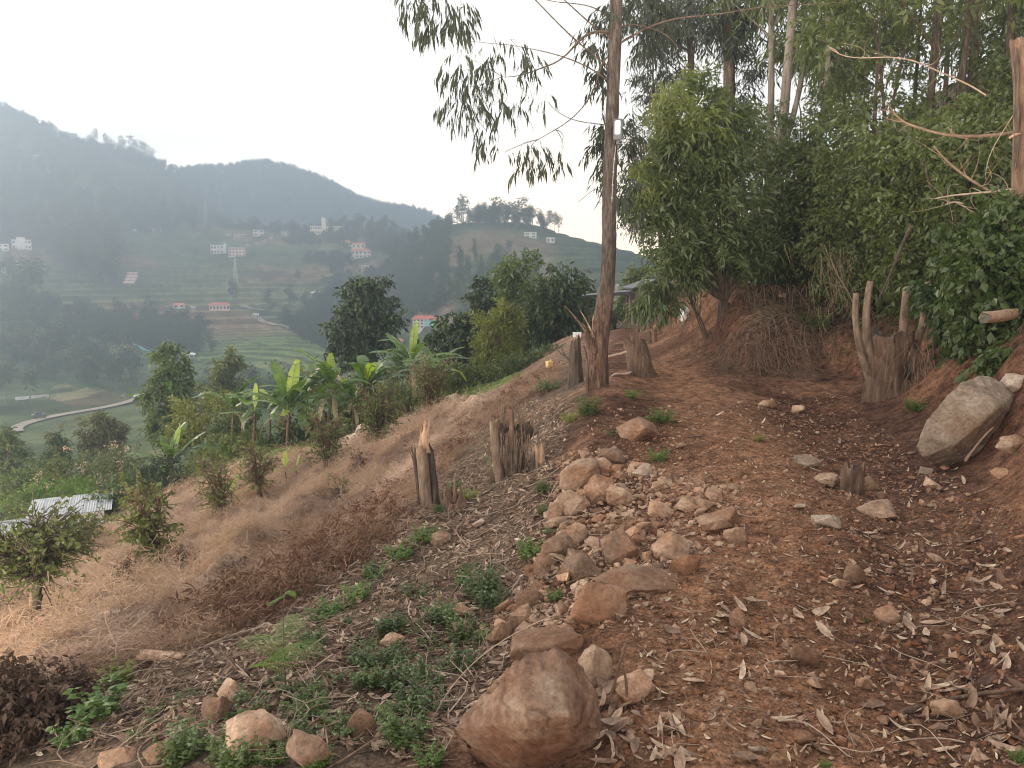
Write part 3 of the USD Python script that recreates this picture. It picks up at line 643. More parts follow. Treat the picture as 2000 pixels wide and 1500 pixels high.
fork = bp(1415, 590)
mb.tube(curve([bp(1422, 730), bp(1412, 660), bp(1415, 590)], 10), np.linspace(0.14, 0.095, 10), 10, wob=0.06, seed=2)
stems(rng, mb, fork, [bp(1368, 160), bp(1350, 300), bp(1440, 300), bp(1400, 400), bp(1310, 430), bp(1460, 450), bp(1330, 520)], 0.05, 0.008, 0.02, 6)
mb.tube(curve([bp(1385, 730), bp(1372, 640), bp(1340, 560), bp(1335, 450)], 12), np.linspace(0.06, 0.015, 12), 7)
stems(rng, mb, fork, cc[::7], 0.015, 0.004, 0.02, 4)
obj('trunk', mb.mesh(), BARK_DARK, bush, smooth=40)
# its low hanging spray
hang, hc = crown(rng, [blob(bp(1290, 585, -0.4), 40, 34), blob(bp(1268, 612, -0.4), 18, 16), blob(bp(1320, 560, -0.2), 40, 30)], 30, 10, 6, 0.22, 0.12, 0.026, 0.5, 0.6)
obj('low_spray', hang, GUM, bush)
mb = MB(); mb.tube(curve([bp(1415, 560), bp(1360, 560, -0.2), bp(1310, 575, -0.4), bp(1270, 612, -0.4)], 12), np.linspace(0.018, 0.004, 12), 5)
obj('low_branch', mb.mesh(), BARK_DARK, bush)

# ---- tall dark gums behind, sky showing through
def gum_behind(seed, px, py, Y, blobs, trunks, label, leafm, clumps, L=0.17, group=None, bark=BARK_DARK, twigs=12, name='tall_gum_tree', Wd=0.03):
    rng = np.random.default_rng(seed)
    b0 = on(*at(px, py, Y)[:2]); q = rel(b0, Y); s = Y / FPX
    t = thing(name, label, 'tree', b0, group=group)
    mb = MB()
    for pts, r0, r1 in trunks:
        P = [b0 * 0 + (0, 0, -0.2)] if pts[0] is None else [q(*pts[0])]
        P += [q(*p) for p in pts[1:]]
        mb.tube(curve(P, 24), np.linspace(r0, r1, 24), 10, wob=0.03, seed=seed)
    cr, cc = crown(rng, [tuple(q(bx, by, bd)) + (rx * s, ry_ * 0.8 * s + 0.3, ry_ * s) for bx, by, rx, ry_, bd in blobs], clumps, twigs, 7, 0.45, L, Wd, 0.45, 0.55, 2, 0.33, 0.15, 0.75)
    tip = q(*trunks[0][0][-1])
    low = q(*trunks[0][0][len(trunks[0][0]) // 2])
    for c in cc[::5]:
        f = np.clip((c[2] - low[2]) / (tip[2] - low[2] + 1e-6) * 0.7, 0.0, 0.9)
        stems(rng, mb, low + (tip - low) * f, [c], 0.022, 0.005, 0.05, 4, 6)
    obj('trunk', mb.mesh(), bark, t, smooth=40)
    obj('crown', cr, leafm, t)
    return t
gum_behind(201, 1350, 640, 24, [(1290, 55, 70, 60, 0), (1250, 10, 60, 50, 0), (1340, 30, 70, 60, 0.5), (1300, 130, 60, 36, 0), (1260, 110, 40, 40, 0)], [([None, (1352, 500), (1352, 250), (1348, 60), (1340, -150)], 0.13, 0.07)], 'dark gum tree with open crown nearest the tall path-side trunk', GUM_DARK, 90)
gum_behind(202, 1290, 640, 27, [(1262, 190, 30, 40, 0), (1255, 290, 26, 50, 0), (1300, 210, 40, 50, 0), (1245, 350, 30, 34, 0), (1215, 385, 26, 30, 0), (1250, 420, 30, 40, 0), (1290, 320, 40, 50, 0.5)], [([None, (1290, 500), (1285, 300), (1275, 150)], 0.10, 0.03)], 'small dark gum showing in the sky gap between trunk and young gum', GUM_DARK, 80)
gum_behind(203, 1425, 640, 21, [(1430, 60, 50, 70, 0), (1400, 0, 70, 50, 0), (1460, 150, 40, 60, 0), (1440, 230, 50, 50, 0), (1470, 20, 50, 60, 0.5)], [([None, (1425, 500), (1422, 250), (1424, 50), (1426, -150)], 0.17, 0.13)], 'thick dark trunked gum behind the young gum tree', GUM_DARK, 100)
gum_behind(204, 1505, 640, 19, [(1480, -20, 60, 40, 0), (1545, 60, 60, 60, 1.0), (1490, 250, 36, 40, 0.5)], [([None, (1506, 500), (1503, 280), (1507, 120), (1509, -160)], 0.085, 0.06)], 'straight pale pink trunked gum, leftmost of the pale trunks', FOREST_LEAF, 40, bark=BARK_PALE)
gum_behind(205, 1520, 640, 17, [(1560, -60, 80, 40, 0), (1600, 50, 50, 50, 1.2)], [([None, (1518, 480), (1524, 280), (1537, 150), (1547, 30), (1556, -160)], 0.12, 0.075)], 'thickest pale trunked gum, leaning right at its top', GUM, 46, bark=BARK_PALE)
gum_behind(206, 1545, 640, 19, [(1590, -50, 60, 40, 0.5), (1620, 100, 50, 50, 1.0)], [([None, (1545, 450), (1556, 200), (1572, 60), (1580, -160)], 0.075, 0.05)], 'thin pale trunked gum crossing behind the thickest pale trunk', GUM, 34, bark=BARK_PALE)
gum_behind(207, 1590, 640, 17, [(1660, -40, 60, 40, 0), (1640, 120, 40, 70, 0.6), (1700, 60, 50, 60, 0.8)], [([None, (1596, 420), (1604, 250), (1618, 120), (1613, -20), (1610, -160)], 0.075, 0.045)], 'kinked pale trunked gum, rightmost of the pale trunks', GUM, 60, bark=BARK_PALE)

# ---- the wood on the right: four shapes of tree, many stand there
def forest_shape(name, seed, h, w, stemsn, leafm, L=0.15, Wd=0.04, mode=2, clumps=100, low=0.12, twigs=14, nl=8):
    cls = shape_class(name); rng = np.random.default_rng(seed)
    blobs = []
    for k in range(9):
        f = low + (1 - low) * (k + 0.5) / 9
        r = w * (0.62 + 0.38 * math.sin(math.pi * min(1, f * 1.05))) * rng.uniform(0.7, 1.0)
        blobs.append((rng.normal(0, w * 0.28), rng.normal(0, w * 0.28), f * h, r, r, h * 0.11))
    cr, cc = crown(rng, blobs, clumps, twigs, nl, 0.42, L, Wd, 0.35, 0.28, mode, 0.34, 0.15, 0.9)
    obj('crown', cr, leafm, cls.GetPrim() if hasattr(cls, 'GetPrim') else cls)
    mb = MB()
    for k in range(stemsn):
        a = rng.uniform(0, 6.28); b = np.array([math.cos(a), math.sin(a), 0]) * 0.18
        tp = np.array([rng.normal(0, w * 0.35), rng.normal(0, w * 0.35), h * rng.uniform(0.8, 0.98)])
        mb.tube(curve([b + (0, 0, -0.3), b * 1.4 + (0, 0, h * 0.3), tp], 14), np.linspace(0.075, 0.02, 14) * (1.0 if stemsn > 1 else 1.6), 7)
    for c in cc[::4]:
        mb.tube(curve([np.array([c[0] * 0.2, c[1] * 0.2, max(0.2, c[2] - 0.8)]), c * [0.6, 0.6, 1] - [0, 0, 0.25], c], 5), np.linspace(0.02, 0.005, 5), 4)
    obj('trunk', mb.mesh(), BARK_DARK, cls, smooth=40)
    return cls
FS = [forest_shape('wood_tree_slender', 301, 10.5, 1.3, 2, FOREST_LEAF, 0.125, 0.038), forest_shape('wood_tree_broad', 302, 8.5, 1.9, 3, FOREST_LEAF, 0.125, 0.046), forest_shape('wood_tree_gum', 303, 11.5, 1.4, 1, GUM, 0.15, 0.030), forest_shape('wood_thicket', 304, 4.2, 1.5, 5, FOREST_LEAF, 0.11, 0.05, 2, 120, 0.05)]
WOODS = [  # pixel column, distance, shape, scale, turn, label
    (1490, 15.5, 1, 0.36, 0.3, 'bushy tree between the young gum and the thickest pale trunk'), (1565, 15.0, 1, 0.40, 1.4, 'bushy tree in front of the pale gum trunks'), (1640, 16.5, 0, 0.50, 2.2, 'slender leafy tree just right of the kinked pale trunk'),
    (1700, 14.5, 1, 0.66, 3.1, 'broad green tree behind the leaning dead branch'), (1750, 17.5, 2, 0.5, 0.9, 'tall drooping gum below the bright gap in the leaves'), (1820, 14.0, 1, 0.95, 5.0, 'broad leafy tree above the cut stump with four sprouts'), (1890, 16.5, 2, 0.95, 4.1, 'tall dense gum at the upper right with sky on both sides'),
    (1955, 13.5, 0, 0.9, 1.9, 'slender tree just left of the sawn-off trunk'), (2040, 12.5, 1, 1.0, 2.7, 'tree at the right edge of the wood'), (2130, 12.5, 2, 1.0, 0.2, 'gum beyond the right edge of the wood')]
for px, Y, k, sc, rz, lab in WOODS:
    u = ray(px, 540)[0]
    inst(FS[k], 'wood_tree', lab, 'tree', on(u * Y, Y, -0.1), rz, sc)
rng = np.random.default_rng(310)
for k in range(6):                                               # deeper in the wood
    px = rng.uniform(1690, 2250); Y = rng.uniform(19, 34); u = ray(px, 540)[0]
    inst(FS[k % 3], 'wood_tree', 'tree standing deep in the wood behind the front row', 'tree', on(u * Y, Y, -0.1), rng.uniform(0, 6.28), rng.uniform(0.8, 1.15) * (1.0 if px > 1600 else 0.72), group='trees deep in the wood')
for px, Y, sc, rz, lab in [(1500, 14.2, 0.62, 0.2, 'thicket on the bank left of the orange cut stub'), (1575, 14.0, 0.6, 1.3, 'thicket on the bank above the hanging roots'), (1650, 13.0, 0.58, 2.4, 'thicket behind the column of dead vines'), (1720, 11.8, 0.6, 3.7, 'thicket right behind the sprouting stump'), (1790, 11.2, 0.66, 4.4, 'thicket right of the sprouting stump'),
                           (1850, 10.2, 0.6, 5.1, 'thicket behind the big leaning boulder'), (1920, 10.8, 0.50, 0.8, 'thicket left of the split log'), (1990, 11.0, 0.48, 1.6, 'thicket behind the split log'), (2085, 10.6, 0.5, 2.9, 'thicket at the far right edge')]:
    u = ray(px, 540)[0]
    inst(FS[3], 'thicket', lab, 'bush', on(u * Y, Y, -0.15), rz, sc)

# ---- broad-leaved hedge above the boulder
rng = np.random.default_rng(320)
for (blobs, Y, lab, n) in [([(1930, 460, 60, 60), (1990, 430, 50, 60), (1960, 520, 70, 50), (1890, 520, 40, 50), (1980, 600, 60, 60), (1920, 620, 50, 50)], 8.2, 'bright green broad-leaved bush around the split log', 90),
                           ([(1860, 560, 44, 60), (1880, 640, 50, 50), (1850, 480, 30, 40), (1940, 690, 60, 36)], 8.8, 'mid green broad-leaved bush left of the split log', 64), ([(1990, 700, 50, 40), (2040, 600, 50, 90)], 7.4, 'broad-leaved bush hanging over the leaning boulder', 36)]:
    b0 = on(*at(blobs[0][0], 600, Y)[:2]); q = rel(b0, Y); s = Y / FPX
    t = thing('hedge_bush', lab, 'bush', b0)
    cr, cc = crown(rng, [tuple(q(x, y, rng.uniform(-.2, .3))) + (rx * s, rx * s, ry * s) for x, y, rx, ry in blobs], n, 16, 5, 0.2, 0.072, 0.046, 0.3, 0.45, 4, 0.42, 0.2, 0.8)
    obj('leaves', cr, HEDGE_LEAF, t)
    mb = MB(); stems(rng, mb, np.array([0, 0.2, -0.3]), cc[::3], 0.014, 0.003, 0.08, 4); obj('stems', mb.mesh(), BARK_BROWN, t, kind='stuff')
# ---------------------------------------------------------------- stumps, posts, branches
def stump_mesh(pts, r0, r1, seed, sides=26, rings=14, jag=0.06, flare=0.25, flat=1.0, rough=0.10):
    """an irregular broken column; returns (bark mesh, broken top mesh)"""
    rng = np.random.default_rng(seed)
    P = curve(pts, rings); t = np.linspace(0, 1, rings)
    r = (r0 + (r1 - r0) * t) * (1 + flare * np.exp(-t * 7))
    tg = unit(np.gradient(P, axis=0)); ref = np.array([0, 1.0, 0])
    a = unit(np.cross(tg, ref)); b = np.cross(tg, a)
    ang = np.arange(sides) * 2 * np.pi / sides
    nz = meshkit.fbm(np.stack([np.cos(ang)[None] * 1.4 + 0 * t[:, None] + seed, np.sin(ang)[None] * 1.4 + 0 * t[:, None], t[:, None] * 2.2 + 0 * ang[None]], -1), 4, seed) - 0.5
    rib = meshkit.fbm(np.stack([np.cos(ang)[None] * 4 + 0 * t[:, None] + seed, np.sin(ang)[None] * 4 + 0 * t[:, None], t[:, None] * 0.8 + 0 * ang[None]], -1), 3, seed + 3) - 0.5
    rr = r[:, None] * (1 + rough * 4.5 * nz + rough * 2 * rib)
    v = P[:, None] + rr[..., None] * (np.cos(ang)[None, :, None] * a[:, None] + flat * np.sin(ang)[None, :, None] * b[:, None])
    jz = gaussian_filter(rng.normal(size=sides), 0.8, mode='wrap') * jag + np.maximum(0, gaussian_filter(rng.normal(size=sides), 0.6, mode='wrap')) * jag
    v[-1] += tg[-1] * jz[:, None]; v[-2] += tg[-1] * jz[:, None] * 0.5
    i, j = np.meshgrid(np.arange(rings - 1), np.arange(sides), indexing='ij')
    q = np.stack([i * sides + j, i * sides + (j + 1) % sides, (i + 1) * sides + (j + 1) % sides, (i + 1) * sides + j], -1).reshape(-1, 4)
    bark = (v.reshape(-1, 3), np.vstack([q[:, [0, 2, 1]], q[:, [0, 3, 2]]]))
    c = v[-1].mean(0)
    in1 = c + (v[-1] - c) * 0.62 + tg[-1] * (gaussian_filter(rng.normal(size=sides), 0.5, mode='wrap') * jag * 0.6 - jag * 0.5)[:, None]
    tv = np.vstack([v[-1] - 0.001 * tg[-1], in1, [c - tg[-1] * jag * 0.8]])
    k = np.arange(sides); kk = (k + 1) % sides
    tf = np.vstack([np.stack([k, kk, sides + kk], 1), np.stack([k, sides + kk, sides + k], 1), np.stack([sides + k, sides + kk, 0 * k + 2 * sides], 1)])
    return bark, (tv, tf)

def stump(name, label, cat, Y, pts, w0, w1, seed, bark, top=WOOD, group=None, **kw):
    """pts: places in the photograph from base to top; widths in its pixels"""
    g = on(*at(*pts[0], Y)[:2]); g = at(*pts[0], Y) if abs(at(*pts[0], Y)[2] - g[2]) < 0.3 and False else g
    q = rel(g, Y); s = Y / FPX
    t = thing(name, label, cat, g, group=group)
    P = [np.array([0, 0, -0.06])] + [q(*p) for p in pts[1:]]
    bk, tp = stump_mesh(P, w0 * s / 2, w1 * s / 2, seed, **kw)
    obj('bark', bk, bark, t, smooth=60); obj('broken_top', tp, top, t)
    return t, q, s

t, q, s = stump('tree_stump', 'dark rotten leaning stump standing mid-path behind the gum tree', 'stump', 11.6, [(1255, 757), (1250, 720), (1244, 690), (1238, 668)], 50, 44, 1, BARK_BROWN, BARK_BROWN, jag=0.07, flare=0.2)
mb = MB(); mb.tube(curve([q(1238, 672), q(1234, 660), q(1230, 651)], 5), [0.05, 0.045, 0.035, 0.02, 0.008], 7, wob=0.1); obj('horn', mb.mesh(), BARK_BROWN, t)
t, q, s = stump('tree_stump', 'tall pale debarked stump with splintered tip on the litter slope', 'stump', 7.0, [(834, 1003), (829, 940), (824, 878)], 22, 22, 2, BARK_TAN, WOOD, jag=0.04, flare=0.1, rough=0.09)
bk, tp = stump_mesh([q(826, 882), q(828, 860), q(830, 838)], 0.05, 0.03, 22, jag=0.06, rough=0.2, flat=0.5); obj('splinter', bk, WOOD, t); 
bk, tp = stump_mesh([q(850, 1000, 0.06), q(847, 950, 0.06), q(840, 885, 0.06)], 0.045, 0.035, 23, jag=0.05, rough=0.2); obj('rotten_stem', bk, BARK_DARK, t, smooth=50); obj('rotten_top', tp, BARK_DARK, t)
bk, tp = stump_mesh([q(822, 985, 0.1), q(815, 930, 0.1), q(808, 880, 0.12)], 0.03, 0.018, 24, jag=0.05, rough=0.2); obj('rotten_stem', bk, BARK_DARK, t, smooth=50)
mb = MB()
for k in range(5):
    mb.tube(curve([q(808 + k * 4, 905 + 6 * k, 0.1), q(800 + k * 3, 880, 0.1), q(788 + 7 * k, 858 + 5 * (k % 3), 0.1)], 5), np.linspace(0.006, 0.002, 5), 4)
obj('dead_twigs', mb.mesh(), TWIG, t)
t, q, s = stump('tree_stump', 'low shattered stump of upright brown spikes beside the tall pale stump', 'stump', 6.8, [(892, 1012), (890, 990), (890, 975)], 44, 36, 3, BARK_RED, BARK_BROWN, jag=0.10, rough=0.16)
for k, (x0, x1, y1) in enumerate([(878, 874, 935), (888, 888, 932), (898, 900, 948), (905, 908, 962), (870, 866, 958)]):
    bk, tp = stump_mesh([q(x0, 990), q((x0 + x1) / 2, 965), q(x1, y1)], 0.026, 0.004, 40 + k, sides=8, rings=7, jag=0.01, rough=0.2, flat=0.5); obj('spike', bk, BARK_BROWN if k != 1 else BARK_RED, t)
t, q, s = stump('tree_stump', 'wide dark coppiced stump bristling with dead twigs at left of the rubble', 'stump', 7.6, [(1003, 948), (1002, 890), (1004, 835)], 58, 66, 4, BARK_DARK, BARK_DARK, jag=0.07, rough=0.16, flare=0.1)
bk, tp = stump_mesh([q(978, 948, -0.08), q(970, 890, -0.1), q(965, 822, -0.1)], 0.055, 0.045, 45, jag=0.03, flare=0.1, rough=0.06); obj('pale_stem', bk, BARK_TAN, t, smooth=50); obj('stem_top', tp, WOOD, t)
bk, tp = stump_mesh([q(1001, 925, -0.12), q(1000, 870, -0.14), q(998, 800, -0.14)], 0.03, 0.022, 46, sides=10, jag=0.03, rough=0.1); obj('stem', bk, BARK_RED, t, smooth=50)
mb = MB(); r_ = np.random.default_rng(46)
for k in range(70):
    x0 = r_.uniform(968, 1036); x1 = x0 + r_.normal(0, 14); mb.tube(curve([q(x0, r_.uniform(830, 870), r_.uniform(-.18, .1)), q((x0 + x1) / 2, 825, r_.uniform(-.15, .1)), q(x1, r_.uniform(778, 812), r_.uniform(-.2, .15))], 5), np.linspace(0.005, 0.0015, 5), 4, cap=False)
for k in range(40):
    x0 = r_.uniform(975, 1036); mb.tube(curve([q(x0, r_.uniform(840, 880), -0.2), q(x0 + r_.normal(0, 8), r_.uniform(890, 930), -0.26)], 4), np.linspace(0.004, 0.0015, 4), 4, cap=False)
obj('dead_twigs', mb.mesh(), TWIG, t)
t, q, s = stump('tree_stump', 'small splintered stump of raw orange wood left of the rubble heap', 'stump', 7.4, [(1055, 938), (1053, 905), (1051, 872)], 32, 22, 5, WOOD, WOOD, jag=0.05, rough=0.14)
bk, tp = stump_mesh([q(1041, 940, -0.04), q(1041, 915, -0.06), q(1042, 890, -0.05)], 0.035, 0.02, 51, sides=10, jag=0.03, rough=0.1); obj('bark_flap', bk, BARK_DARK, t)
bk, tp = stump_mesh([q(1075, 940, 0.0), q(1074, 925), q(1076, 905)], 0.03, 0.02, 52, sides=10, jag=0.04, rough=0.1); obj('bark_flap', bk, BARK_BROWN, t)
stump('tree_stump', 'thin short brown stump at the foot of the wide coppiced stump', 'stump', 7.5, [(963, 968), (962, 950), (961, 928)], 15, 10, 6, BARK_BROWN, jag=0.04, rough=0.12)
t, q, s = stump('tree_stump', 'large grey brown stump with four cut sprouts at the wood edge', 'stump', 9.5, [(1735, 796), (1733, 720), (1738, 650)], 76, 80, 7, BARK_BROWN, BARK_DARK, jag=0.07, rough=0.2, flare=0.15)
for k, (p, w) in enumerate([([(1704, 745), (1676, 665), (1672, 574)], 12), ([(1712, 735), (1692, 645), (1700, 550)], 14), ([(1758, 735), (1763, 660), (1770, 562)], 15), ([(1772, 735), (1797, 650), (1812, 548)], 11)]):
    bk, tp = stump_mesh([q(*p[0], 0.02), q(*p[1], -0.08), q(*p[2], -0.08)], w * s / 2 * 1.2, w * s / 2 * 0.9, 70 + k, sides=12, rings=12, jag=0.012, rough=0.10, flare=0.6)
    sp = obj('sprout', bk, BARK_TAN, t, smooth=50); obj('cut_top', tp, WOOD, t)
mb = MB(); mb.tube(curve([q(1815, 590, -.1), q(1835, 572, -.1), q(1850, 545, -.1)], 6), np.linspace(0.012, 0.004, 6), 5); mb.tube(curve([q(1780, 660, -.15), q(1800, 690, -.2), q(1812, 760, -.2), q(1800, 800, -.2)], 8), np.linspace(0.008, 0.003, 8), 5)
obj('dead_twigs', mb.mesh(), TWIG, t)
stump('cut_stub', 'short orange cut stub standing on the earth bank', 'stump', 13.2, [(1527, 612), (1528, 595), (1528, 576)], 17, 15, 8, BARK_RED, WOOD, jag=0.02, rough=0.08)
stump('cut_stub', 'thin pale cut stub at the left end of the bank of roots', 'stump', 12.6, [(1466, 664), (1464, 650), (1463, 633)], 10, 8, 9, BARK_PALE, WOOD, jag=0.02, rough=0.08)
t, q, s = stump('tree_stump', 'pale peeled stump on the far bank under a white sheet', 'stump', 17.0, [(1337, 666), (1338, 640), (1339, 618)], 17, 20, 10, BARK_PALE, BARK_DARK, jag=0.04, rough=0.12)
sheet = trimesh.creation.icosphere(3, 0.13); v = sheet.vertices * [1.0, 0.9, 1.25]; v = v * (1 + 0.5 * (meshkit.fbm(v * 12, 3, 5) - 0.5))[:, None]
SHEET = flat_mat('white_sheet', (0.72, 0.72, 0.74), 0.6, 0.3, 0.06, 9)
t = thing('plastic_sheet', 'crumpled white sheet hanging over the pale peeled stump', 'sheet', at(1335, 613, 16.9)); obj('folds', (v, sheet.faces), SHEET, t, smooth=25)
stump('tree_stump', 'small rotten stump in the path among pale stones', 'stump', 5.75, [(1664, 955), (1665, 935), (1667, 912)], 44, 40, 11, BARK_BROWN, BARK_BROWN, jag=0.05, rough=0.14)
t, q, s = stump('fence_post', 'rough split wooden fence post at the far right of the path', 'post', 17.0, [(1277, 712), (1278, 680), (1277, 640)], 9, 10, 12, BARK_RED, WOOD, jag=0.05, rough=0.08, flare=0)
bk, tp = stump_mesh([q(1269, 712, 0.05), q(1270, 680, 0.05), q(1271, 650, 0.05)], 0.04, 0.04, 121, sides=8, jag=0.02); obj('dark_half', bk, BARK_DARK, t)
stump('fence_post', 'short dark post beside the shed at the end of the path', 'post', 30, [(1247, 648), (1247, 640), (1247, 634)], 8, 8, 13, BARK_BROWN, jag=0.02); stump('fence_post', 'short dark post just left of the split fence post', 'post', 29, [(1268, 650), (1268, 642), (1268, 633)], 8, 8, 14, BARK_BROWN, jag=0.02)
t, q, s = stump('tree_stump', 'old twisted grey stump with a forked dead branch behind the gum tree', 'stump', 12.4, [(1125, 745), (1123, 705), (1122, 665)], 30, 20, 15, BARK_DARK, jag=0.07, rough=0.2)
mb = MB(); mb.tube(curve([q(1122, 710), q(1108, 700), q(1100, 688), q(1097, 675)], 8), np.linspace(0.025, 0.006, 8), 6); mb.tube(curve([q(1120, 700), q(1128, 680), q(1126, 655)], 6), np.linspace(0.03, 0.01, 6), 6); mb.tube(curve([q(1104, 696), q(1095, 690), q(1090, 682)], 5), np.linspace(0.012, 0.004, 5), 5)
obj('dead_branch', mb.mesh(), BARK_DARK, t)

# sawn-off trunk at the right edge
TY = 8.6; b0 = on(*at(2016, 700, TY)[:2]); q = rel(b0, TY)
t = thing('sawn_trunk', 'upright sawn-off trunk with peeling bark at the right edge of the picture', 'trunk', b0)
bk, tp = stump_mesh([np.array([0, 0, -0.1]), q(2014, 500), q(2006, 300), q(1996, 76)], 0.15, 0.118, 80, sides=22, rings=30, jag=0.02, rough=0.05, flare=0.15); obj('stem', bk, BARK_RED, t, smooth=50); obj('sawn_top', tp, WOOD, t)
mb = MB(); mb.tube(curve([q(1984, 330, -0.05), q(1986, 200, -0.05), q(1983, 92, -0.05)], 10), [0.01, 0.02, 0.024, 0.02, 0.024, 0.02, 0.016, 0.02, 0.02, 0.007], 5, wob=0.3); obj('loose_bark', mb.mesh(), BARK_DARK, t)
mb = MB(); mb.tube(curve([q(1990, 262, -0.06), q(1980, 264, -0.15), q(1972, 269, -0.2)], 4), [0.016, 0.015, 0.014, 0.012], 6); obj('branch_stub', mb.mesh(), WOOD, t)
for k, (pts, r, m, Y, lab) in enumerate([([(2010, 250), (1960, 262), (1900, 266), (1840, 262), (1790, 248), (1762, 236), (1740, 212), (1731, 200)], 0.021, TWIG, 8.9, 'long bare curved branch reaching left from the sawn trunk'),
        ([(2010, 405), (1965, 388), (1920, 366), (1880, 340), (1845, 310), (1824, 285)], 0.018, TWIG, 8.7, 'bare branch slanting up left below the long curved branch'), ([(2020, 366), (1960, 372), (1900, 378), (1860, 382), (1826, 388)], 0.016, TWIG_PALE, 8.6, 'pale split branch lying level above the broad-leaved bush'),
        ([(1925, 186), (1880, 160), (1830, 138), (1780, 118), (1740, 112), (1680, 113), (1640, 106), (1616, 88)], 0.009, TWIG_PALE, 9.5, 'thin pale vine sagging across the leaves in front of the wood'), ([(1880, 398), (1860, 395), (1846, 400)], 0.009, TWIG_PALE, 8.6, 'short pale broken twig under the pale split branch'),
        ([(1780, 440), (1762, 478), (1745, 520), (1712, 592)], 0.022, BARK_DARK, 9.6, 'straight dead branch leaning behind the sprouting stump'), ([(1990, 205), (1960, 255), (1935, 300), (1925, 350)], 0.006, TWIG_PALE, 8.7, 'thin drooping twig beside the sawn trunk'),
        ([(1665, 590), (1650, 560), (1632, 530), (1622, 500)], 0.006, TWIG_PALE, 11.5, 'thin pale stick slanting left of the sprouting stump'), ([(1866, 612), (1842, 585), (1860, 530), (1890, 526), (1912, 552)], 0.006, TWIG_PALE, 8.6, 'arched pale bramble stem right of the sprouting stump')]):
    mb = MB(); mb.tube(curve([at(px, py, Y) for px, py in pts], 24), np.interp(np.linspace(0, 1, 24), [0, 0.8, 1], [r, r * 0.6, r * 0.35]), 7, wob=0.06, seed=k)
    r_ = np.random.default_rng(3000 + k)
    base_ = curve([at(px, py, Y) for px, py in pts], 24)
    for w_ in range(7 if k not in (5,) else 3):
        i_ = int(r_.integers(5, 22)); d_ = unit(base_[min(i_ + 1, 23)] - base_[i_ - 1] + r_.normal(0, 0.9, 3) * np.linalg.norm(base_[min(i_ + 1, 23)] - base_[i_ - 1])); l_ = r_.uniform(0.12, 0.5)
        mb.tube(curve([base_[i_], base_[i_] + d_ * l_ * 0.5 + r_.normal(0, 0.03, 3), base_[i_] + d_ * l_ + r_.normal(0, 0.06, 3)], 6), np.linspace(r * 0.35, 0.0012, 6), 4)
    if k < 2:
        for (a, b, c) in ([((1850, 264), (1820, 272), (1790, 268)), ((1762, 236), (1745, 232), (1728, 236))] if k == 0 else [((1880, 340), (1870, 330), (1868, 318)), ((1920, 366), (1940, 330), (1968, 300))]):
            mb.tube(curve([at(*a, Y), at(*b, Y), at(*c, Y)], 6), np.linspace(0.004, 0.0015, 6), 4)
    m_ = mb.mesh(); c0 = m_[0].mean(0); t = thing('dead_branch', lab, 'branch', c0); obj('bare_limb', (m_[0] - c0, m_[1]), m, t, smooth=40)
b0 = at(1950, 617, 7.3); t = thing('split_log', 'short split log with raw orange end wedged in the hedge', 'log', b0); q = rel(b0, 7.3)
bk, tp = stump_mesh([q(1982, 612, 0.3), q(1960, 616, 0.12), q(1924, 620, -0.02)], 0.05, 0.055, 90, sides=14, rings=8, jag=0.03, rough=0.12, flare=0); obj('bark', bk, WOOD, t, smooth=30); obj('split_end', tp, BARK_PALE, t)

# pale rails and wires of the gap in the fence
for pts, lab in [([(1186, 697), (1205, 692), (1224, 687)], 'upper pale pole between the gum tree and the leaning stump'), ([(1192, 738), (1204, 730), (1218, 730), (1233, 726)], 'lower pale crooked pole between the gum tree and the leaning stump')]:
    p = curve([at(x, y, 10.9) for x, y in pts], 8); mb = MB(); mb.tube(p - p[0], 0.016, 7, wob=0.1); t = thing('fence_rail', lab, 'rail', p[0]); obj('pole', mb.mesh(), TWIG_PALE, t, smooth=40)
for k, y in enumerate((662, 672, 682, 700, 715)):
    a, b = at(1184, y + 6, 10.2), at(1274, y - 2, 16.8); mb = MB(); mb.tube(curve([0 * a, (b - a) / 2 - [0, 0, 0.04], b - a], 8), 0.003, 4)
    t = thing('fence_wire', f'{["topmost", "second", "middle", "fourth", "lowest"][k]} thin fence wire from the gum tree to the split post', 'wire', a); obj('strand', mb.mesh(), TWIG_PALE, t)

# ---- hanging roots and dead vines on the bank
rng = np.random.default_rng(400)
def strands(n, spots, L, r, spread, out=None):
    mb = MB()
    for k in range(n):
        p = np.array(spots[rng.integers(len(spots))]) + rng.normal(0, spread, 3) * [1, 1, 0.2]
        l = L * rng.uniform(0.5, 1.4); d = rng.normal(0, 0.35, 2)
        g = np.array([p, p + [d[0] * l * .5, -0.12 * l + d[1] * .2, -l * 0.4], p + [d[0] * l, -0.35 * l + d[1] * l * .4, -l * 0.9]])
        mb.tube(curve(g, 5), np.linspace(r * rng.uniform(.6, 1.3), r * 0.4, 5), 3, cap=False)
    return mb.mesh()
t = thing('hanging_roots', 'mat of dry brown roots hanging over the earth bank', 'roots', (0, 0, 0))
def bank_roots(n, r, lift):
    mb = MB()
    for k in range(n):
        x = rng.uniform(3.25, 5.0); y = rng.uniform(11.5, 12.3); a = rng.normal(-2.1, 0.55); l = rng.uniform(0.06, 0.22); P = []
        for j in range(6):
            P.append([x, y, float(near_land(x, y)) + lift * rng.uniform(0.1, 1.0) * (1 if j else 0)]); a += rng.normal(0, 0.25); x += math.cos(a) * l; y += math.sin(a) * l
        mb.tube(curve(P, 9), np.linspace(r * rng.uniform(.5, 1.5), r * 0.35, 9), 3, cap=False)
    return mb.mesh()
obj('root_strands', bank_roots(150, 0.006, 0.08), BARK_BROWN, t, kind='stuff'); obj('fine_root_strands', bank_roots(220, 0.0035, 0.10), TWIG, t, kind='stuff')
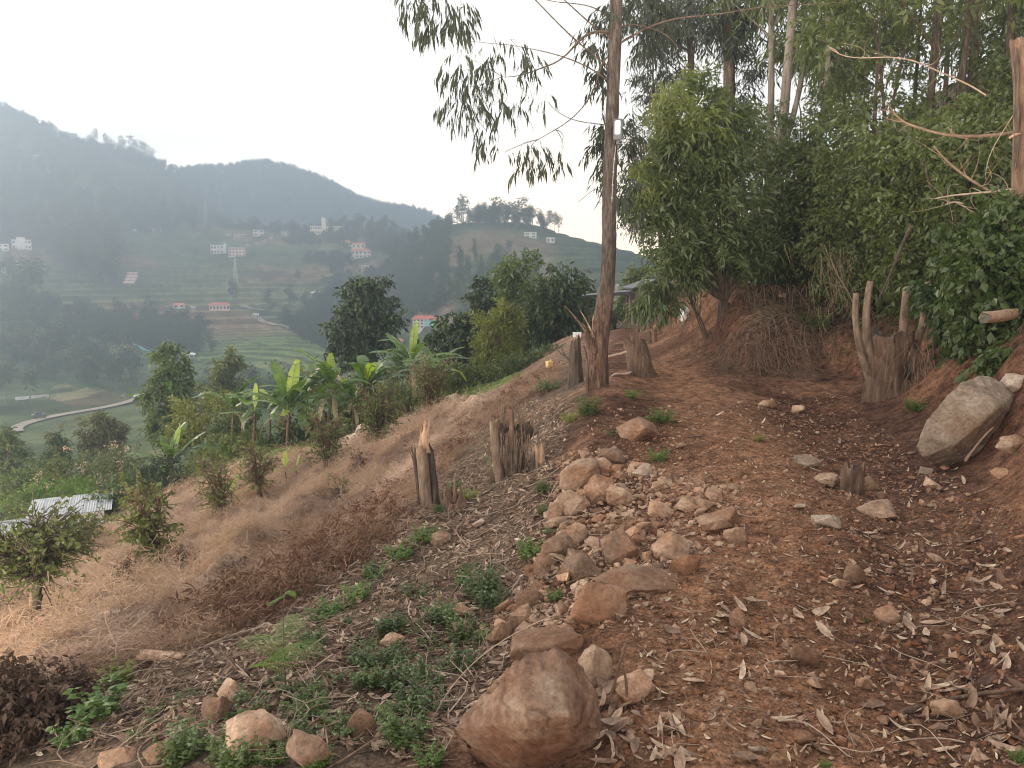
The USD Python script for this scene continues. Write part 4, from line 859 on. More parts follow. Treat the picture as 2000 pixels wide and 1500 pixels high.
t = thing('dead_vines', 'column of dry tan dead vines left of the sprouting stump', 'vines', (0, 0, 0))
vs = [at(px, py, 11.4) for px, py in [(1620, 480), (1628, 500), (1640, 520), (1615, 520), (1632, 545), (1650, 560), (1610, 560), (1640, 590), (1660, 600), (1600, 600)]]
obj('vine_strands', strands(110, vs, 0.35, 0.003, 0.22), TWIG, t, kind='stuff')
t = thing('dead_vines', 'tangle of thin grey dead stems between the stump and the boulder', 'vines', (0, 0, 0))
vs = [at(px, py, 9.0) for px, py in [(1800, 680), (1800, 720), (1820, 700), (1800, 740), (1840, 740), (1820, 770), (1850, 720), (1800, 780), (1860, 760)]]
obj('vine_strands', strands(240, vs, 0.3, 0.003, 0.16), TWIG, t, kind='stuff')
t = thing('dead_vines', 'thicket of thin bare stems under the young gum tree', 'vines', (0, 0, 0))
vs = [at(px, py, 12.8) for px, py in [(1340, 560), (1350, 600), (1380, 600), (1400, 640), (1330, 620), (1440, 560), (1460, 600), (1500, 560), (1540, 560), (1370, 650), (1430, 660)]]
obj('vine_strands', strands(260, vs, 0.6, 0.004, 0.25), BARK_BROWN, t, kind='stuff')

# ---------------------------------------------------------------- the shed at the end of the path
SY = 41.0
MUD = noise_mat('mud_block', [(0.3, (0.13, 0.10, 0.082)), (0.7, (0.21, 0.17, 0.14))], 2.5, bump=0.5, bscale=12)
ROOF = flat_mat('dark_roof_sheet', (0.065, 0.065, 0.07), 0.5, 0.4)
b0 = at(1240, 642, SY); q = rel(b0, SY)
shed = thing('shed', 'small mud-walled shed with dark lean-to roof at the end of the path', 'shed', b0)
def prism(pts, depth, off=(0, 1, 0)):
    p = np.array(pts, float); o = np.array(off, float) * depth; n = len(p)
    k = np.arange(n); kk = (k + 1) % n
    v = np.vstack([p, p + o, [p.mean(0)], [(p + o).mean(0)]])
    return v, np.vstack([np.stack([k, kk, 0 * k + 2 * n], 1), np.stack([n + kk, n + k, 0 * k + 2 * n + 1], 1), np.stack([k, n + k, n + kk], 1), np.stack([k, n + kk, kk], 1)])
obj('wall', prism([q(1240, 646), q(1240, 568), q(1284, 553), q(1345, 575), q(1345, 646)], 3.5), MUD, shed)
obj('roof', prism([q(1235, 566), q(1284, 549), q(1284, 545.5), q(1235, 562.5)], 4.0, (0, 1, 0)), ROOF, shed); obj('roof', prism([q(1284.4, 549), q(1350, 573), q(1350, 569), q(1284.4, 545.5)], 4.0), ROOF, shed)
obj('lean_to_roof', prism([q(1136, 582, -1.2), q(1238, 575, -0.5), q(1238, 568, -0.5), q(1136, 578, -1.2)], 2.6), ROOF, shed)
for x, dy in ((1222, -0.4), (1150, -1.0), (1226, 1.6)):
    mb = MB(); mb.tube([q(x, 650, dy), q(x, 576, dy)], 0.05, 7); obj('post', mb.mesh(), BARK_RED, shed)
mb = MB(); mb.tube([q(1206, 573, 0.3), q(1206, 557, 0.3)], 0.11, 14); mb.tube([q(1206, 557, 0.3), q(1206, 555, 0.3)], [0.11, 0.05], 14)
t = thing('water_tank', 'small white water tank standing on the lean-to roof', 'tank', b0); obj('drum', mb.mesh(), PVC, t)
b1 = at(1224, 640, 38.5); t = thing('low_wall', 'low pale block wall across the end of the path', 'wall', b1); q1 = rel(b1, 38.5)
r_ = np.random.default_rng(5)
for k in range(7):
    x0 = 1204 + 6 * k; m = rounded(0.145, 0.16, 0.2, 0.015); m.apply_translation(q1(x0 + 3, 637 + r_.uniform(-.5, .5))); obj('block', (m.vertices, m.faces), MUD, t)
t = thing('white_box', 'small white crate lying at the left edge of the far path', 'crate', at(1127, 655, 31)); m = rounded(0.32, 0.3, 0.16, 0.02); obj('body', (m.vertices, m.faces), SHEET, t); m = rounded(0.34, 0.32, 0.03, 0.01); m.apply_translation((0, 0, 0.1)); obj('lid', (m.vertices, m.faces), SHEET, t)
YEL = flat_mat('yellow_plastic', (0.62, 0.42, 0.16), 0.5, 0.4)
h_ = on(*at(1073, 712, 19)[:2]); t = thing('plastic_can', 'pale yellow plastic can lying left of the far path', 'can', h_ + [0, 0, 0.08], 0.6); m = rounded(0.17, 0.12, 0.17, 0.02); obj('body', (m.vertices, m.faces), YEL, t); mb = MB(); mb.tube([(0.04, 0, 0.08), (0.05, 0, 0.12)], 0.02, 8); obj('spout', mb.mesh(), YEL, t)

# two tin roofs down the slope at the left
TIN = noise_mat('tin_roof', [(0.3, (0.27, 0.275, 0.29)), (0.55, (0.40, 0.41, 0.43)), (0.75, (0.52, 0.52, 0.54))], 2.0, rough=0.55, bump=0.1, spec=0.4)
WALLP = flat_mat('pale_wall', (0.42, 0.42, 0.43), 0.8)
def tin_house(px, py, Y, w, d, h, rz, lab):
    c = at(px, py, Y); t = thing('tin_roofed_house', lab, 'house', c, rz)
    m = trimesh.creation.box((w, d, h + 2.5)); m.apply_translation((0, 0, -(h + 2.5) / 2 - 0.08)); obj('wall', (m.vertices, m.faces), WALLP, t)
    for k in range(6):
        x0 = -w / 2 - 0.2 + k * (w + 0.4) / 6; x1 = x0 + (w + 0.4) / 6 + 0.05
        xs = np.linspace(x0, x1, 13); z = 0.012 * np.sin(np.arange(13) * np.pi) + 0.012 * np.cos(np.arange(13) * np.pi) + 0.004 * (k % 2)
        v = np.vstack([np.stack([xs, 0 * xs - d / 2 - 0.25, z - 0.03], 1), np.stack([xs, 0 * xs + d / 2 + 0.25, z + 0.05], 1)]); i = np.arange(12)
        obj('roof_sheet', (np.vstack([v, v - [0, 0, 0.015]]), np.vstack([np.stack([i, i + 1, i + 14], 1), np.stack([i, i + 14, i + 13], 1), np.stack([i + 26, i + 40, i + 27], 1), np.stack([i + 26, i + 39, i + 40], 1)])), TIN, t)
    m = trimesh.creation.box((0.6, 0.06, 1.1)); m.apply_translation((0.2, -d / 2 - 0.035, -1.3)); obj('door', (m.vertices, m.faces), BARK_DARK, t)
tin_house(138, 986, 26, 2.1, 1.7, 1.6, 0.45, 'small pale house under a grey tin roof among the shrubs on the left'); tin_house(10, 1034, 24.5, 1.8, 1.3, 1.6, 0.35, 'tin-roofed hut at the left edge of the picture below the straw slope')

# ---------------------------------------------------------------- trees and shrubs of the lower slope
DARKT = leaf_mat('dark_tree_leaf', [(0, (0.030, 0.046, 0.018)), (0.6, (0.058, 0.080, 0.026)), (1, (0.11, 0.125, 0.036))], 0.5, 0.2)
MIDT = leaf_mat('mid_tree_leaf', [(0, (0.050, 0.076, 0.022)), (0.6, (0.100, 0.135, 0.035)), (1, (0.165, 0.19, 0.046))], 0.5, 0.25)
YELT = leaf_mat('yellow_tree_leaf', [(0, (0.10, 0.115, 0.024)), (0.6, (0.18, 0.19, 0.036)), (1, (0.30, 0.23, 0.05))], 0.5, 0.28)
RUSTT = leaf_mat('rust_tree_leaf', [(0, (0.070, 0.072, 0.030)), (0.5, (0.12, 0.105, 0.045)), (1, (0.21, 0.14, 0.06))], 0.5, 0.25)
BRIGHT = leaf_mat('bright_leaf', [(0, (0.07, 0.13, 0.020)), (0.6, (0.13, 0.21, 0.030)), (1, (0.24, 0.29, 0.045))], 0.45, 0.35)
OLIVE = leaf_mat('olive_leaf', [(0, (0.085, 0.105, 0.032)), (0.6, (0.155, 0.175, 0.050)), (1, (0.25, 0.235, 0.08))], 0.5, 0.25)
BLOSSOM = leaf_mat('pale_blossom', [(0, (0.42, 0.28, 0.24)), (1, (0.66, 0.54, 0.48))], 0.6, 0.3)
def tree(seed, name, label, cat, Y, basepx, blobs, leafm, clumps, L=0.13, Wd=0.05, trunk_r=0.09, twigs=12, nl=5, tl=0.35, droop=0.25, hang=0.3, csize=0.3, extra=None, bark=BARK_BROWN, mode=2, stemsn=1, group=None):
    rng = np.random.default_rng(seed); b0 = on(*at(*basepx, Y)[:2]); q = rel(b0, Y); s = Y / FPX
    t = thing(name, label, cat, b0, group=group)
    bl = [tuple(q(x, y, rng.uniform(-.2, .2) * rx * s)) + (rx * s, rx * s * 0.9, ry * s) for x, y, rx, ry in blobs]
    cr, cc = crown(rng, bl, clumps, twigs, nl, tl, L, Wd, droop, hang, mode, csize)
    obj('crown', cr, leafm, t)
    if extra:
        xm, xn = extra; xc, _ = crown(rng, [(a, b, c + rz * 0.3, rx * 1.03, ry, rz) for a, b, c, rx, ry, rz in bl], max(4, int(clumps * xn)), 8, 4, tl, L * 0.8, Wd * 0.8, droop, hang, mode, csize)
        obj('blossom' if xm is BLOSSOM else 'new_leaves', xc, xm, t)
    mb = MB(); top = max(c[2] for c in cc)
    for k in range(stemsn):
        r0 = rng.normal(0, 0.12 * (stemsn > 1), 2)
        mb.tube(curve([np.array([r0[0], r0[1], -0.3]), np.array([r0[0] * 2, r0[1] * 2, top * 0.35]), np.array([cc[:, 0].mean() + r0[0] * 3, r0[1] * 3, top * 0.75])], 10), np.linspace(trunk_r, trunk_r * 0.35, 10), 8)
    for c in cc[::6]:
        z0 = np.clip(c[2] * rng.uniform(0.3, 0.7), 0.1, None); stems(rng, mb, np.array([cc[:, 0].mean() * z0 / top, 0, z0]), [c], trunk_r * 0.3, 0.006, 0.06, 4, 6)
    obj('trunk', mb.mesh(), bark, t, smooth=40)
    return t
tree(501, 'round_tree', 'dark round-crowned tree rising above the banana plants', 'tree', 44, (712, 760), [(715, 600, 52, 46), (690, 640, 44, 40), (745, 640, 40, 40), (700, 680, 54, 40), (740, 570, 26, 26), (765, 620, 22, 34)], DARKT, 110, 0.26, 0.11, 0.16, 14, 5, 0.5, extra=(MIDT, 0.2))
tree(502, 'broadleaf_tree', 'tall green tree, middle of the group left of the gum trunk', 'tree', 40, (1020, 720), [(1020, 530, 44, 34), (1000, 580, 40, 44), (1040, 600, 44, 50), (1010, 650, 44, 44)], MIDT, 90, 0.24, 0.10, 0.14, 13, 5, 0.45, extra=(YELT, 0.12))
tree(503, 'broadleaf_tree', 'dark tree nearest the gum trunk in the group behind the slope', 'tree', 38, (1088, 700), [(1095, 560, 40, 40), (1070, 610, 36, 44), (1110, 600, 30, 36), (1050, 640, 26, 30), (1085, 650, 34, 30)], DARKT, 90, 0.24, 0.11, 0.13, 13, 5, 0.45)
tree(504, 'broadleaf_tree', 'sparse dark tree at the left of the group behind the slope', 'tree', 42, (950, 720), [(945, 570, 24, 24), (960, 600, 34, 36), (950, 640, 34, 30), (975, 560, 24, 20)], DARKT, 60, 0.26, 0.12, 0.12, 10, 5, 0.45)
tree(505, 'yellowish_tree', 'yellowish feathery young tree in front of the dark group', 'tree', 32, (972, 735), [(972, 640, 42, 34), (965, 680, 44, 28), (990, 610, 20, 16)], YELT, 70, 0.16, 0.045, 0.06, 14, 7, 0.4, 0.15, 0.0, extra=(RUSTT, 0.2), stemsn=3)
tree(506, 'broadleaf_tree', 'dark bushy tree left of the yellowish young tree', 'tree', 37, (885, 740), [(880, 650, 44, 36), (910, 690, 50, 40), (860, 690, 40, 36), (930, 640, 24, 26)], DARKT, 90, 0.22, 0.10, 0.1, 13, 5, 0.4, extra=(MIDT, 0.12))
tree(507, 'broadleaf_tree', 'green tree showing between the gum trunk and the shed', 'tree', 48, (1150, 690), [(1140, 580, 26, 30), (1165, 600, 30, 30), (1150, 630, 40, 26)], MIDT, 50, 0.26, 0.11, 0.12, 11, 5, 0.45)
tree(508, 'broadleaf_tree', 'olive green tree behind the shed roof', 'tree', 50, (1255, 680), [(1252, 560, 24, 28), (1240, 530, 16, 22), (1275, 545, 30, 26), (1235, 590, 20, 26)], OLIVE, 46, 0.26, 0.11, 0.12, 11, 5, 0.45)
tree(509, 'hedge_shrub', 'green shrubs along the foot of the lean-to', 'bush', 46, (1200, 680), [(1200, 620, 50, 20), (1225, 600, 20, 22), (1165, 630, 30, 16)], MIDT, 44, 0.2, 0.09, 0.05, 10, 5, 0.35)
tree(510, 'tall_slope_tree', 'tall pale green tree standing alone above the valley road', 'tree', 42, (325, 900), [(330, 705, 36, 26), (345, 740, 36, 30), (320, 780, 40, 36), (355, 770, 24, 24), (310, 830, 36, 30), (340, 840, 40, 30)], MIDT, 90, 0.26, 0.11, 0.12, 13, 5, 0.45, extra=(BRIGHT, 0.15))
tree(511, 'tall_slope_tree', 'hazy olive tree with two tufted tops right of the pale green tree', 'tree', 64, (432, 830), [(450, 705, 18, 20), (430, 730, 26, 22), (415, 760, 26, 26), (450, 760, 24, 26)], OLIVE, 60, 0.34, 0.14, 0.14, 11, 5, 0.55)
tree(512, 'columnar_tree', 'columnar young tree cut off by the left edge', 'tree', 46, (18, 980), [(18, 850, 22, 20), (15, 890, 32, 34), (18, 930, 36, 34)], MIDT, 70, 0.22, 0.07, 0.1, 13, 6, 0.4, extra=(YELT, 0.15))
tree(513, 'columnar_tree', 'narrow columnar tree with rusty tip, second from the left edge', 'tree', 50, (108, 950), [(110, 850, 16, 16), (108, 880, 26, 26), (104, 910, 28, 26)], MIDT, 60, 0.22, 0.07, 0.1, 13, 6, 0.4, extra=(RUSTT, 0.3))
tree(514, 'rusty_tree', 'wide conical rusty brown tree above the flowering shrubs', 'tree', 52, (200, 930), [(200, 815, 22, 16), (200, 840, 38, 24), (190, 865, 44, 20)], RUSTT, 70, 0.24, 0.07, 0.1, 12, 6, 0.4, extra=(OLIVE, 0.3))
for k, (Y, bp_, bl, lm, n, L, Wd, ex, lab) in enumerate([
        (33, (200, 980), [(180, 900, 60, 30), (240, 905, 56, 36), (130, 930, 60, 30), (210, 940, 70, 30), (290, 930, 40, 34)], OLIVE, 110, 0.12, 0.05, (BLOSSOM, 0.18), 'wide olive shrub speckled with pink blossom behind the tin roof'),
        (30, (100, 985), [(110, 955, 50, 20), (60, 975, 50, 22), (160, 955, 50, 18)], BRIGHT, 70, 0.10, 0.045, (BLOSSOM, 0.06), 'bright green shrub just above the tin roof'), (29, (30, 1000), [(20, 985, 40, 24), (60, 1000, 40, 14)], OLIVE, 36, 0.1, 0.045, (BRIGHT, 0.2), 'olive shrub at the left edge behind the hut'),
        (32, (395, 880), [(380, 800, 40, 30), (430, 800, 44, 30), (400, 850, 60, 36), (350, 850, 36, 30)], YELT, 110, 0.13, 0.055, (BLOSSOM, 0.05), 'rounded yellow green bush between the two banana clumps'), (34, (615, 800), [(620, 735, 46, 22), (600, 765, 44, 26), (650, 770, 40, 30)], YELT, 60, 0.13, 0.055, (RUSTT, 0.4), 'orange tinged bush between the banana plants'),
        (28, (700, 850), [(690, 770, 40, 40), (720, 800, 50, 40), (680, 820, 40, 30), (740, 760, 36, 40)], OLIVE, 90, 0.12, 0.05, (BLOSSOM, 0.14), 'olive bush with pale seed heads below the round tree'), (29, (870, 790), [(880, 745, 44, 26), (850, 770, 40, 26), (920, 735, 40, 22), (960, 735, 30, 16)], OLIVE, 70, 0.12, 0.05, (MIDT, 0.2), 'olive bush above the far end of the straw slope'),
        (26, (600, 880), [(600, 840, 50, 26), (560, 870, 40, 22), (640, 830, 40, 24)], DARKT, 70, 0.12, 0.055, (OLIVE, 0.2), 'dark bush at the foot of the banana plants'), (27, (450, 930), [(440, 890, 40, 26), (480, 870, 40, 26), (400, 910, 40, 24)], OLIVE, 70, 0.11, 0.05, (BRIGHT, 0.15), 'olive bush beside the broken banana stem'),
        (27, (340, 960), [(330, 920, 46, 24), (370, 945, 40, 20), (290, 955, 40, 22)], DARKT, 60, 0.11, 0.05, (BRIGHT, 0.2), 'dark green bush under the left banana plant'), (38, (790, 760), [(770, 720, 30, 22), (820, 730, 40, 24)], MIDT, 40, 0.14, 0.06, None, 'green bush behind the right banana plant'),
        (30, (1040, 725), [(1030, 705, 40, 16), (1080, 690, 30, 14), (1000, 715, 30, 16)], MIDT, 50, 0.1, 0.045, (OLIVE, 0.3), 'low green bush along the foot of the dark group'), (24.5, (560, 905), [(520, 900, 40, 20), (560, 900, 30, 16)], OLIVE, 36, 0.1, 0.04, None, 'low olive bush above the young banana plants'), (30, (480, 870), [(470, 800, 36, 30), (460, 840, 44, 30), (490, 850, 36, 26)], MIDT, 60, 0.12, 0.055, (YELT, 0.3), 'green bush between the rounded bush and the bananas'), (27, (250, 990), [(230, 965, 60, 26), (280, 940, 44, 26), (190, 985, 50, 22)], MIDT, 70, 0.10, 0.05, (BRIGHT, 0.4), 'light green bush right of the tin roof'), (26, (780, 830), [(760, 790, 44, 26), (800, 800, 40, 26), (830, 780, 40, 26)], OLIVE, 66, 0.11, 0.05, (MIDT, 0.3), 'olive bush at the foot of the tall bright banana'), (28, (90, 1020), [(70, 1000, 50, 18), (120, 1030, 50, 16), (40, 1050, 50, 18)], MIDT, 60, 0.09, 0.045, (BRIGHT, 0.4), 'leafy bush between the two tin roofs'), (33, (60, 960), [(60, 930, 50, 26), (110, 920, 36, 20), (20, 950, 40, 22)], MIDT, 60, 0.13, 0.055, (OLIVE, 0.3), 'green bush under the columnar trees')]):
    tree(540 + k, 'slope_bush', lab, 'bush', Y, bp_, bl, lm, n, L, Wd, 0.035, 12, 5, 0.3, 0.2, 0.15, 0.34, ex, BARK_BROWN, 2, 4)

# ---- bananas
BANANA = noise_mat('banana_leaf', [(0.3, (0.07, 0.13, 0.03)), (0.5, (0.11, 0.19, 0.04)), (0.72, (0.18, 0.26, 0.06))], 2.0, rough=0.4, bump=0.2, bscale=30, spec=0.5)
def leafy(name, c0, c1, tr=0.35):
    return mat(name, {'g': ('geometry', {}), 'n': ('noise_texture', {'scale': 2.2, 'detail': 4.0}), 'r': ('rgb_ramp', {'ramp': [(0.3, c0), (0.7, c1)]}), 'p': ('principled_bsdf', {'roughness': 0.38, 'specular_ior_level': 0.5}), 't': ('translucent_bsdf', {}),
                      'k': ('mix', {'mix_type': 'multiply', 'fac': 1.0, 'color2': (1.5, 1.5, 0.7)}), 'm': ('mix_closure', {'fac': tr})}, [('g.position', 'n.vector'), ('n.fac', 'r.fac'), ('r.color', 'p.base_color'), ('r.color', 'k.color1'), ('k.color', 't.color'), ('p.BSDF', 'm.closure1'), ('t.BSDF', 'm.closure2')], surface='m.closure')
BAN = leafy('banana_green', (0.050, 0.095, 0.024), (0.110, 0.175, 0.040)); BAN_Y = leafy('banana_young', (0.17, 0.24, 0.035), (0.30, 0.38, 0.06), 0.45); BAN_D = leafy('banana_dry', (0.16, 0.12, 0.07), (0.30, 0.25, 0.16), 0.2)
def banana_leaf(rng, base, az, el, L, W_, bend, torn=True):
    n = 12; t = np.linspace(0, 1, n); ang = el - bend * t ** 1.4; step = L / (n - 1)
    r = np.cumsum(np.cos(ang)) * step; z = np.cumsum(np.sin(ang)) * step
    mid = base + np.stack([np.cos(az) * r, np.sin(az) * r, z], 1)
    side = np.array([-math.sin(az), math.cos(az), 0]); w = W_ / 2 * np.clip(np.sin(np.pi * np.clip((t - 0.10) / 0.92, 0, 1)) ** 0.55, 0, 1)
    vs, fs = [], []; k = 0
    for sgn in (-1, 1):
        for i in range(1, n - 1):
            gap = rng.uniform(0.0, 0.28) if torn and rng.random() < 0.5 else 0.0; dr = rng.uniform(0.15, 0.5)
            a, b = mid[i], mid[i] + (mid[i + 1] - mid[i]) * (1 - gap * 0.3)
            fw_ = (mid[i + 1] - mid[i])
            ea = a + side * sgn * w[i] + fw_ * 0.5 + [0, 0, 0.12 * w[i] - dr * w[i]]; eb = mid[i + 1] + side * sgn * w[i + 1] + fw_ * (0.5 - gap) + [0, 0, 0.12 * w[i + 1] - dr * w[i + 1]]
            vs += [a, b, eb, ea]; fs += [[k, k + 1, k + 2], [k, k + 2, k + 3]]; k += 4
    mb = MB(); mb.add(np.array(vs), np.array(fs)); mb.tube(mid, np.linspace(0.022, 0.004, n) * L / 1.5, 5)
    return mb.mesh()
def banana(seed, label, Y, basepx, crownpx, n, L, young=False, stem_r=0.07, leaves=None, dry=2, name='banana_plant'):
    rng = np.random.default_rng(seed); b0 = on(*at(*basepx, Y)[:2]); q = rel(b0, Y); c = q(*crownpx)
    t = thing(name, label, 'banana plant', b0)
    mb = MB(); mb.tube(curve([np.array([0, 0, -0.15]), c * [0.4, 0.4, 0.5], c], 8), np.linspace(stem_r, stem_r * 0.5, 8), 9, wob=0.05); obj('stem', mb.mesh(), BARK_BROWN if not young else BARK_DARK, t, smooth=40)
    for k in range(n):
        az, el, ll, bd = (rng.uniform(0, 6.28), rng.uniform(0.5, 1.45), L * rng.uniform(0.75, 1.15), rng.uniform(0.8, 2.0)) if leaves is None or k >= len(leaves) else leaves[k]
        obj('leaf', banana_leaf(rng, c, az, el, ll, ll * rng.uniform(0.24, 0.3), bd), BAN_Y if (young or k == 0) else BAN, t)
    for k in range(dry):
        obj('dry_leaf', banana_leaf(rng, c - [0, 0, 0.1], rng.uniform(0, 6.28), 0.0, L * 0.7, L * 0.1, 1.6), BAN_D, t, label='withered hanging leaf')
P_ = math.pi
banana(601, 'large banana plant with torn leaves, left of the orange bush', 25, (560, 880), (565, 805), 14, 1.9, leaves=[(1.2, 1.4, 1.6, 0.3), (2.4, 1.3, 1.7, 0.5), (0.6, 1.2, 1.8, 0.7), (P_, 0.8, 1.5, 0.9), (0, 0.8, 1.7, 1.2)])
banana(602, 'banana plant with leaves drooping right of the orange bush', 25.5, (640, 870), (648, 765), 13, 1.75, leaves=[(1.8, 1.4, 1.2, 0.3), (P_ + 0.3, 0.5, 1.7, 1.5), (P_ - 0.4, 0.8, 1.6, 1.5), (0.3, 0.7, 1.3, 1.3)])
banana(603, 'tall bright banana plant in front of the dark trees', 26, (800, 810), (803, 715), 13, 1.75, leaves=[(1.0, 1.45, 1.4, 0.2), (2.6, 1.1, 1.4, 0.7), (P_, 0.75, 1.4, 1.0), (0.1, 0.35, 1.8, 0.5), (-0.5, 0.6, 1.5, 1.3)])
banana(604, 'banana plant among dark bushes, leftmost of the banana plants', 28, (335, 930), (335, 905), 11, 1.5, leaves=[(1.1, 1.35, 1.3, 0.3), (0.4, 1.0, 1.5, 0.6), (P_, 0.5, 1.5, 0.6), (2.5, 1.2, 1.1, 0.5)])
banana(605, 'broken brown banana stem with two bright leaves', 26, (492, 880), (498, 808), 4, 0.9, leaves=[(1.2, 1.5, 0.95, 0.1), (P_, 0.15, 1.1, 0.3), (2.7, 0.9, 1.3, 1.0), (0.2, 0.5, 0.7, 0.8)], dry=3)
banana(609, 'banana plant with dark overlapping leaves between the two largest ones', 26.5, (605, 890), (603, 800), 12, 1.7)
banana(610, 'banana plant at the left of the large torn-leaved one', 27, (525, 890), (528, 800), 11, 1.5)
banana(611, 'banana plant low behind the bare vase-shaped shrub', 26, (690, 860), (690, 790), 10, 1.4)
banana(612, 'banana plant behind the rounded yellow green bush', 29, (450, 880), (455, 800), 10, 1.5)
banana(613, 'banana plant right of the drooping-leaved one', 27, (705, 840), (715, 760), 11, 1.6)
banana(614, 'banana plant crowding the tall bright one on its right', 27.5, (850, 800), (850, 735), 10, 1.4)
banana(606, 'young banana plant with one bright upright leaf on the straw slope', 17.2, (560, 945), (557, 921), 3, 0.42, True, 0.025, [(1.4, 1.5, 0.44, 0.05), (0.2, 0.3, 0.3, 0.8), (P_, 0.4, 0.28, 0.9)], 1, 'young_banana_plant')
banana(607, 'smaller young banana plant just right of the one with the upright leaf', 17.4, (580, 935), (578, 917), 3, 0.32, True, 0.022, [(0.8, 1.3, 0.32, 0.1), (0.1, 0.9, 0.28, 0.4), (P_, 0.2, 0.2, 0.9)], 1, 'young_banana_plant')
banana(608, 'young banana plant with rounded leaf beside a bare shrub', 15.4, (454, 1005), (452, 966), 3, 0.42, True, 0.022, [(1.0, 1.3, 0.40, 0.4), (2.6, 1.0, 0.3, 0.6), (0.3, 0.5, 0.25, 0.8)], 1, 'young_banana_plant')

# ---- twiggy shrubs on the straw slope
def shrub(seed, label, basepx, wpx, hpx, leafm, stemsn, leaves, L=0.05, Wd=0.024, lean=0.0, trunk=0.0, bark=BARK_BROWN, name='slope_shrub', twigs=130, cat='shrub', gap=0.2):
    rng = np.random.default_rng(seed); g = hit(*basepx); s = g[1] / FPX; w, h = wpx * s / 2, hpx * s
    t = thing(name, label, cat, g); mb = MB(); tips = []
    fork = np.array([lean * h, 0, trunk * h])
    if trunk:
        mb.tube(curve([np.array([0, 0, -0.05]), fork * [0.3, 1, 0.5], fork], 6), np.linspace(0.05, 0.035, 6) * h, 7, wob=0.08)
    for k in range(stemsn):
        a = rng.uniform(0, 6.28); o = np.array([math.cos(a), math.sin(a), 0]); f = rng.uniform(0.2, 0.8)
        e = fork + o * w * f * 0.8 + [0, 0, (h - fork[2]) * rng.uniform(0.6, 0.95)]; p = curve([fork + o * 0.03 * (not trunk) - [0, 0, 0.04 * (not trunk)], fork + o * w * f * 0.25 + [0, 0, (h - fork[2]) * 0.4], e], 8)
        mb.tube(p, np.linspace(0.022, 0.006, 8) * h, 5)
        for j in range(twigs // stemsn):
            i = rng.integers(2, 8); d = unit(rng.normal(size=3) + o * 0.6 + [0, 0, 0.7]); l = h * rng.uniform(0.15, 0.38)
            pp = np.array([p[i], p[i] + d * l * 0.5 + rng.normal(0, 0.03, 3) * h * .5, p[i] + d * l - [0, 0, 0.05 * l]])
            mb.tube(curve(pp, 4), np.linspace(0.008, 0.003, 4) * h, 3, cap=False); tips.append((pp[1] * rng.uniform(0.3, 1) + pp[2] * 0, d, l))
            tips[-1] = (pp[0] + (pp[2] - pp[0]) * rng.uniform(gap, 0.8), d, l)
    obj('stems', mb.mesh(), bark, t, smooth=False, kind='stuff')
    if leaves:
        c = np.array([a[0] for a in tips]); d = np.array([a[1] for a in tips]); l = np.array([a[2] for a in tips])
        obj('leaves', sprays(rng, c, d, l * 0.6, leaves + 3, L * 0.85, Wd * 0.95, 0.2, 2, 0.15, 0.8), leafm, t)
    return t
shrub(701, 'small round citrus-like tree with bent trunk on the straw slope', (70, 1222), 215, 225, OLIVE, 12, 4, 0.055, 0.028, 0.05, 0.3, BARK_DARK, 'small_tree', 420, 'tree')
shrub(702, 'leafy upright shrub with dark lower leaves mid straw slope', (300, 1105), 150, 165, OLIVE, 9, 6, 0.07, 0.034, twigs=260)
shrub(703, 'bare twiggy shrub beside the round-leaved young banana', (436, 1015), 130, 125, OLIVE, 8, 3, 0.06, 0.028, twigs=220, bark=BARK_BROWN)
shrub(704, 'narrow twiggy shrub between the young banana plants', (508, 968), 80, 110, OLIVE, 7, 3, 0.07, 0.03, twigs=160)
shrub(705, 'vase-shaped twiggy shrub right of the young bananas', (636, 916), 110, 115, OLIVE, 8, 3, 0.08, 0.034, twigs=200)
shrub(706, 'spreading olive shrub at the top edge of the straw', (737, 866), 120, 120, OLIVE, 9, 5, 0.09, 0.038, twigs=240)
shrub(707, 'grey bare shrub below the tall bright banana', (838, 805), 130, 110, OLIVE, 10, 2, 0.09, 0.036, twigs=260)
shrub(708, 'small bare grey shrub in the brown weeds mid-slope', (668, 985), 60, 60, OLIVE, 6, 1, 0.05, 0.02, twigs=90)
shrub(709, 'low leafy shrub behind the small citrus-like tree', (150, 1090), 150, 90, OLIVE, 9, 7, 0.07, 0.034, twigs=220)
shrub(710, 'leafy shrub filling the left edge below the hut', (30, 1130), 150, 90, OLIVE, 8, 7, 0.07, 0.034, twigs=200)
DEADLEAF = leaf_mat('dead_leaf', [(0, (0.085, 0.05, 0.035)), (0.5, (0.17, 0.105, 0.075)), (1, (0.30, 0.21, 0.15))], 0.7, 0.1, 0.2)
REDLEAF = leaf_mat('red_dead_fern', [(0, (0.085, 0.042, 0.028)), (0.5, (0.165, 0.085, 0.055)), (1, (0.30, 0.175, 0.12))], 0.7, 0.15, 0.2)
for k, (x, y, w, h, lab) in enumerate([(240, 1150, 60, 60, 'dead brown weeds in the straw right of the small citrus-like tree'), (360, 1112, 40, 50, 'dead brown weeds right of the leafy upright shrub'), (388, 1112, 26, 34, 'small tuft of dead weeds at the end of the weed row'), (275, 1080, 40, 44, 'dead weeds left of the leafy upright shrub'),
                                       (22, 1195, 70, 40, 'dark dead weeds in the furrow at the left edge'), (706, 925, 50, 50, 'dark dead weeds up the straw slope'), (455, 1130, 70, 36, 'withered weeds at the edge of the brown litter'), (150, 1165, 60, 36, 'withered weeds beyond the small citrus-like tree')]):
    shrub(720 + k, lab, (x, y), w, h, DEADLEAF, 8, 3, 0.045, 0.016, bark=BARK_DARK, name='dead_weeds', twigs=90, cat='weeds')
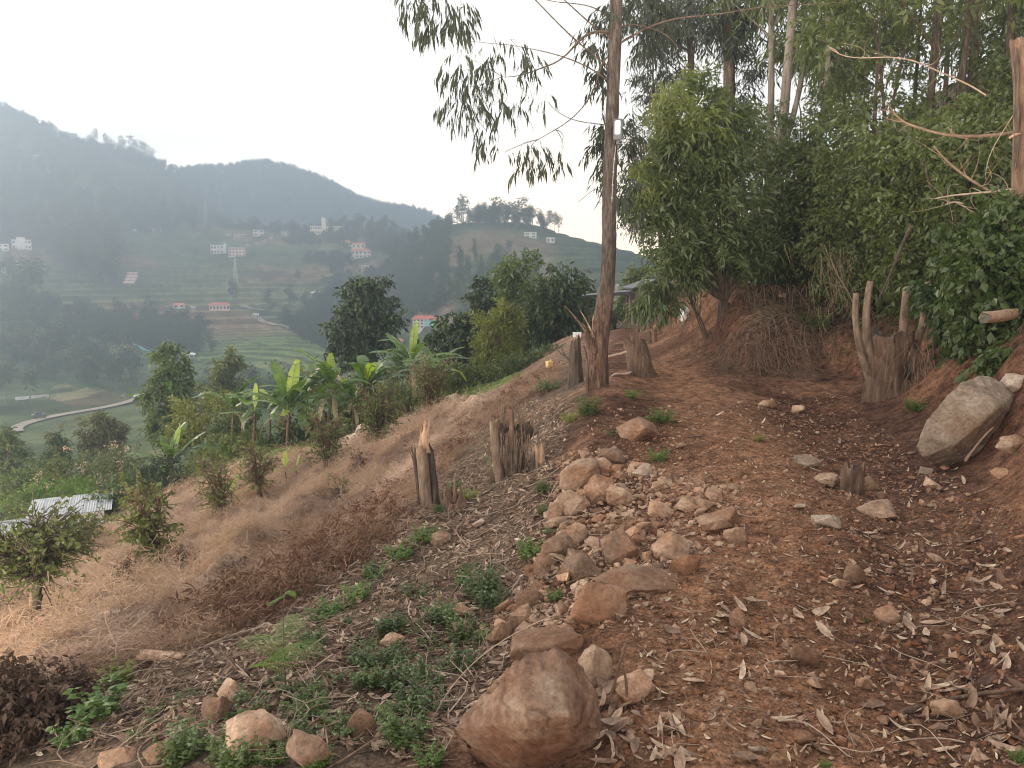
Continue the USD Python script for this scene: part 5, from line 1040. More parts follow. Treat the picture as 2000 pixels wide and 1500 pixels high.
# ---------------------------------------------------------------- the far side of the valley
rng = np.random.default_rng(1300)
PAINT = flat_mat('white_paint', (0.52, 0.51, 0.49), 0.8, var=0.06, scale=0.5); PINK = flat_mat('pink_paint', (0.62, 0.46, 0.42), 0.8, var=0.06, scale=0.5); CREAM = flat_mat('cream_paint', (0.62, 0.55, 0.44), 0.8, var=0.06, scale=0.5); TURQ = flat_mat('turquoise_paint', (0.20, 0.50, 0.52), 0.8, var=0.06, scale=0.5)
TILE = flat_mat('red_roof', (0.42, 0.13, 0.09), 0.8, var=0.15, scale=0.6); GREYROOF = flat_mat('pale_roof', (0.50, 0.50, 0.51), 0.7, var=0.1, scale=0.6); PANE = mat('window_glass', {'p': ('principled_bsdf', {'base_color': (0.045, 0.05, 0.06), 'roughness': 0.15, 'specular_ior_level': 0.6})}, [])
def part_box(name, lo, hi, m, parent):
    b = trimesh.creation.box(bounds=[lo, hi]); return obj(name, (b.vertices, b.faces), m, parent)
def house(label, px, py, wpx, hpx, storeys=2, wall=PAINT, roof='flat', roofm=GREYROOF, steps=1, tower=None, side=None, cat='house', name='hill_house', cols=None):
    """px, py the middle of its foot in the photograph"""
    g = hit(px, py); s = g[1] / FPX; w, h = wpx * s * 0.9, hpx * s * 0.9; d = min(max(6.0, w * 0.5), 14); yaw = -math.atan2(g[0], g[1])
    t = thing(name, label, cat, g - [0, 0, 0.3], yaw)
    hh = h * (0.78 if roof == 'gable' else 0.94); n = max(1, storeys); fh = hh / n
    for st in range(steps):
        x0, x1 = -w / 2 + st * w * 0.10 * (steps > 1), w / 2 - (steps - 1 - st) * w * 0.12
        z0, z1 = (0 if steps == 1 else st * hh / steps), (hh if steps == 1 else (st + 1) * hh / steps); y0 = st * d * 0.4
        part_box('wall', (x0, y0, z0 - (2.5 if st == 0 else 1)), (x1, y0 + d, z1), wall, t)
        rows = n if steps == 1 else max(1, n // steps); nc = cols or max(2, int((x1 - x0) / 3.4))
        for r in range(rows):
            zb = z0 + (z1 - z0) * r / rows
            for c in range(nc):
                xc = x0 + (x1 - x0) * (c + 0.5) / nc; ww = (x1 - x0) / nc * 0.27
                part_box('window', (xc - ww, y0 - 0.06, zb + (z1 - z0) / rows * 0.32), (xc + ww, y0 + 0.2, zb + (z1 - z0) / rows * 0.78), PANE, t)
            part_box('ledge', (x0 - 0.15, y0 - 0.5, zb + (z1 - z0) / rows * 0.90), (x1 + 0.15, y0 - 0.0, zb + (z1 - z0) / rows * 0.97), wall, t)
        if roof == 'flat':
            part_box('parapet', (x0 - 0.2, y0 - 0.2, z1 + 0.003), (x1 + 0.2, y0 + d + 0.2, z1 + 0.35), wall, t)
    if side is not None:
        part_box('painted_wall', (w * 0.05, -0.13, 0), (w / 2 + 0.05, -0.07, hh * 0.86), side, t)
    if roof == 'gable':
        P = np.array([[-w / 2 - .5, -.8, hh], [w / 2 + .5, -.8, hh], [w / 2 + .5, d + .8, hh], [-w / 2 - .5, d + .8, hh], [-w / 2 + w * .12, d / 2, h * 1.05], [w / 2 - w * .12, d / 2, h * 1.05]])
        obj('roof', (P, np.array([[0, 1, 5], [0, 5, 4], [2, 3, 4], [2, 4, 5], [3, 0, 4], [1, 2, 5], [0, 3, 2], [0, 2, 1]])), roofm, t)
    if tower:
        a, b, th = tower; part_box('tower', (a * w, -0.4, 0), (b * w, d * 0.6, th * h), wall, t)
    return t
house('stepped white hotel high on the left mountain ridge', 98, 260, 22, 12, 2, PAINT, steps=1); house('long white terraced building below the ridge trees', 124, 272, 52, 18, 3, PAINT, steps=3)
house('small white house alone on the dark upper left slope', 62, 309, 26, 8, 1, PAINT); house('three storey white house among trees on the left slope', 181, 430, 24, 22, 3, PAINT, cols=3); house('white house with dark verandah at the left edge', 43, 487, 36, 22, 2, PAINT, cols=5, tower=(-0.25, 0.2, 1.2))
house('white house cut off by the left edge', 6, 490, 22, 16, 2, PAINT); house('cream house with orange roof at the left edge', 18, 518, 34, 14, 1, CREAM, 'gable', TILE); house('low pale house below the orange roof at the left edge', 4, 533, 14, 12, 1, PAINT)
house('pink stepped terrace house in the middle of the left slope', 256, 556, 28, 28, 4, PINK, steps=4, cols=4); house('white hotel block on the middle terraces', 427, 496, 32, 20, 2, PAINT, cols=5, tower=(0.3, 0.5, 1.15)); house('reddish unfinished block joined to the white hotel', 463, 501, 34, 20, 3, PINK, cols=5)
house('small house with red roof left of the pink lodge', 350, 606, 24, 16, 2, PAINT, 'gable', TILE); house('long pink lodge with red roof above the green field', 429, 607, 42, 18, 1, PINK, 'gable', TILE, cols=6); house('small white hut below the lodge', 378, 606, 10, 8, 1, PAINT)
house('long white school-like building with a square tower on the plateau', 640, 458, 72, 19, 2, CREAM, cols=14, tower=(-0.17, -0.05, 1.9)); house('white two storey house on the plateau rim', 505, 461, 22, 14, 2, PAINT); house('small white house left of the long tower building', 558, 463, 18, 12, 2, PAINT); house('low white sheds at the left of the plateau', 470, 462, 26, 5, 1, PAINT, name='white_shed', cat='shed'); house('white hut at the left end of the plateau', 445, 461, 10, 5, 1, PAINT, name='white_shed', cat='shed'); house('white hut right of the small plateau house', 585, 462, 10, 6, 1, PAINT, name='white_shed', cat='shed')
house('row of cream houses with red roofs, upper of the two rows', 678, 482, 26, 14, 1, CREAM, 'gable', TILE); house('cream red-roofed house at the right of the upper row', 700, 486, 28, 14, 1, CREAM, 'gable', TILE); house('white villa with arches and red roof, lower row', 705, 504, 42, 20, 2, PAINT, 'gable', TILE, cols=5); house('white outbuilding left of the lower villa', 686, 507, 14, 10, 1, PAINT); house('tiny white hut right of the villas', 753, 512, 9, 7, 1, PAINT); house('low pale house under the villas', 713, 523, 16, 6, 1, PAINT)
house('pale house half hidden by trees in the middle terraces', 620, 579, 26, 11, 1, PAINT, 'gable', GREYROOF); house('white and turquoise building with red roof beside the banana plant', 828, 640, 48, 26, 3, PAINT, 'gable', TILE, side=TURQ, cols=6); house('red-roofed house showing between the banana leaves', 773, 674, 28, 14, 1, PINK, 'gable', TILE); house('white shed by the trees left of the green field', 369, 700, 24, 12, 1, PAINT, 'gable', GREYROOF); house('white pump house on the road above the green field', 500, 622, 12, 10, 1, PAINT)
house('white house on the right hill slope', 1036, 464, 26, 12, 2, PAINT); house('white house lower right on the right hill', 1075, 474, 18, 12, 1, PAINT); house('house with pale roof among trees on the left plateau', 303, 452, 26, 9, 1, PAINT, 'gable', GREYROOF); house('tiny cream house above the small hut on the left terraces', 264, 452, 10, 5, 1, CREAM)

def road(label, pix, wid):
    P = np.array([hit(*p) for p in pix]); P = curve(P, 40); T = unit(np.gradient(P[:, :2], axis=0)); N = np.stack([-T[:, 1], T[:, 0]], 1); rows = []
    for o in np.linspace(-wid / 2, wid / 2, 5):
        xy = P[:, :2] + N * o; rows.append(np.column_stack([xy, np.maximum(ground(xy[:, 0], xy[:, 1]), ground(P[:, 0], P[:, 1])) + 0.35]))
    v = np.stack(rows, 1).reshape(-1, 3); i, j = np.meshgrid(np.arange(39), np.arange(4), indexing='ij'); q_ = (i * 5 + j).ravel()
    return obj('valley_road', (v, np.vstack([np.stack([q_, q_ + 1, q_ + 6], 1), np.stack([q_, q_ + 6, q_ + 5], 1)])), ROADM, label=label, kind='structure', smooth=True)
ROADM = flat_mat('dusty_road', (0.27, 0.225, 0.19), 0.95, var=0.12, scale=0.2)
road('pale dirt road curving along the valley floor at the left', [(34, 845), (60, 826), (120, 812), (190, 800), (240, 789), (278, 777)], 3.0); road('pale road above the green field', [(468, 599), (490, 603), (512, 606)], 3.5); road('pale road slanting down beside the green field', [(500, 616), (530, 633), (570, 646), (610, 655), (650, 668)], 3.2); road('thin pale track up to the plateau', [(480, 482), (515, 472), (545, 460)], 2.5); road('pale track on the bare right hill', [(700, 545), (730, 530), (760, 522)], 2.5)
def fence_line(label, pix, m, h):
    P = np.array([hit(*p) for p in pix]); P = curve(P, 14); t = thing('far_wall', label, 'wall', P[0])
    for k in range(13):
        a, b = P[k] - P[0], P[k + 1] - P[0]; obj('panel', prism([a - [0, 0, 1], b - [0, 0, 1], b + [0, 0, h], a + [0, 0, h]], 0.2), m, t)
fence_line('low pale retaining wall left of the valley terraces', [(30, 782), (60, 779), (95, 776)], PAINT, 0.9); fence_line('turquoise sheet fence beside the red earth patch', [(258, 674), (275, 682), (292, 692)], TURQ, 1.2)

FARLEAF = leaf_mat('far_tree_leaf', [(0, (0.046, 0.064, 0.034)), (0.45, (0.088, 0.112, 0.052)), (1, (0.17, 0.19, 0.085))], 0.7, 0.15, 0.1)
def far_tree(seed, h, w, low, n, sz):
    rng = np.random.default_rng(seed); bl = [(rng.normal(0, w * .25), rng.normal(0, w * .25), h * f, w * r_, w * r_, h * 0.14) for f, r_ in zip(np.linspace(low + 0.08, 0.9, 6), [0.55, 0.8, 0.9, 0.85, 0.7, 0.45])]
    c, o, r = clumps_in(rng, bl, n, 1.6); c = c + rng.normal(0, 0.2, c.shape); D = unit(o + rng.normal(0, .6, c.shape)); S = unit(np.cross(D, rng.normal(size=c.shape)))
    mb = MB(); mb.tube([(0, 0, -2.0), (0, 0, h * 0.5), (0, 0, h * 0.92)], [0.22, 0.16, 0.06], 5)
    return blades(c, D, S, sz * rng.uniform(.6, 1.5, n), sz * 0.7 * rng.uniform(.6, 1.4, n), 2, 0.1), mb.mesh()
FT = []
for k, (h, w, low, n, sz) in enumerate([(11, 3.4, 0.12, 300, 1.0), (16, 3.0, 0.45, 260, 1.0), (8, 3.0, 0.05, 240, 0.9), (18, 3.4, 0.5, 300, 1.0), (13, 4.2, 0.2, 420, 1.0)]):
    FT.append(far_tree(1310 + k, h, w, low, n, sz))
FCLS = []
for k, (lf, tr) in enumerate(FT):
    cls = shape_class(f'far_tree_shape_{k}'); obj('crown', lf, FARLEAF, cls); obj('trunk', tr, BARK_PALE, cls); FCLS.append(cls)
def wood(name, label, P, picks, lo=0.7, hi=1.25):
    n = len(P); pos = np.column_stack([P, ground(P[:, 0], P[:, 1]) - 0.2]); q = quat_z(rng.uniform(0, 6.28, n)); s_ = rng.uniform(lo, hi, n)[:, None] * np.ones(3); w_ = rng.integers(0, len(picks), n)
    t = thing(name, label, None, (0, 0, 0), kind='stuff')
    scatter('crowns', None, None, [(FT[k][0], FARLEAF) for k in picks], pos, q, s_, w_, t); scatter('trunks', None, None, [(FT[k][1], BARK_PALE) for k in picks], pos, q, s_, w_, t)
def fill(pixpoly, spacing, jitter=True):
    Wp = W(pixpoly); lo, hi = Wp.min(0), Wp.max(0); n = int(np.prod(hi - lo) / spacing ** 2); p = rng.uniform(lo, hi, (n, 2)); return p[inside(Wp, p[:, 0], p[:, 1])]
wood('valley_wood', 'dense wood on the knoll at the left of the valley', fill(FOREST_PIX[0], 7.5), [0, 1, 4], 0.55, 1.0)
wood('slope_wood', 'tall gum wood on the upper left slope', np.vstack([fill(FOREST_PIX[1], 7.5), fill(FOREST_PIX[2], 8), fill(FOREST_PIX[3], 7)]), [1, 3, 4], 0.8, 1.3)
wood('valley_bottom_wood', 'trees filling the valley bottom behind the banana plants', fill(FOREST_PIX[4], 6.5), [0, 2, 4], 0.45, 0.8)
wood('right_hill_wood', 'wood on the crest and flank of the right hill', np.vstack([fill(FOREST_PIX[5], 10), fill(FOREST_PIX[6], 15), fill(FOREST_PIX[7], 9)]), [1, 3, 0], 0.5, 0.95)
y = rng.uniform(820, 1960, 30000); u = rng.uniform(-0.78, 0.1, 30000); keep = rng.random(30000) < (y / 1960); P = np.column_stack([u * y, y])[keep][:14000]
wood('mountain_forest', 'forest covering the far mountain ridge', P, [0, 2, 4], 0.6, 1.15)
y = rng.uniform(330, 820, 7000); u = rng.uniform(-0.72, -0.08, 7000); P = np.column_stack([u * y, y]); nz = meshkit.fbm(np.column_stack([P * 0.011, 0 * y]), 4, 91); P = P[(nz > 0.605) & ~inside(W([(370, 740), (400, 625), (530, 620), (660, 690), (650, 740)]), P[:, 0], P[:, 1])]
wood('terrace_scrub', 'bushes and scattered trees along the far terraces', P, [2, 0, 4], 0.35, 0.8)
TREES = [(497, 458, 34, 26, 4, 'round dark tree on the plateau left of the white two storey house'), (573, 462, 28, 22, 4, 'round tree between the plateau houses'), (700, 453, 34, 34, 4, 'broad tree at the right end of the tower building'), (727, 452, 30, 12, 2, 'small narrow tree on the plateau right of the broad tree'), (749, 455, 34, 22, 4, 'round-topped tree on the plateau rim at the right'), (790, 466, 22, 14, 1, 'thin tree on the saddle right of the plateau'), (545, 461, 20, 16, 2, 'small bushy tree beside the small plateau house'), (405, 462, 22, 20, 4, 'bushy tree at the plateau left end'),
         (186, 290, 36, 18, 4, 'upright tree on the ridge right of the stepped hotel'), (211, 297, 34, 20, 4, 'second upright ridge tree right of the stepped hotel'), (238, 303, 34, 24, 4, 'dark ridge tree left of the spreading group'), (262, 309, 40, 30, 4, 'spreading tree in the ridge group'), (285, 315, 36, 26, 4, 'outermost spreading ridge tree'), (118, 258, 30, 34, 4, 'dark trees above the terraced ridge building'), (96, 249, 22, 10, 2, 'small pointed tree on the left ridge'),
         (905, 441, 58, 30, 1, 'thin open-crowned tree on the crest of the right hill'), (935, 439, 42, 14, 0, 'narrow tree beside the thin crest tree'), (978, 438, 50, 52, 4, 'broad tree on top of the right hill'), (1012, 440, 52, 50, 4, 'second broad tree on top of the right hill'), (1040, 446, 42, 36, 3, 'open tree at the right end of the hill crest'), (1068, 455, 30, 20, 3, 'small sparse tree at the crest right end'), (880, 447, 30, 26, 2, 'bushy tree on the crest left shoulder'), (850, 461, 30, 30, 4, 'dark bush at the left end of the right hill'), (958, 440, 42, 30, 4, 'dark tree behind the broad crest trees'),
         (58, 600, 100, 60, 3, 'tall group tree with bare trunks above the knoll at the left'), (75, 598, 84, 40, 1, 'slimmer tall tree beside the tall left knoll tree'), (35, 605, 80, 46, 3, 'tall tree at the left of the knoll group'), (155, 545, 70, 30, 3, 'pale trunked gum on the mid left slope'), (172, 548, 66, 28, 1, 'gum right of the pale trunked one'), (295, 622, 44, 36, 4, 'round tree on the left terraces above the field'), (457, 604, 60, 18, 1, 'tall thin tree right of the pink lodge'), (528, 610, 50, 20, 0, 'tree on the terraces right of the lodge'), (568, 600, 44, 24, 4, 'tree left of the half hidden pale house'), (600, 602, 36, 20, 0, 'tree beside the half hidden pale house'), (412, 690, 40, 20, 4, 'tree at the left corner of the green field'), (826, 596, 34, 20, 0, 'lone tree on the bare brown hillside'), (15, 640, 60, 40, 4, 'tree at the left edge of the knoll'), (230, 700, 56, 30, 1, 'tree at the right end of the knoll wood'), (12, 790, 90, 50, 3, 'tall tree at the left edge above the valley road'), (60, 790, 80, 40, 1, 'tall thin tree right of the left edge tree above the road')]
for px, py, hpx, wpx, k, lab in TREES:
    g = hit(px, py); s = g[1] / FPX; H = [11, 16, 8, 18, 13][k]; Wd_ = [3.4, 3.0, 3.0, 3.4, 4.2][k] * 2
    inst(FCLS[k], 'far_tree', lab, 'tree', g - [0, 0, 0.3], rng.uniform(0, 6.28), (wpx * s / Wd_, wpx * s / Wd_, hpx * s / H))
for k in range(26):                                               # the row of bare-stemmed gums on the right hill
    px = 880 + 7 * k + rng.normal(0, 4); py = rng.uniform(560, 630); g = hit(px, py); s = g[1] / FPX
    inst(FCLS[3 if k % 2 else 1], 'hill_gum', 'slender pale-stemmed gum in the plantation on the right hill', 'tree', g - [0, 0, 0.3], rng.uniform(0, 6.28), (0.5, 0.5, rng.uniform(60, 100) * s / 17), group='gums planted on the right hill')
def mast(label, px, py, hpx, wide):
    g = hit(px, py); s = g[1] / FPX; h = hpx * s; t = thing('lattice_mast', label, 'mast', g)
    for a in range(4):
        c, d = (1, 1, -1, -1)[a] * wide, (1, -1, 1, -1)[a] * wide; mb = MB(); mb.tube([(c, d, -1), (c * .2, d * .2, h)], 0.11, 5); obj('leg', mb.mesh(), GREYROOF, t)
    for k in range(1, 7):
        z = h * k / 7; r_ = wide * (1 - .8 * k / 7); mb = MB(); mb.tube([(-r_, -r_, z), (r_, -r_, z), (r_, r_, z), (-r_, r_, z), (-r_, -r_, z)], 0.07, 4); obj('brace', mb.mesh(), GREYROOF, t)
mast('thin lattice mast on the ridge at the left edge', 3, 192, 42, 1.2); mast('lattice pylon standing in front of the far mountain', 403, 440, 44, 1.6); mast('pylon on the middle terraces above the pink lodge', 461, 560, 60, 1.2)
for k, (px, py, m, lab) in enumerate([(272, 779, PAINT, 'small white vehicle at the far end of the valley road'), (76, 819, METAL, 'small dark vehicle on the valley road')]):
    g = hit(px, py); t = thing('road_vehicle', lab, 'vehicle', g + [0, 0, 0.4], 0.9); b = rounded(2.9, 1.4, 0.7, 0.15); b.apply_translation((0, 0, 0.65)); obj('body', (b.vertices, b.faces), m, t); b = rounded(1.6, 1.25, 0.55, 0.15); b.apply_translation((-0.15, 0, 1.2)); obj('cabin', (b.vertices, b.faces), PANE, t)
    for a, c in ((1.1, .7), (1.1, -.7), (-1.1, .7), (-1.1, -.7)):
        mb = MB(); mb.tube([(a, c - .1, .32), (a, c + .1, .32)], 0.32, 12); obj('wheel', mb.mesh(), BARK_DARK, t)
# ---------------------------------------------------------------- rocks and stones
def rock_mat(name, ramp, stain=(0.24, 0.105, 0.05), amt=0.5):
    return mat(name, {
        'tc': ('texture_coordinate', {}), 'g': ('geometry', {}), 'oi': ('object_info', {}),
        'n': ('noise_texture', {'scale': 7.0, 'detail': 8.0, 'roughness': 0.65}), 'n2': ('noise_texture', {'scale': 3.2, 'detail': 6.0, 'roughness': 0.6}), 'n3': ('noise_texture', {'scale': 42.0, 'detail': 6.0, 'roughness': 0.7}),
        'r': ('rgb_ramp', {'ramp': ramp}), 's': ('rgb_ramp', {'ramp': [(0.42, (0, 0, 0)), (0.62, (amt, amt, amt))]}), 'm': ('mix', {'color2': stain}),
        'v': ('map_range', {'value': 0.5, 'from_min': 0.0, 'from_max': 1.0, 'to_min': 0.72, 'to_max': 1.2}), 'vm': ('mix', {'mix_type': 'multiply', 'fac': 1.0}), 'sp': ('rgb_ramp', {'ramp': [(0.35, (0.72, 0.7, 0.68)), (0.65, (1.25, 1.25, 1.25))]}), 'vm2': ('mix', {'mix_type': 'multiply', 'fac': 1.0}),
        'b': ('bump', {'strength': 0.8, 'distance': 0.012}), 'p': ('principled_bsdf', {'roughness': 0.88, 'specular_ior_level': 0.2})},
        [('g.position', 'n.vector'), ('g.position', 'n2.vector'), ('g.position', 'n3.vector'), ('n.fac', 'r.fac'), ('n2.fac', 's.fac'), ('s.color', 'm.fac'), ('r.color', 'm.color1'), ('oi.random', 'v.value'), ('m.color', 'vm.color1'), ('v.result', 'vm.color2'),
         ('n3.fac', 'sp.fac'), ('vm.color', 'vm2.color1'), ('sp.color', 'vm2.color2'), ('vm2.color', 'p.base_color'), ('n3.fac', 'b.height'), ('b.normal', 'p.normal')])
R_TAN = rock_mat('rock_tan', [(0.3, (0.20, 0.125, 0.085)), (0.5, (0.33, 0.222, 0.155)), (0.7, (0.46, 0.34, 0.25))])
R_RED = rock_mat('rock_red', [(0.3, (0.125, 0.070, 0.048)), (0.5, (0.21, 0.128, 0.088)), (0.7, (0.33, 0.23, 0.165))], amt=0.6)
R_GREY = rock_mat('rock_grey', [(0.3, (0.19, 0.145, 0.11)), (0.5, (0.31, 0.245, 0.195)), (0.7, (0.44, 0.36, 0.29))], amt=0.35)
R_DARK = rock_mat('rock_dark', [(0.3, (0.11, 0.068, 0.046)), (0.5, (0.18, 0.115, 0.08)), (0.7, (0.27, 0.19, 0.14))], amt=0.35)

def rock_shape(seed, sub=3, cuts=14, rough=0.06, tight=0.62):
    """a broken stone of about unit half-width: the hull of a few corners, edges a little worn"""
    rng = np.random.default_rng(seed); pts = unit(rng.normal(size=(cuts, 3))) * rng.uniform(tight, 1.0, (cuts, 1))
    m = trimesh.convex.convex_hull(pts)
    for k in range(sub):
        m = m.subdivide()
        if k == 1:
            trimesh.smoothing.filter_taubin(m, iterations=2)
    v = np.array(m.vertices); n = np.array(m.vertex_normals)
    v = v - n * (0.03 * np.exp(-((meshkit.fbm(v * 1.3 + 5 + seed, 3, seed + 5) - 0.5) / 0.025) ** 2))[:, None] * (sub > 2)
    v = v + n * (rough * 2.2 * (meshkit.fbm(v * 1.8 + seed, 4, seed) - 0.5) + rough * 1.3 * (meshkit.fbm(v * 7 + seed, 3, seed + 1) - 0.5))[:, None]
    v = v - v.mean(0); v = v / np.abs(v).max()
    return v, np.array(m.faces)

def hull_rock(name, label, pts, seed, matl, noise=0.03, strata=None, sub=4, cat='boulder', layer=0.016, worn=4):
    """a boulder from the corner points of its shape, worn round"""
    h = trimesh.convex.convex_hull(np.array(pts)); c = h.vertices.mean(0)
    for k_ in range(sub):
        h = h.subdivide()
        if k_ == 3:
            trimesh.smoothing.filter_taubin(h, iterations=worn)
    v = h.vertices - c; n = h.vertex_normals; size = np.ptp(v, axis=0).max()
    k = v / size
    dsp = noise * size * ((meshkit.fbm(k * 3 + seed, 5, seed) - 0.5) * 2 + 0.6 * (meshkit.fbm(k * 14 + seed, 4, seed + 1) - 0.5))
    cr_ = meshkit.fbm(k * 2.2 + 3 * seed, 4, seed + 7) - 0.5
    dsp = dsp - 0.016 * size * np.exp(-(cr_ / 0.018) ** 2)
    if strata is not None:
        w = k @ unit(np.array(strata)) * 16 + 2.2 * (meshkit.fbm(k * 2.5, 3, seed) - 0.5)
        dsp = dsp + layer * size * (np.abs((w % 1) - 0.5) * 2 - 0.5) * (meshkit.fbm(k * 4 + 9, 3, seed + 3) > 0.42)
    v = v + n * dsp[:, None]
    t = thing(name, label, cat, c); obj('stone', (v, h.faces), matl, t, smooth=45)
    return t

FYB = 2.5
def fb(px, py, d=0.0):
    return at(px, py, FYB + d)
BOULD = rock_mat('boulder_stone', [(0.30, (0.085, 0.048, 0.034)), (0.42, (0.175, 0.100, 0.068)), (0.55, (0.24, 0.155, 0.108)), (0.7, (0.33, 0.26, 0.20))], (0.145, 0.062, 0.033), 0.8)
hull_rock('boulder', 'large reddish tan boulder at the bottom edge left of the path', [fb(888, 1425, -.08), fb(895, 1405, 0), fb(950, 1345, -.02), fb(1010, 1292, 0.0), fb(1085, 1266, 0.02), fb(1130, 1285, 0.05), fb(1165, 1350, 0.0), fb(1172, 1430, -.06), fb(1150, 1480, 0.06), fb(1060, 1500, 0.02), fb(960, 1480, 0.04), fb(900, 1440, 0.02), fb(950, 1418, -.16), fb(1030, 1410, -.24), fb(1110, 1400, -.20), fb(1010, 1300, -.04),
          fb(950, 1380, 0.3), fb(1060, 1290, 0.36), fb(1150, 1360, 0.30), fb(1000, 1540, 0.0), fb(1100, 1560, 0.1), fb(930, 1500, 0.2)], 11, BOULD, 0.034, (0.75, -0.2, 0.65), 5)
R_RIGHT = rock_mat('leaning_boulder', [(0.3, (0.16, 0.118, 0.088)), (0.48, (0.27, 0.205, 0.155)), (0.6, (0.34, 0.27, 0.21)), (0.75, (0.42, 0.35, 0.285))], (0.22, 0.125, 0.075), 0.6)
def rb(px, py, d=0.0):
    return at(px, py, 6.3 + d)
hull_rock('boulder', 'large grey boulder leaning on the bank at the right of the path', [rb(1912, 732, 0.2), rb(1880, 742, 0.1), rb(1835, 790, -0.02), rb(1795, 850, -0.1), rb(1790, 872, -0.1), rb(1800, 895, -0.12), rb(1850, 912, 0.02), rb(1870, 868, -0.24), rb(1950, 795, -0.18), rb(1950, 845, -0.02), rb(1895, 890, -0.02), rb(1985, 805, 0.05), rb(1805, 825, -0.06), rb(1925, 905, 0.1), rb(1985, 765, 0.2), rb(1960, 742, 0.25), rb(1970, 840, 0.1), rb(1930, 880, 0.1),
          rb(1900, 760, 0.7), rb(1960, 800, 0.7), rb(1830, 860, 0.5), rb(1860, 925, 0.3)], 12, R_RIGHT, 0.030, (0.75, -0.3, 0.5), 5, layer=0.004, worn=14)

ROCKS = [  # x, y of the foot, width, height, stone, label
    (1075, 1292, 140, 58, R_RED, 'flat layered reddish rock behind the large bottom boulder'), (1162, 1345, 62, 100, R_TAN, 'pointed pinkish rock against the right side of the bottom boulder'), (1240, 1370, 72, 62, R_TAN, 'rough tan rock right of the pointed pinkish rock'),
    (487, 1470, 122, 84, R_TAN, 'square tan block with shaded underside at the lower left'), (418, 1412, 54, 56, R_DARK, 'brown rock behind the square tan block'), (445, 1366, 46, 40, R_TAN, 'small pale cut-looking stone above the brown rock'), (305, 1492, 62, 44, R_DARK, 'dark rounded rock left of the square block at the bottom'), (215, 1505, 70, 40, R_TAN, 'tan rock cut off by the bottom edge at the left'),
    (712, 1438, 52, 58, R_DARK, 'upright dark rock between the green weeds at the bottom'), (590, 1500, 90, 70, R_DARK, 'dark flat rock right of the square tan block'), (765, 1264, 46, 28, R_TAN, 'pale rounded stone on the litter slope'), (905, 1245, 40, 34, R_TAN, 'pale round stone among weeds left of the layered rock'), (978, 1258, 54, 48, R_DARK, 'dark rounded stone left of the layered reddish rock'),
    (898, 1208, 44, 32, R_TAN, 'flat orange tan stone on the litter slope'), (1165, 1215, 110, 84, R_RED, 'big two-horned reddish rock below the rubble heap'), (860, 1066, 42, 36, R_TAN, 'lone brown stone below the tall pale stump'), (1250, 1160, 170, 44, R_RED, 'long flat slab half buried at the rubble foot'), (1312, 1092, 78, 60, R_TAN, 'broad flat stone topping the long slab'),
    (1340, 1122, 62, 54, R_RED, 'reddish wedge stone beside the long slab'), (1210, 1098, 80, 64, R_DARK, 'dull dark rock in the lower rubble'), (1040, 1190, 60, 50, R_DARK, 'brown rock among pebbles left of the horned rock'), (1020, 1225, 50, 50, R_TAN, 'tan rock at the foot of the lower pebbles'), (1132, 950, 84, 66, R_TAN, 'largest block at the top left of the rubble heap'),
    (1122, 1000, 72, 60, R_TAN, 'angular block below the largest rubble block'), (1168, 985, 62, 62, R_RED, 'pointed block right of the angular rubble block'), (1215, 985, 56, 40, R_TAN, 'tan block in the middle of the rubble heap'), (1180, 925, 46, 40, R_TAN, 'block resting beside the largest rubble block'), (1088, 1020, 36, 44, R_RED, 'orange stone among green weeds at the rubble edge'),
    (1125, 1060, 44, 48, R_TAN, 'pale stone at the lower left rubble edge'), (1255, 930, 40, 30, R_GREY, 'grey round stone at the top of the rubble heap'), (1290, 1010, 54, 40, R_TAN, 'tan stone at the right of the rubble heap'), (1410, 1035, 84, 46, R_RED, 'wide reddish stone right of the rubble heap'), (1440, 1060, 50, 36, R_TAN, 'pair-forming pale stone below the wide reddish stone'),
    (1095, 1090, 70, 60, R_DARK, 'dark earthy rock low in the rubble'), (1130, 1135, 80, 60, R_DARK, 'earthy brown rock above the horned rock'), (1065, 1120, 50, 44, R_DARK, 'brown stone behind the dark green weed'), (1200, 905, 60, 40, R_DARK, 'dark half-buried rock above the rubble heap'), (1245, 860, 90, 50, R_DARK, 'low earthy mound-like rock near the gum tree'),
    (1582, 1305, 66, 50, R_RED, 'reddish brown rock in the middle of the lower path'), (1443, 1228, 34, 46, R_RED, 'small upright red stone on the path'), (1620, 1030, 56, 30, R_GREY, 'flat grey stone below the small rotten stump'), (1718, 1010, 78, 36, R_TAN, 'flat tan stone right of the flat grey stone'), (1618, 948, 54, 24, R_TAN, 'flat pale stone touching the small rotten stump'),
    (1702, 958, 36, 32, R_TAN, 'angular tan stone right of the small rotten stump'), (1582, 915, 52, 26, R_GREY, 'pale grey flake of stone above the rotten stump'), (1500, 795, 36, 18, R_TAN, 'orange tan stone far up the path'), (1560, 806, 30, 18, R_TAN, 'pale stone far up the path near the big stump'), (1822, 955, 36, 26, R_TAN, 'tan stone below the leaning boulder'),
    (1985, 880, 50, 40, R_TAN, 'tan stone on the bank right of the leaning boulder'), (1960, 930, 40, 20, R_TAN, 'small tan stone in the bank soil at the right'), (1740, 1215, 44, 34, R_RED, 'round red stone on the right part of the path'), (1670, 1140, 40, 44, R_RED, 'upright red clod among dry leaves'), (1850, 1400, 60, 40, R_TAN, 'stone half under the dry leaf pile at lower right'),
    (1350, 1405, 28, 20, R_RED, 'small lone pebble-like stone at the bottom of the path'), (1575, 1455, 44, 30, R_RED, 'reddish stone near the bottom edge of the path'), (1690, 1345, 30, 24, R_RED, 'small red stone left of the long curled leaf'), (1985, 760, 40, 40, R_GREY, 'mossy grey stone behind the leaning boulder at the right edge')]
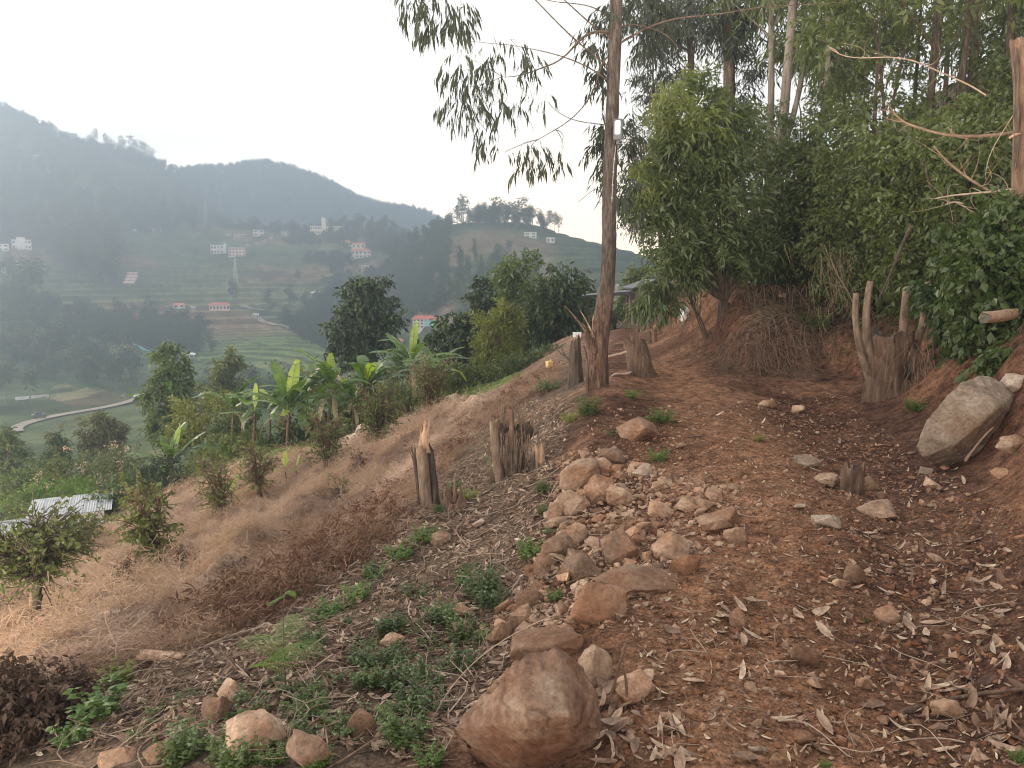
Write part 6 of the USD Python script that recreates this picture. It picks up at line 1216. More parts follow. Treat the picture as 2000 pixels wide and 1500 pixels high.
for k, (x, y, w, h, m, lab) in enumerate(ROCKS):
    g = hit(x, min(y, 1499)) if y < 1500 else at(x, y, hit(x, 1499)[1]); s = np.hypot(g[1], EYE - g[2]) / FPX; rng = np.random.default_rng(900 + k)
    v, f = rock_shape(900 + k, 3, int(rng.integers(14, 24)), 0.07, 0.66)
    v = v / np.ptp(v, axis=0) * [w * s, w * s * rng.uniform(0.7, 0.95), h * s * 1.12]
    t = thing('rock', lab, 'rock', g + [0, w * s * 0.25, h * s * 0.20], 0.0); obj('stone', (v, f), m, t, smooth=24)

STONE = []
for k in range(10):
    cls = shape_class(f'stone_shape_{k}'); v, f = rock_shape(950 + k, 2, 12 + k % 6, 0.06, 0.6)
    obj('stone', (v * 0.5, f), [R_TAN, R_TAN, R_RED, R_TAN, R_RED, R_GREY, R_TAN, R_RED, R_TAN, R_DARK][k], cls, smooth=20); STONE.append(cls)
def poly_pixels(rng, poly, n):
    poly = np.array(poly, float); out = []
    while len(out) < n:
        p = rng.uniform(poly.min(0), poly.max(0), (n * 2, 2)); out += list(p[inside(poly, p[:, 0], p[:, 1])])
    return np.array(out[:n])
RUBBLE = [(1090, 890), (1200, 880), (1330, 930), (1440, 960), (1450, 1030), (1380, 1090), (1300, 1150), (1210, 1190), (1110, 1250), (1000, 1260), (960, 1220), (1040, 1120), (1075, 1000)]
PATHPIX = [(1300, 770), (1640, 760), (1780, 870), (1990, 960), (1995, 1480), (1230, 1490), (1260, 1260), (1400, 1080), (1450, 960), (1250, 850)]
SLOPEPIX = [(300, 1490), (480, 1270), (700, 1170), (870, 1020), (1050, 960), (1070, 1060), (960, 1250), (870, 1400), (840, 1495)]
rng = np.random.default_rng(960)
for poly, n, lo, hi, grp, lab, pick in [(RUBBLE, 200, 14, 50, 'stones of the rubble heap', 'small broken stone in the rubble heap along the left edge of the path', [0, 1, 2, 3, 4, 6, 7, 8]), (PATHPIX, 80, 10, 34, 'stones scattered over the path', 'small stone lying loose on the red dirt path', [0, 1, 2, 3, 4, 5, 7, 8]),
                                        (SLOPEPIX, 28, 10, 30, 'stones in the litter of the slope', 'small stone among dead leaves and weeds on the slope', [1, 2, 4, 5, 9, 9])]:
    for x, y in poly_pixels(rng, poly, n):
        g = hit(x, y); s = np.hypot(g[1], EYE - g[2]) / FPX; w = s * (lo + (hi - lo) * rng.random() ** 1.8)
        sc = (w * rng.uniform(0.85, 1.3), w * rng.uniform(0.75, 1.1), w * rng.uniform(0.45, 0.8))
        inst(STONE[pick[rng.integers(len(pick))]], 'stone', lab, 'stone', g + [0, 0, sc[2] * rng.uniform(0.05, 0.28)], rng.uniform(0, 6.28), sc, grp, (rng.normal(0, .3), rng.normal(0, .3)))

def spread(rng, poly, n, power=1.0):
    """points over the ground, from an area outlined in the photograph"""
    Wp = np.array([hit(*p)[:2] for p in poly]); out = np.zeros((0, 2))
    while len(out) < n:
        p = rng.uniform(Wp.min(0), Wp.max(0), (n * 3, 2)); p = p[inside(Wp, p[:, 0], p[:, 1])]
        if power:
            p = p[rng.random(len(p)) < np.clip((Wp[:, 1].min() / p[:, 1]) ** power, 0, 1)]
        out = np.vstack([out, p])
    return out[:n]
def on_ground(p, dz=0.0):
    return np.column_stack([p, ground(p[:, 0], p[:, 1]) + dz])
def lie(rng, p, tilt=0.2):
    nrm = unit(normals(p[:, 0], p[:, 1], 0.05) + rng.normal(0, tilt, (len(p), 3)))
    return quat_mul(quat_up(nrm), quat_z(rng.uniform(0, 6.28, len(p))))

p = spread(rng, [(1180, 800), (1640, 755), (1800, 900), (1998, 980), (1998, 1498), (1180, 1498), (1250, 1250), (1080, 1240), (1090, 900)], 7000, 1.0)
sc = (0.005 + 0.024 * rng.random(len(p)) ** 4)[:, None] * rng.uniform(0.7, 1.2, (len(p), 3)) * [1, 1, 0.75]
PB = [rock_shape(980 + k, 1, 9, 0.08, 0.55) for k in range(4)]
scatter('pebbles', 'fine gravel and crumbs of stone on the red path', None, [(PB[0], R_TAN), (PB[1], R_RED), (PB[2], R_RED), (PB[3], R_TAN)], on_ground(p, 0.002), lie(rng, p, 0.5), sc, rng.integers(0, 4, len(p)))
p = spread(rng, RUBBLE, 1500, 0.4); sc = (0.012 + 0.035 * rng.random(len(p)) ** 2.5)[:, None] * rng.uniform(0.7, 1.2, (len(p), 3)) * [1, 1, 0.75]
scatter('rubble', 'small broken stone chips filling the rubble heap', None, [(PB[0], R_TAN), (PB[1], R_RED), (PB[2], R_TAN), (PB[3], R_TAN)], on_ground(p, 0.004), lie(rng, p, 0.5), sc, rng.integers(0, 4, len(p)))
p = spread(rng, [(1230, 850), (1640, 755), (1800, 900), (1998, 980), (1998, 1498), (1180, 1498), (1300, 1250)], 4600, 1.0)
CLOD = noise_mat('soil_clod', [(0.3, (0.12, 0.05, 0.026)), (0.5, (0.19, 0.082, 0.042)), (0.7, (0.28, 0.135, 0.07))], 20.0, bump=0.6, bscale=60)
sc = (0.005 + 0.022 * rng.random(len(p)) ** 3)[:, None] * rng.uniform(0.7, 1.3, (len(p), 3)) * [1, 1, 0.55]
scatter('soil_clods', 'loose crumbs and clods of red soil on the path', None, [(PB[0], CLOD, True), (PB[2], CLOD, True)], on_ground(p, 0.0), lie(rng, p, 0.4), sc, rng.integers(0, 2, len(p)))

# ---------------------------------------------------------------- fallen leaves and twigs
def fallen_leaf(seed, L=1.0, wid=0.3, curl=0.5, n=7):
    """a dry curled leaf of unit length"""
    rng = np.random.default_rng(seed); t = np.linspace(0, 1, n); w = wid / 2 * np.sin(np.pi * np.clip(t * 0.96 + 0.02, 0, 1)) ** 0.8
    b = rng.uniform(-0.25, 0.25); z = curl * 0.35 * (t - 0.5) ** 2 * 2 + 0.02; y0 = b * (t - t ** 2) * 1.2; cup = rng.uniform(0.25, 0.9) * rng.choice([-1, 1]) ; tw = rng.uniform(-0.6, 0.6) * (t - 0.5)
    mid = np.stack([t - 0.5, y0, z], 1); l = mid + np.stack([0 * t, w * np.cos(tw), w * (np.abs(cup) * 0.6 + np.sin(tw))], 1); r = mid + np.stack([0 * t, -w * np.cos(tw), w * (np.abs(cup) * 0.6 - np.sin(tw))], 1)
    v = np.vstack([l, mid, r]); i = np.arange(n - 1)
    f = np.vstack([np.stack([i, i + n, i + n + 1], 1), np.stack([i, i + n + 1, i + 1], 1), np.stack([i + n, i + 2 * n, i + 2 * n + 1], 1), np.stack([i + n, i + 2 * n + 1, i + n + 1], 1)])
    return v, f
def dry_mat(name, ramp):
    return mat(name, {'oi': ('object_info', {}), 'tc': ('texture_coordinate', {}), 'n': ('noise_texture', {'scale': 5.0, 'detail': 4.0}), 'sp': ('rgb_ramp', {'ramp': [(0.35, (0.65, 0.62, 0.6)), (0.65, (1.2, 1.2, 1.2))]}), 'r': ('rgb_ramp', {'ramp': ramp}), 'm': ('mix', {'mix_type': 'multiply', 'fac': 1.0}),
                      'p': ('principled_bsdf', {'roughness': 0.65, 'specular_ior_level': 0.25}), 't': ('translucent_bsdf', {}), 'x': ('mix_closure', {'fac': 0.15})},
               [('oi.random', 'r.fac'), ('tc.object', 'n.vector'), ('n.fac', 'sp.fac'), ('r.color', 'm.color1'), ('sp.color', 'm.color2'), ('m.color', 'p.base_color'), ('m.color', 't.color'), ('p.BSDF', 'x.closure1'), ('t.BSDF', 'x.closure2')], surface='x.closure')
DRY = dry_mat('dry_leaf', [(0, (0.18, 0.110, 0.078)), (0.35, (0.30, 0.205, 0.15)), (0.7, (0.41, 0.305, 0.23)), (1, (0.50, 0.42, 0.29))])
DRYD = dry_mat('dry_leaf_dark', [(0, (0.11, 0.065, 0.045)), (0.5, (0.22, 0.14, 0.10)), (0.85, (0.36, 0.25, 0.18)), (1, (0.50, 0.38, 0.28))])
LEAF = []
for k in range(8):
    cls = shape_class(f'dry_leaf_shape_{k}'); obj('blade', fallen_leaf(1000 + k, 1.0, [0.26, 0.22, 0.34, 0.2, 0.42, 0.28, 0.18, 0.38][k], [0.3, 0.7, 0.5, 0.9, 0.3, 0.6, 0.4, 0.8][k]), DRY if k % 2 else DRYD, cls, smooth=True); LEAF.append(cls)
rng = np.random.default_rng(1010)
def put_leaves(pix, grp, lab, lo, hi, tilt=0.35):
    for x, y in pix:
        g = hit(x, y); nrm = normals(g[:1], g[1:2], 0.05)[0]; l = rng.uniform(lo, hi)
        inst(LEAF[rng.integers(8)], 'dry_leaf', lab, 'leaf', g + [0, 0, 0.005 + 0.008 * rng.random()], rng.uniform(0, 6.28), l, grp, (rng.normal(0, tilt) - nrm[1] * 0.5, rng.normal(0, tilt) + nrm[0] * 0.5))
put_leaves(poly_pixels(rng, [(1820, 1290), (1998, 1250), (1998, 1480), (1900, 1440), (1790, 1400)], 46), 'leaf drift at lower right', 'pale dry leaf in the drift at the lower right of the path', 0.06, 0.12, 0.5)
put_leaves(poly_pixels(rng, [(1700, 1040), (1960, 1060), (1960, 1270), (1740, 1260), (1640, 1120)], 78), 'leaf drift at mid right', 'curled dry leaf in the drift below the small rotten stump', 0.05, 0.12, 0.5)
put_leaves(poly_pixels(rng, [(1170, 1320), (1300, 1340), (1360, 1495), (1150, 1497)], 40), 'leaves beside the bottom boulder', 'brown dry leaf in the hollow right of the bottom boulder', 0.06, 0.13, 0.5)
put_leaves(poly_pixels(rng, [(1260, 1180), (1560, 1130), (1640, 1240), (1500, 1280), (1300, 1290)], 22), 'leaves on the middle of the path', 'dry leaf lying singly on the middle of the path', 0.06, 0.13)
put_leaves(poly_pixels(rng, [(1350, 780), (1640, 760), (1990, 980), (1900, 1040), (1480, 960)], 45), 'leaves on the upper path', 'small pale dry leaf on the upper part of the path', 0.07, 0.13)
put_leaves(poly_pixels(rng, [(1360, 1300), (1990, 1430), (1990, 1498), (1300, 1498)], 16), 'leaves at the bottom edge of the path', 'dry leaf lying at the bottom edge of the path', 0.06, 0.12)
LM = [fallen_leaf(1020 + k, 1.0, [0.26, 0.34, 0.22, 0.4][k], [0.4, 0.8, 0.6, 0.3][k], 5) for k in range(4)]
LITPIX = [(-40, 1495), (-40, 1400), (250, 1300), (430, 1230), (620, 1120), (760, 1010), (900, 900), (1040, 760), (1120, 790), (1090, 920), (1060, 1060), (1090, 1200), (960, 1340), (850, 1498)]
p = spread(rng, LITPIX, 10500, 0.8); l = rng.uniform(0.02, 0.085, len(p))
scatter('leaf_litter', 'dead leaves and chips covering the slope beside the path', None, [(LM[0], DRYD, True), (LM[1], DRYD, True), (LM[2], DRYD, True), (LM[3], DRY, True)], on_ground(p, 0.006), lie(rng, p, 0.5), l[:, None] * np.ones(3), rng.choice(4, len(p), p=[.34, .3, .22, .14]))
p = spread(rng, [(1100, 880), (1640, 755), (1800, 900), (1998, 980), (1998, 1498), (1180, 1498), (1250, 1250), (1060, 1240)], 2600, 0.9); l = rng.uniform(0.015, 0.055, len(p))
scatter('leaf_chips', 'small bits of dead leaf strewn over the red path', None, [(LM[0], DRY, True), (LM[2], DRYD, True)], on_ground(p, 0.004), lie(rng, p, 0.4), l[:, None] * np.ones(3), rng.integers(0, 2, len(p)))

def twig_mesh(seed, forks=1):
    rng = np.random.default_rng(seed); mb = MB(); p = curve(np.array([[-0.5, 0, 0], [-0.15, rng.normal(0, .06), 0.01], [0.2, rng.normal(0, .08), 0.02], [0.5, rng.normal(0, .1), 0.0]]), 9)
    mb.tube(p, np.linspace(0.011, 0.004, 9), 5, wob=0.15, seed=seed)
    for k in range(forks):
        i = rng.integers(3, 7); d = unit(np.array([rng.uniform(.3, 1), rng.choice([-1, 1]) * rng.uniform(.4, 1), rng.uniform(-.1, .4)])); mb.tube(curve([p[i], p[i] + d * 0.12 + rng.normal(0, .01, 3), p[i] + d * 0.25], 5), np.linspace(0.005, 0.002, 5), 4)
    return mb.mesh()
TW = []
for k in range(5):
    cls = shape_class(f'twig_shape_{k}'); obj('stick', twig_mesh(1030 + k, k % 3), [TWIG, TWIG_PALE, TWIG, TWIG_PALE, BARK_RED][k], cls, smooth=True); TW.append(cls)
def put_twigs(pix, grp, lab, lo, hi):
    for x, y in pix:
        g = hit(x, y); nrm = normals(g[:1], g[1:2], 0.1)[0]; l = rng.uniform(lo, hi)
        inst(TW[rng.integers(5)], 'twig', lab, 'twig', g + [0, 0, 0.012], rng.uniform(0, 6.28), (l, l, l * 0.8), grp, (rng.normal(0, .12) - nrm[1] * 0.6, rng.normal(0, .15) + nrm[0] * 0.6))
put_twigs(poly_pixels(rng, [(1230, 1200), (1990, 1060), (1990, 1490), (1250, 1490)], 60), 'twigs on the path', 'thin dry twig lying on the red path', 0.10, 0.34)
put_twigs(poly_pixels(rng, RUBBLE, 44), 'twigs among the rubble', 'bent dry twig lying across the rubble stones', 0.15, 0.5)
put_twigs(poly_pixels(rng, LITPIX, 90), 'twigs on the litter slope', 'dry twig lying in the leaf litter of the slope', 0.15, 0.6)
TWM = [twig_mesh(1040 + k, 1) for k in range(3)]
p = spread(rng, LITPIX, 2600, 0.6); l = rng.uniform(0.08, 0.35, len(p))
scatter('twig_litter', 'fine dead twigs littering the slope', None, [(TWM[0], TWIG), (TWM[1], TWIG_PALE), (TWM[2], BARK_BROWN)], on_ground(p, 0.01), lie(rng, p, 0.25), l[:, None] * [1, 1, 1], rng.integers(0, 3, len(p)))
for k, (a, b, c, r, lab) in enumerate([((400, 1268), (500, 1232), (560, 1222), 0.012, 'long pale branch lying in the litter left of the fern'), ((352, 1262), (400, 1240), (432, 1224), 0.011, 'dark forked branch above the long pale branch'), ((1222, 1262), (1205, 1320), (1178, 1420), 0.007, 'thin bent branch leaning past the pointed pinkish rock'), ((1215, 1300), (1222, 1380), (1200, 1440), 0.006, 'bent root rising right of the bottom boulder'),
                                        ((1760, 1400), (1880, 1368), (2010, 1352), 0.012, 'fibrous root crossing the path at lower right'), ((1345, 975), (1395, 985), (1432, 1000), 0.007, 'crooked twig at the right of the rubble heap'), ((830, 1450), (840, 1420), (1090, 1200), 0.003, 'long thin dry stem leaning over the weeds'), ((915, 985), (945, 968), (968, 955), 0.012, 'dark dead stick below the wide coppiced stump'),
                                        ((1885, 905), (1910, 870), (1940, 838), 0.012, 'dead root sticking out below the leaning boulder'), ((180, 1430), (280, 1440), (345, 1452), 0.005, 'straight thin pale stem at the lower left'), ((560, 1462), (590, 1480), (620, 1500), 0.005, 'pale stem beside the dark flat rock at the bottom'), ((890, 1040), (905, 1060), (920, 1075), 0.007, 'pinkish stick below the shattered stump')]):
    P = [hit(*a), hit(*b), hit(*c)]
    if lab.startswith(('thin bent', 'bent root', 'long thin', 'dead root')):
        Y0 = P[0][1] * 0 + {'thin bent': 2.75, 'bent root': 2.7, 'long thin': 2.9, 'dead root': 5.9}[' '.join(lab.split()[:2])]; P = [at(*a, Y0), at(*b, Y0), at(*c, Y0)]
    pts = curve(P, 16); pts[:, 2] += r * 1.2; c0 = pts.mean(0); mb = MB(); mb.tube(pts - c0, np.linspace(r, r * 0.5, 16), 6, wob=0.12, seed=k)
    t = thing('fallen_branch', lab, 'branch', c0); obj('stick', mb.mesh(), [TWIG_PALE, BARK_DARK, BARK_RED, BARK_RED, BARK_BROWN, TWIG_PALE, TWIG_PALE, BARK_DARK, TWIG, TWIG_PALE, TWIG_PALE, WOOD][k], t, smooth=40)
b = at(320, 1282, 4.6); g = hit(320, 1290); t = thing('bark_slab', 'curved orange slab of bark lying at the edge of the straw slope', 'bark', g + [0, 0, 0.02], -0.15)
u_ = np.linspace(-1, 1, 13); th = np.linspace(0.2, 2.9, 9); L_ = 0.16
v = np.array([[L_ * a * (1 - 0.1 * abs(math.cos(3 * q_))), 0.05 * math.cos(q_), 0.035 * math.sin(q_)] for a in u_ for q_ in th]); i, j = np.meshgrid(np.arange(12), np.arange(8), indexing='ij'); q0_ = (i * 9 + j).ravel(); quad = np.stack([q0_, q0_ + 9, q0_ + 10, q0_ + 1], 1)
vv = np.vstack([v, v - [0, 0, 0.01]]); obj('curved_bark', (vv, np.vstack([quad[:, [0, 1, 2]], quad[:, [0, 2, 3]], quad[:, [0, 2, 1]] + 117, quad[:, [0, 3, 2]] + 117])), WOOD, t, smooth=True)

# ---------------------------------------------------------------- straw, dead fern, grass
STRAWM = leaf_mat('straw', [(0, (0.26, 0.17, 0.13)), (0.3, (0.53, 0.375, 0.29)), (0.8, (0.72, 0.54, 0.43)), (1, (0.82, 0.69, 0.58))], 0.7, 0.2, 0.2)
BROWNM = leaf_mat('brown_straw', [(0, (0.17, 0.095, 0.062)), (0.5, (0.30, 0.185, 0.125)), (1, (0.48, 0.33, 0.23))], 0.7, 0.15, 0.2)
GRASSM = leaf_mat('green_grass', [(0, (0.06, 0.10, 0.02)), (0.6, (0.13, 0.19, 0.035)), (1, (0.25, 0.28, 0.06))], 0.5, 0.3, 0.3)
def tuft(seed, n, L, w, flop, rad=0.12, segs=3, e0=0.5, e1=1.3):
    rng = np.random.default_rng(seed); a = rng.uniform(0, 6.28, n); b = np.stack([rng.normal(0, rad, n), rng.normal(0, rad, n), np.zeros(n)], 1); l = L * rng.uniform(0.5, 1.2, n); el = rng.uniform(e0, e1, n) * (1 - 0.35 * flop)
    o = np.stack([np.cos(a), np.sin(a), 0 * a], 1); side = np.stack([-np.sin(a), np.cos(a), 0 * a], 1); vs = []; t = np.linspace(0, 1, segs + 1)
    p = b.copy(); rows = []
    for k in range(segs + 1):
        ww = w * (1 - 0.85 * t[k]); rows.append(np.stack([p - side * ww / 2, p + side * ww / 2], 1)); e = el - flop * 1.7 * t[k]; p = p + (o * np.cos(e)[:, None] + np.array([0, 0, 1.0]) * np.sin(e)[:, None]) * (l / segs)[:, None]; p[:, 2] = np.maximum(p[:, 2], 0.008)
    v = np.stack(rows, 1).reshape(n, -1, 3); m = v.shape[1]; f = np.vstack([[2 * k, 2 * k + 1, 2 * k + 3] for k in range(segs)] + [[2 * k, 2 * k + 3, 2 * k + 2] for k in range(segs)])
    return v.reshape(-1, 3), (np.arange(n)[:, None, None] * m + f[None]).reshape(-1, 3)
rng = np.random.default_rng(1100)
ST = [tuft(1101, 90, 0.14, 0.005, 0.5, 0.13, 3, 0.05, 0.55), tuft(1102, 80, 0.11, 0.005, 0.4, 0.11, 3, 0.05, 0.7), tuft(1103, 80, 0.18, 0.005, 0.5, 0.15, 3, 0.05, 0.45)]
STRAWPIX = [(-250, 1230), (0, 1150), (100, 1090), (180, 1040), (260, 995), (400, 955), (520, 920), (620, 885), (730, 858), (800, 820), (850, 800), (925, 785), (950, 800), (890, 845), (850, 905), (740, 970), (640, 1005), (540, 1065), (430, 1155), (300, 1255), (150, 1305), (-120, 1370)]
p = spread(rng, STRAWPIX, 24000, 0.0); s_ = rng.uniform(0.6, 1.5, len(p))
keep = np.abs(swaths(p[:, 0], p[:, 1]) - 0.5) > 0.10 * rng.random(len(p)); p, s_ = p[keep], s_[keep]
scatter('straw', 'pale mown straw lying in swaths down the slope', None, [(m, STRAWM) for m in ST], on_ground(p, -0.01), lie(rng, p, 0.14), s_[:, None] * [1, 1, 0.6], rng.integers(0, 3, len(p)))
BROWNPIX = [(-60, 1400), (150, 1310), (300, 1260), (430, 1160), (540, 1070), (640, 1010), (740, 975), (850, 905), (890, 845), (950, 800), (1010, 745), (1090, 720), (1080, 760), (960, 820), (860, 920), (770, 1040), (620, 1150), (430, 1250), (150, 1340)]
p = spread(rng, BROWNPIX, 6500, 0.0); p = np.vstack([p, spread(rng, STRAWPIX, 3000, 0.0)]); s_ = rng.uniform(0.5, 1.2, len(p))
scatter('brown_dead_grass', 'reddish brown dead grass and fern between straw and litter', None, [(m, BROWNM) for m in ST[:2]] + [(ST[1], STRAWM)], on_ground(p, -0.01), lie(rng, p, 0.3), s_[:, None] * [1, 1, 0.8], rng.choice(3, len(p), p=[.42, .42, .16]))
c_, d_ = [], []
p = np.vstack([spread(rng, BROWNPIX, 260, 0.0), spread(rng, [(330, 1260), (430, 1170), (600, 1090), (740, 1000), (800, 1000), (720, 1080), (600, 1170), (450, 1240)], 420, 0.0)])
scp, _ = None, None
L3 = on_ground(p, 0.03); dd = unit(rng.normal(size=L3.shape) * [1, 1, 0.35] + [0, 0, 0.3])
obj('dead_fern', sprays(rng, L3, dd, 0.30, 26, 0.06, 0.013, 0.25, 2, 0.1, 0.8), REDLEAF, label='rust red dead bracken flattened on the slope', kind='stuff')
GT = [tuft(1111, 40, 0.30, 0.010, 0.5, 0.08), tuft(1112, 36, 0.22, 0.009, 0.6, 0.08)]
p = spread(rng, [(130, 1075), (200, 1000), (300, 965), (420, 940), (520, 905), (480, 900), (300, 930), (200, 965), (90, 1020), (60, 1080)], 4200, 0.0)
scatter('green_grass', 'bright green grass below the edge of the straw', None, [(m, GRASSM) for m in GT], on_ground(p, -0.01), lie(rng, p, 0.15), rng.uniform(1.0, 2.4, (len(p), 1)) * [1, 1, 1], rng.integers(0, 2, len(p)))

# ---------------------------------------------------------------- weeds, vines and ferns
WEED = leaf_mat('weed_leaf', [(0, (0.045, 0.070, 0.016)), (0.45, (0.090, 0.130, 0.026)), (0.8, (0.150, 0.190, 0.040)), (1, (0.27, 0.27, 0.06))], 0.45, 0.28, 0.4)
WEEDB = leaf_mat('weed_leaf_bright', [(0, (0.06, 0.11, 0.018)), (0.5, (0.12, 0.185, 0.03)), (1, (0.24, 0.27, 0.05))], 0.45, 0.32, 0.4)
WEEDY = leaf_mat('weed_leaf_yellow', [(0, (0.12, 0.15, 0.02)), (0.5, (0.22, 0.26, 0.03)), (1, (0.42, 0.40, 0.06))], 0.45, 0.35, 0.4)
def weed_shape(name, seed, n, h, rad, L, Wd, leafm, nl=7, lean=0.5):
    cls = shape_class(name); rng = np.random.default_rng(seed); mb = MB(); P, D = [], []
    for k in range(n):
        a = rng.uniform(0, 6.28); r = rad * rng.random() ** 0.6; b = np.array([math.cos(a) * r * 0.75, math.sin(a) * r * 0.75, -0.02]); hh = h * rng.uniform(0.45, 1.1); e = b + np.array([math.cos(a) * lean * hh * 0.5, math.sin(a) * lean * hh * 0.5, hh])
        c = curve([b, b + (e - b) * [0.3, 0.3, 0.6], e], nl + 2); mb.tube(c, np.linspace(0.0035, 0.0015, nl + 2), 4, cap=False)
        for i in range(2, nl + 2):
            for sgn in (0, math.pi):
                az = a + (i % 2) * 1.57 + sgn + rng.normal(0, 0.4); P.append(c[i]); D.append([math.cos(az), math.sin(az), rng.uniform(-0.25, 0.45)])
    P, D = np.array(P), unit(np.array(D)); S = unit(np.cross(D, [0, 0, 1.0]) + rng.normal(0, 0.25, D.shape)); sc = rng.uniform(0.5, 1.25, len(P))
    obj('stems', mb.mesh(), leafm, cls, kind='stuff'); obj('leaves', blades(P, D, unit(S - D * (S * D).sum(1, keepdims=True)), L * sc, Wd * sc, 4, 0.2), leafm, cls)
    return cls
WD = [weed_shape('weed_nettle', 1201, 26, 0.24, 0.22, 0.055, 0.034, WEED), weed_shape('weed_low', 1202, 22, 0.13, 0.24, 0.045, 0.032, WEED, 4, 1.1), weed_shape('weed_bright', 1203, 24, 0.17, 0.2, 0.046, 0.028, WEEDB, 6), weed_shape('weed_vine', 1204, 22, 0.26, 0.2, 0.075, 0.062, WEEDB, 5, 0.6), weed_shape('weed_dark', 1205, 36, 0.3, 0.2, 0.055, 0.035, WEED, 8), weed_shape('weed_yellow', 1206, 24, 0.2, 0.2, 0.05, 0.036, WEEDY, 5)]
WEEDS = [(940, 1165, 130, 4, 'largest dark green weed clump on the slope left of the rubble'), (1040, 1085, 84, 2, 'bright green weed clump at the left foot of the rubble'), (1062, 965, 56, 4, 'dark leafy weed below the splintered orange stump'), (1066, 1005, 62, 0, 'green weed strip beside the top rubble blocks'), (1078, 1040, 56, 1, 'low weeds around the orange rubble stone'), (858, 1005, 44, 4, 'dark climbing weed against the tall pale stump'),
         (830, 1060, 84, 2, 'green weeds at the foot of the shattered stump'), (775, 1092, 84, 2, 'yellow green weeds below the shattered stump'), (735, 1125, 70, 2, 'light green weeds trailing below the small pale fern'), (655, 1195, 80, 2, 'yellowish green weeds between the two light green clumps'), (690, 1170, 84, 2, 'light green trailing weeds at the fern bank edge'), (625, 1212, 84, 2, 'light green weeds above the fern'), (880, 1192, 90, 1, 'low weeds around the flat orange stone'), (800, 1230, 84, 1, 'low weeds above the pale rounded stone'), (770, 1300, 100, 0, 'weed clump right of the fern'),
         (905, 1310, 120, 0, 'weed clump behind the left end of the bottom boulder'), (830, 1345, 140, 0, 'wide weed patch left of the bottom boulder'), (720, 1340, 110, 0, 'weed patch below the pale rounded stone'), (790, 1450, 150, 4, 'tall dark weed clump at the bottom left of the boulder'), (830, 1490, 90, 2, 'bright weed tuft at the bottom edge left of the boulder'), (470, 1505, 140, 0, 'weeds at the bottom edge below the square block'), (620, 1505, 70, 2, 'bright weed tuft at the bottom edge'),
         (320, 1398, 100, 1, 'low weeds left of the square block'), (280, 1435, 90, 1, 'low weeds lower left of the square block'), (200, 1400, 150, 3, 'broad-leaved vine spilling over the litter at the lower left'), (150, 1450, 110, 3, 'vine trailing down at the lower left corner'), (225, 1335, 80, 5, 'yellow green vine tip above the broad-leaved vine'), (440, 1345, 70, 1, 'low weeds above the small pale cut-looking stone'), (375, 1362, 80, 1, 'low weeds between vine and square block'), (1192, 1150, 64, 4, 'bright dark weed growing on the long slab'),
         (1078, 1170, 56, 2, 'light green weed left of the horned rock'), (1150, 810, 80, 4, 'dark weeds round the foot of the gum tree'), (1112, 825, 50, 5, 'yellow green weed left of the gum tree'), (1238, 778, 50, 2, 'grassy weed right of the gum tree'), (1290, 825, 76, 2, 'grassy weed on the path right of the gum tree'), (1070, 765, 70, 2, 'green weeds left of the gum tree on the slope'), (915, 975, 50, 5, 'bright yellow green vine between the two tall stumps'), (890, 955, 40, 3, 'green vine left of the wide coppiced stump'),
         (1990, 1490, 60, 2, 'leafy weed at the bottom right corner'), (1690, 1215, 22, 0, 'tiny green seedling on the path beside the round red stone'), (1632, 1140, 26, 2, 'small bright seedling among the dry leaves'), (1480, 862, 30, 5, 'yellow seedling far up the path'), (1610, 1495, 30, 2, 'small seedling at the bottom edge of the path'), (1020, 1490, 50, 3, 'round-leaved weed at the foot of the bottom boulder'), (640, 1330, 90, 1, 'low weeds under the large fern frond'), (560, 1345, 60, 1, 'low weeds beside the fern stalk'),
         (940, 1255, 60, 1, 'weeds left of the dark rounded stone'), (1000, 1160, 50, 1, 'low weeds left of the earthy brown rock'), (740, 1250, 60, 1, 'low weeds on the litter right of the fern bank'), (1200, 850, 60, 1, 'low weeds beside the earthy mound-like rock'), (1280, 900, 70, 2, 'sparse weeds above the rubble heap'), (1590, 640, 90, 2, 'pale green weeds on top of the bank of roots'), (1560, 625, 60, 1, 'low weeds on the bank right of the orange cut stub'), (1660, 600, 90, 4, 'leafy weed clump left of the sprouting stump'), (1790, 800, 60, 2, 'green weeds at the foot of the sprouting stump'), (1860, 700, 90, 4, 'leafy weed clump behind the leaning boulder')]
rng = np.random.default_rng(1210)
for x, y, w, k, lab in WEEDS:
    g = hit(x, min(y, 1499)); s = np.hypot(g[1], EYE - g[2]) / FPX
    sc = w * s / (0.46 if k in (2, 5) else 0.66)
    inst(WD[k], 'weed' if k not in (3,) else 'vine', lab, 'weed' if k != 3 else 'vine', g, rng.uniform(0, 6.28), sc)
for x, y in poly_pixels(rng, [(300, 1495), (560, 1290), (850, 1110), (960, 1080), (1000, 1200), (930, 1290), (850, 1390), (700, 1495)], 48):
    g = hit(x, y); inst(WD[rng.choice([0, 1, 1, 2])], 'small_weed', 'small weed sprouting from the leaf litter of the slope', 'weed', g, rng.uniform(0, 6.28), rng.uniform(0.2, 0.62), group='small weeds on the litter slope')

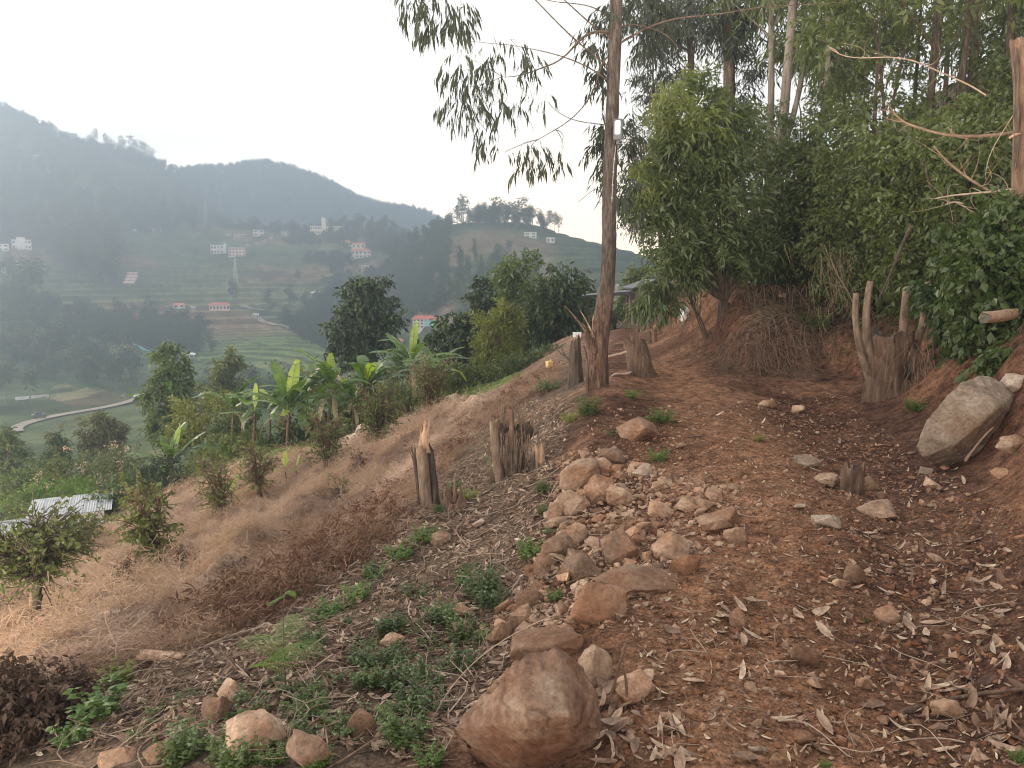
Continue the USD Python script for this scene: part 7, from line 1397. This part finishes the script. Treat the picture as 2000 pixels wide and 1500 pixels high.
FERN = leaf_mat('fern_leaf', [(0, (0.09, 0.165, 0.04)), (0.6, (0.15, 0.235, 0.06)), (1, (0.24, 0.31, 0.11))], 0.5, 0.35, 0.3)
def frond(rng, pts, wid, n=22):
    """a feathered frond along the curve: toothed pinnae on both sides"""
    P = curve(pts, n); T = unit(np.gradient(P, axis=0)); mb = MB(); mb.tube(P, np.linspace(0.003, 0.001, n), 4)
    N = unit(np.cross(T, [0, 0, 1.0])); t = np.linspace(0, 1, n)
    for sgn in (-1, 1):
        l = wid * np.sin(np.pi * np.clip(t * 0.9 + 0.1, 0, 1)) ** 0.7
        for i in range(1, n):
            d = unit(N[i] * sgn + T[i] * 0.45 + [0, 0, -0.15]); m = 9; tt = (np.arange(m) + 0.5) / m
            c = P[i] + d * (l[i] * tt)[:, None] + DOWN * (0.15 * l[i] * tt ** 2)[:, None]; q = unit(np.cross(d, np.cross(T[i], d)))
            for s2 in (-1, 1):
                D = unit(q * s2 + d * 0.5) * np.ones((m, 1)); S = np.broadcast_to(d, (m, 3))
                mb.add(*blades(c, D, S, l[i] * 0.12 * (1 - 0.6 * tt) + 0.002, l[i] * 0.05, 2, 0.05))
    return mb.mesh()
fy = 3.55; b0 = on(*at(560, 1445, 3.2)[:2]); q = rel(b0, 3.35)
t = thing('fern', 'bright green fern with a thin upright stalk and arched fronds at the lower left', 'fern', b0)
mb = MB(); mb.tube(curve([np.array([0, 0, -0.03]), q(558, 1340), q(553, 1230), q(556, 1160)], 12), np.linspace(0.005, 0.002, 12), 5); obj('stalk', mb.mesh(), BARK_DARK, t)
for k, (pts, w) in enumerate([([q(556, 1330), q(545, 1280, -.05), q(570, 1258, -.1), q(632, 1282, -.15)], 0.15), ([q(556, 1300), q(540, 1262, .05), q(505, 1245, .08), q(462, 1262, .1)], 0.09), ([q(555, 1255), q(560, 1225, .1), q(575, 1205, .15), q(590, 1198, .2)], 0.08), ([q(556, 1165), q(545, 1168), q(530, 1176), q(520, 1178)], 0.03), ([q(556, 1165), q(565, 1155), q(572, 1158), q(578, 1165)], 0.03)]):
    obj('frond', frond(np.random.default_rng(k), pts, w), FERN, t)
b0 = hit(740, 1135); q = rel(b0, b0[1]); t = thing('fern', 'small pale fern frond at the edge of the dead bracken', 'fern', b0)
for k, pts in enumerate([[q(735, 1145), q(745, 1125), q(755, 1110), q(762, 1095)], [q(735, 1145), q(715, 1150, -.1), q(690, 1158, -.15), q(670, 1172, -.2)]]):
    obj('frond', frond(np.random.default_rng(k), [p_ + [0, 0, 0.04] for p_ in pts], 0.09, 20), FERN, t)
b0 = hit(955, 960); q = rel(b0, b0[1]); t = thing('fern', 'drooping grey green fern fronds left of the wide coppiced stump', 'fern', b0 + [0, 0, 0.0])
for k, pts in enumerate([[q(955, 960), q(950, 870), q(930, 845), q(900, 860)], [q(955, 960), q(945, 890), q(925, 875), q(880, 910)]]):
    obj('frond', frond(np.random.default_rng(k + 5), pts, 0.12, 20), leaf_mat(f'fern_pale_{k}', [(0, (0.12, 0.14, 0.06)), (1, (0.22, 0.23, 0.11))], 0.5, 0.3), t)
# heap of dead fern in the corner
b0 = hit(70, 1440); rng = np.random.default_rng(1220); t = thing('dead_fern_heap', 'dark reddish heap of dead fern in the lower left corner', 'heap', b0)
q = rel(b0, b0[1]); s = b0[1] / FPX
cr, cc = crown(rng, [tuple(q(60, 1400)) + (95 * s, 0.3, 60 * s), tuple(q(20, 1360)) + (70 * s, 0.3, 44 * s), tuple(q(120, 1420)) + (50 * s, 0.25, 40 * s), tuple(q(10, 1450)) + (60 * s, 0.3, 50 * s)], 90, 14, 9, 0.16, 0.035, 0.016, 0.4, 0.3, 2, 0.4)
obj('dead_fronds', cr, leaf_mat('heap_leaf', [(0, (0.07, 0.043, 0.030)), (0.6, (0.145, 0.090, 0.062)), (1, (0.26, 0.18, 0.13))], 0.7, 0.1, 0.2), t); mb = MB(); stems(rng, mb, np.array([0, 0.1, -0.1]), cc[::3], 0.006, 0.002, 0.1, 4); obj('stems', mb.mesh(), BARK_DARK, t, kind='stuff')
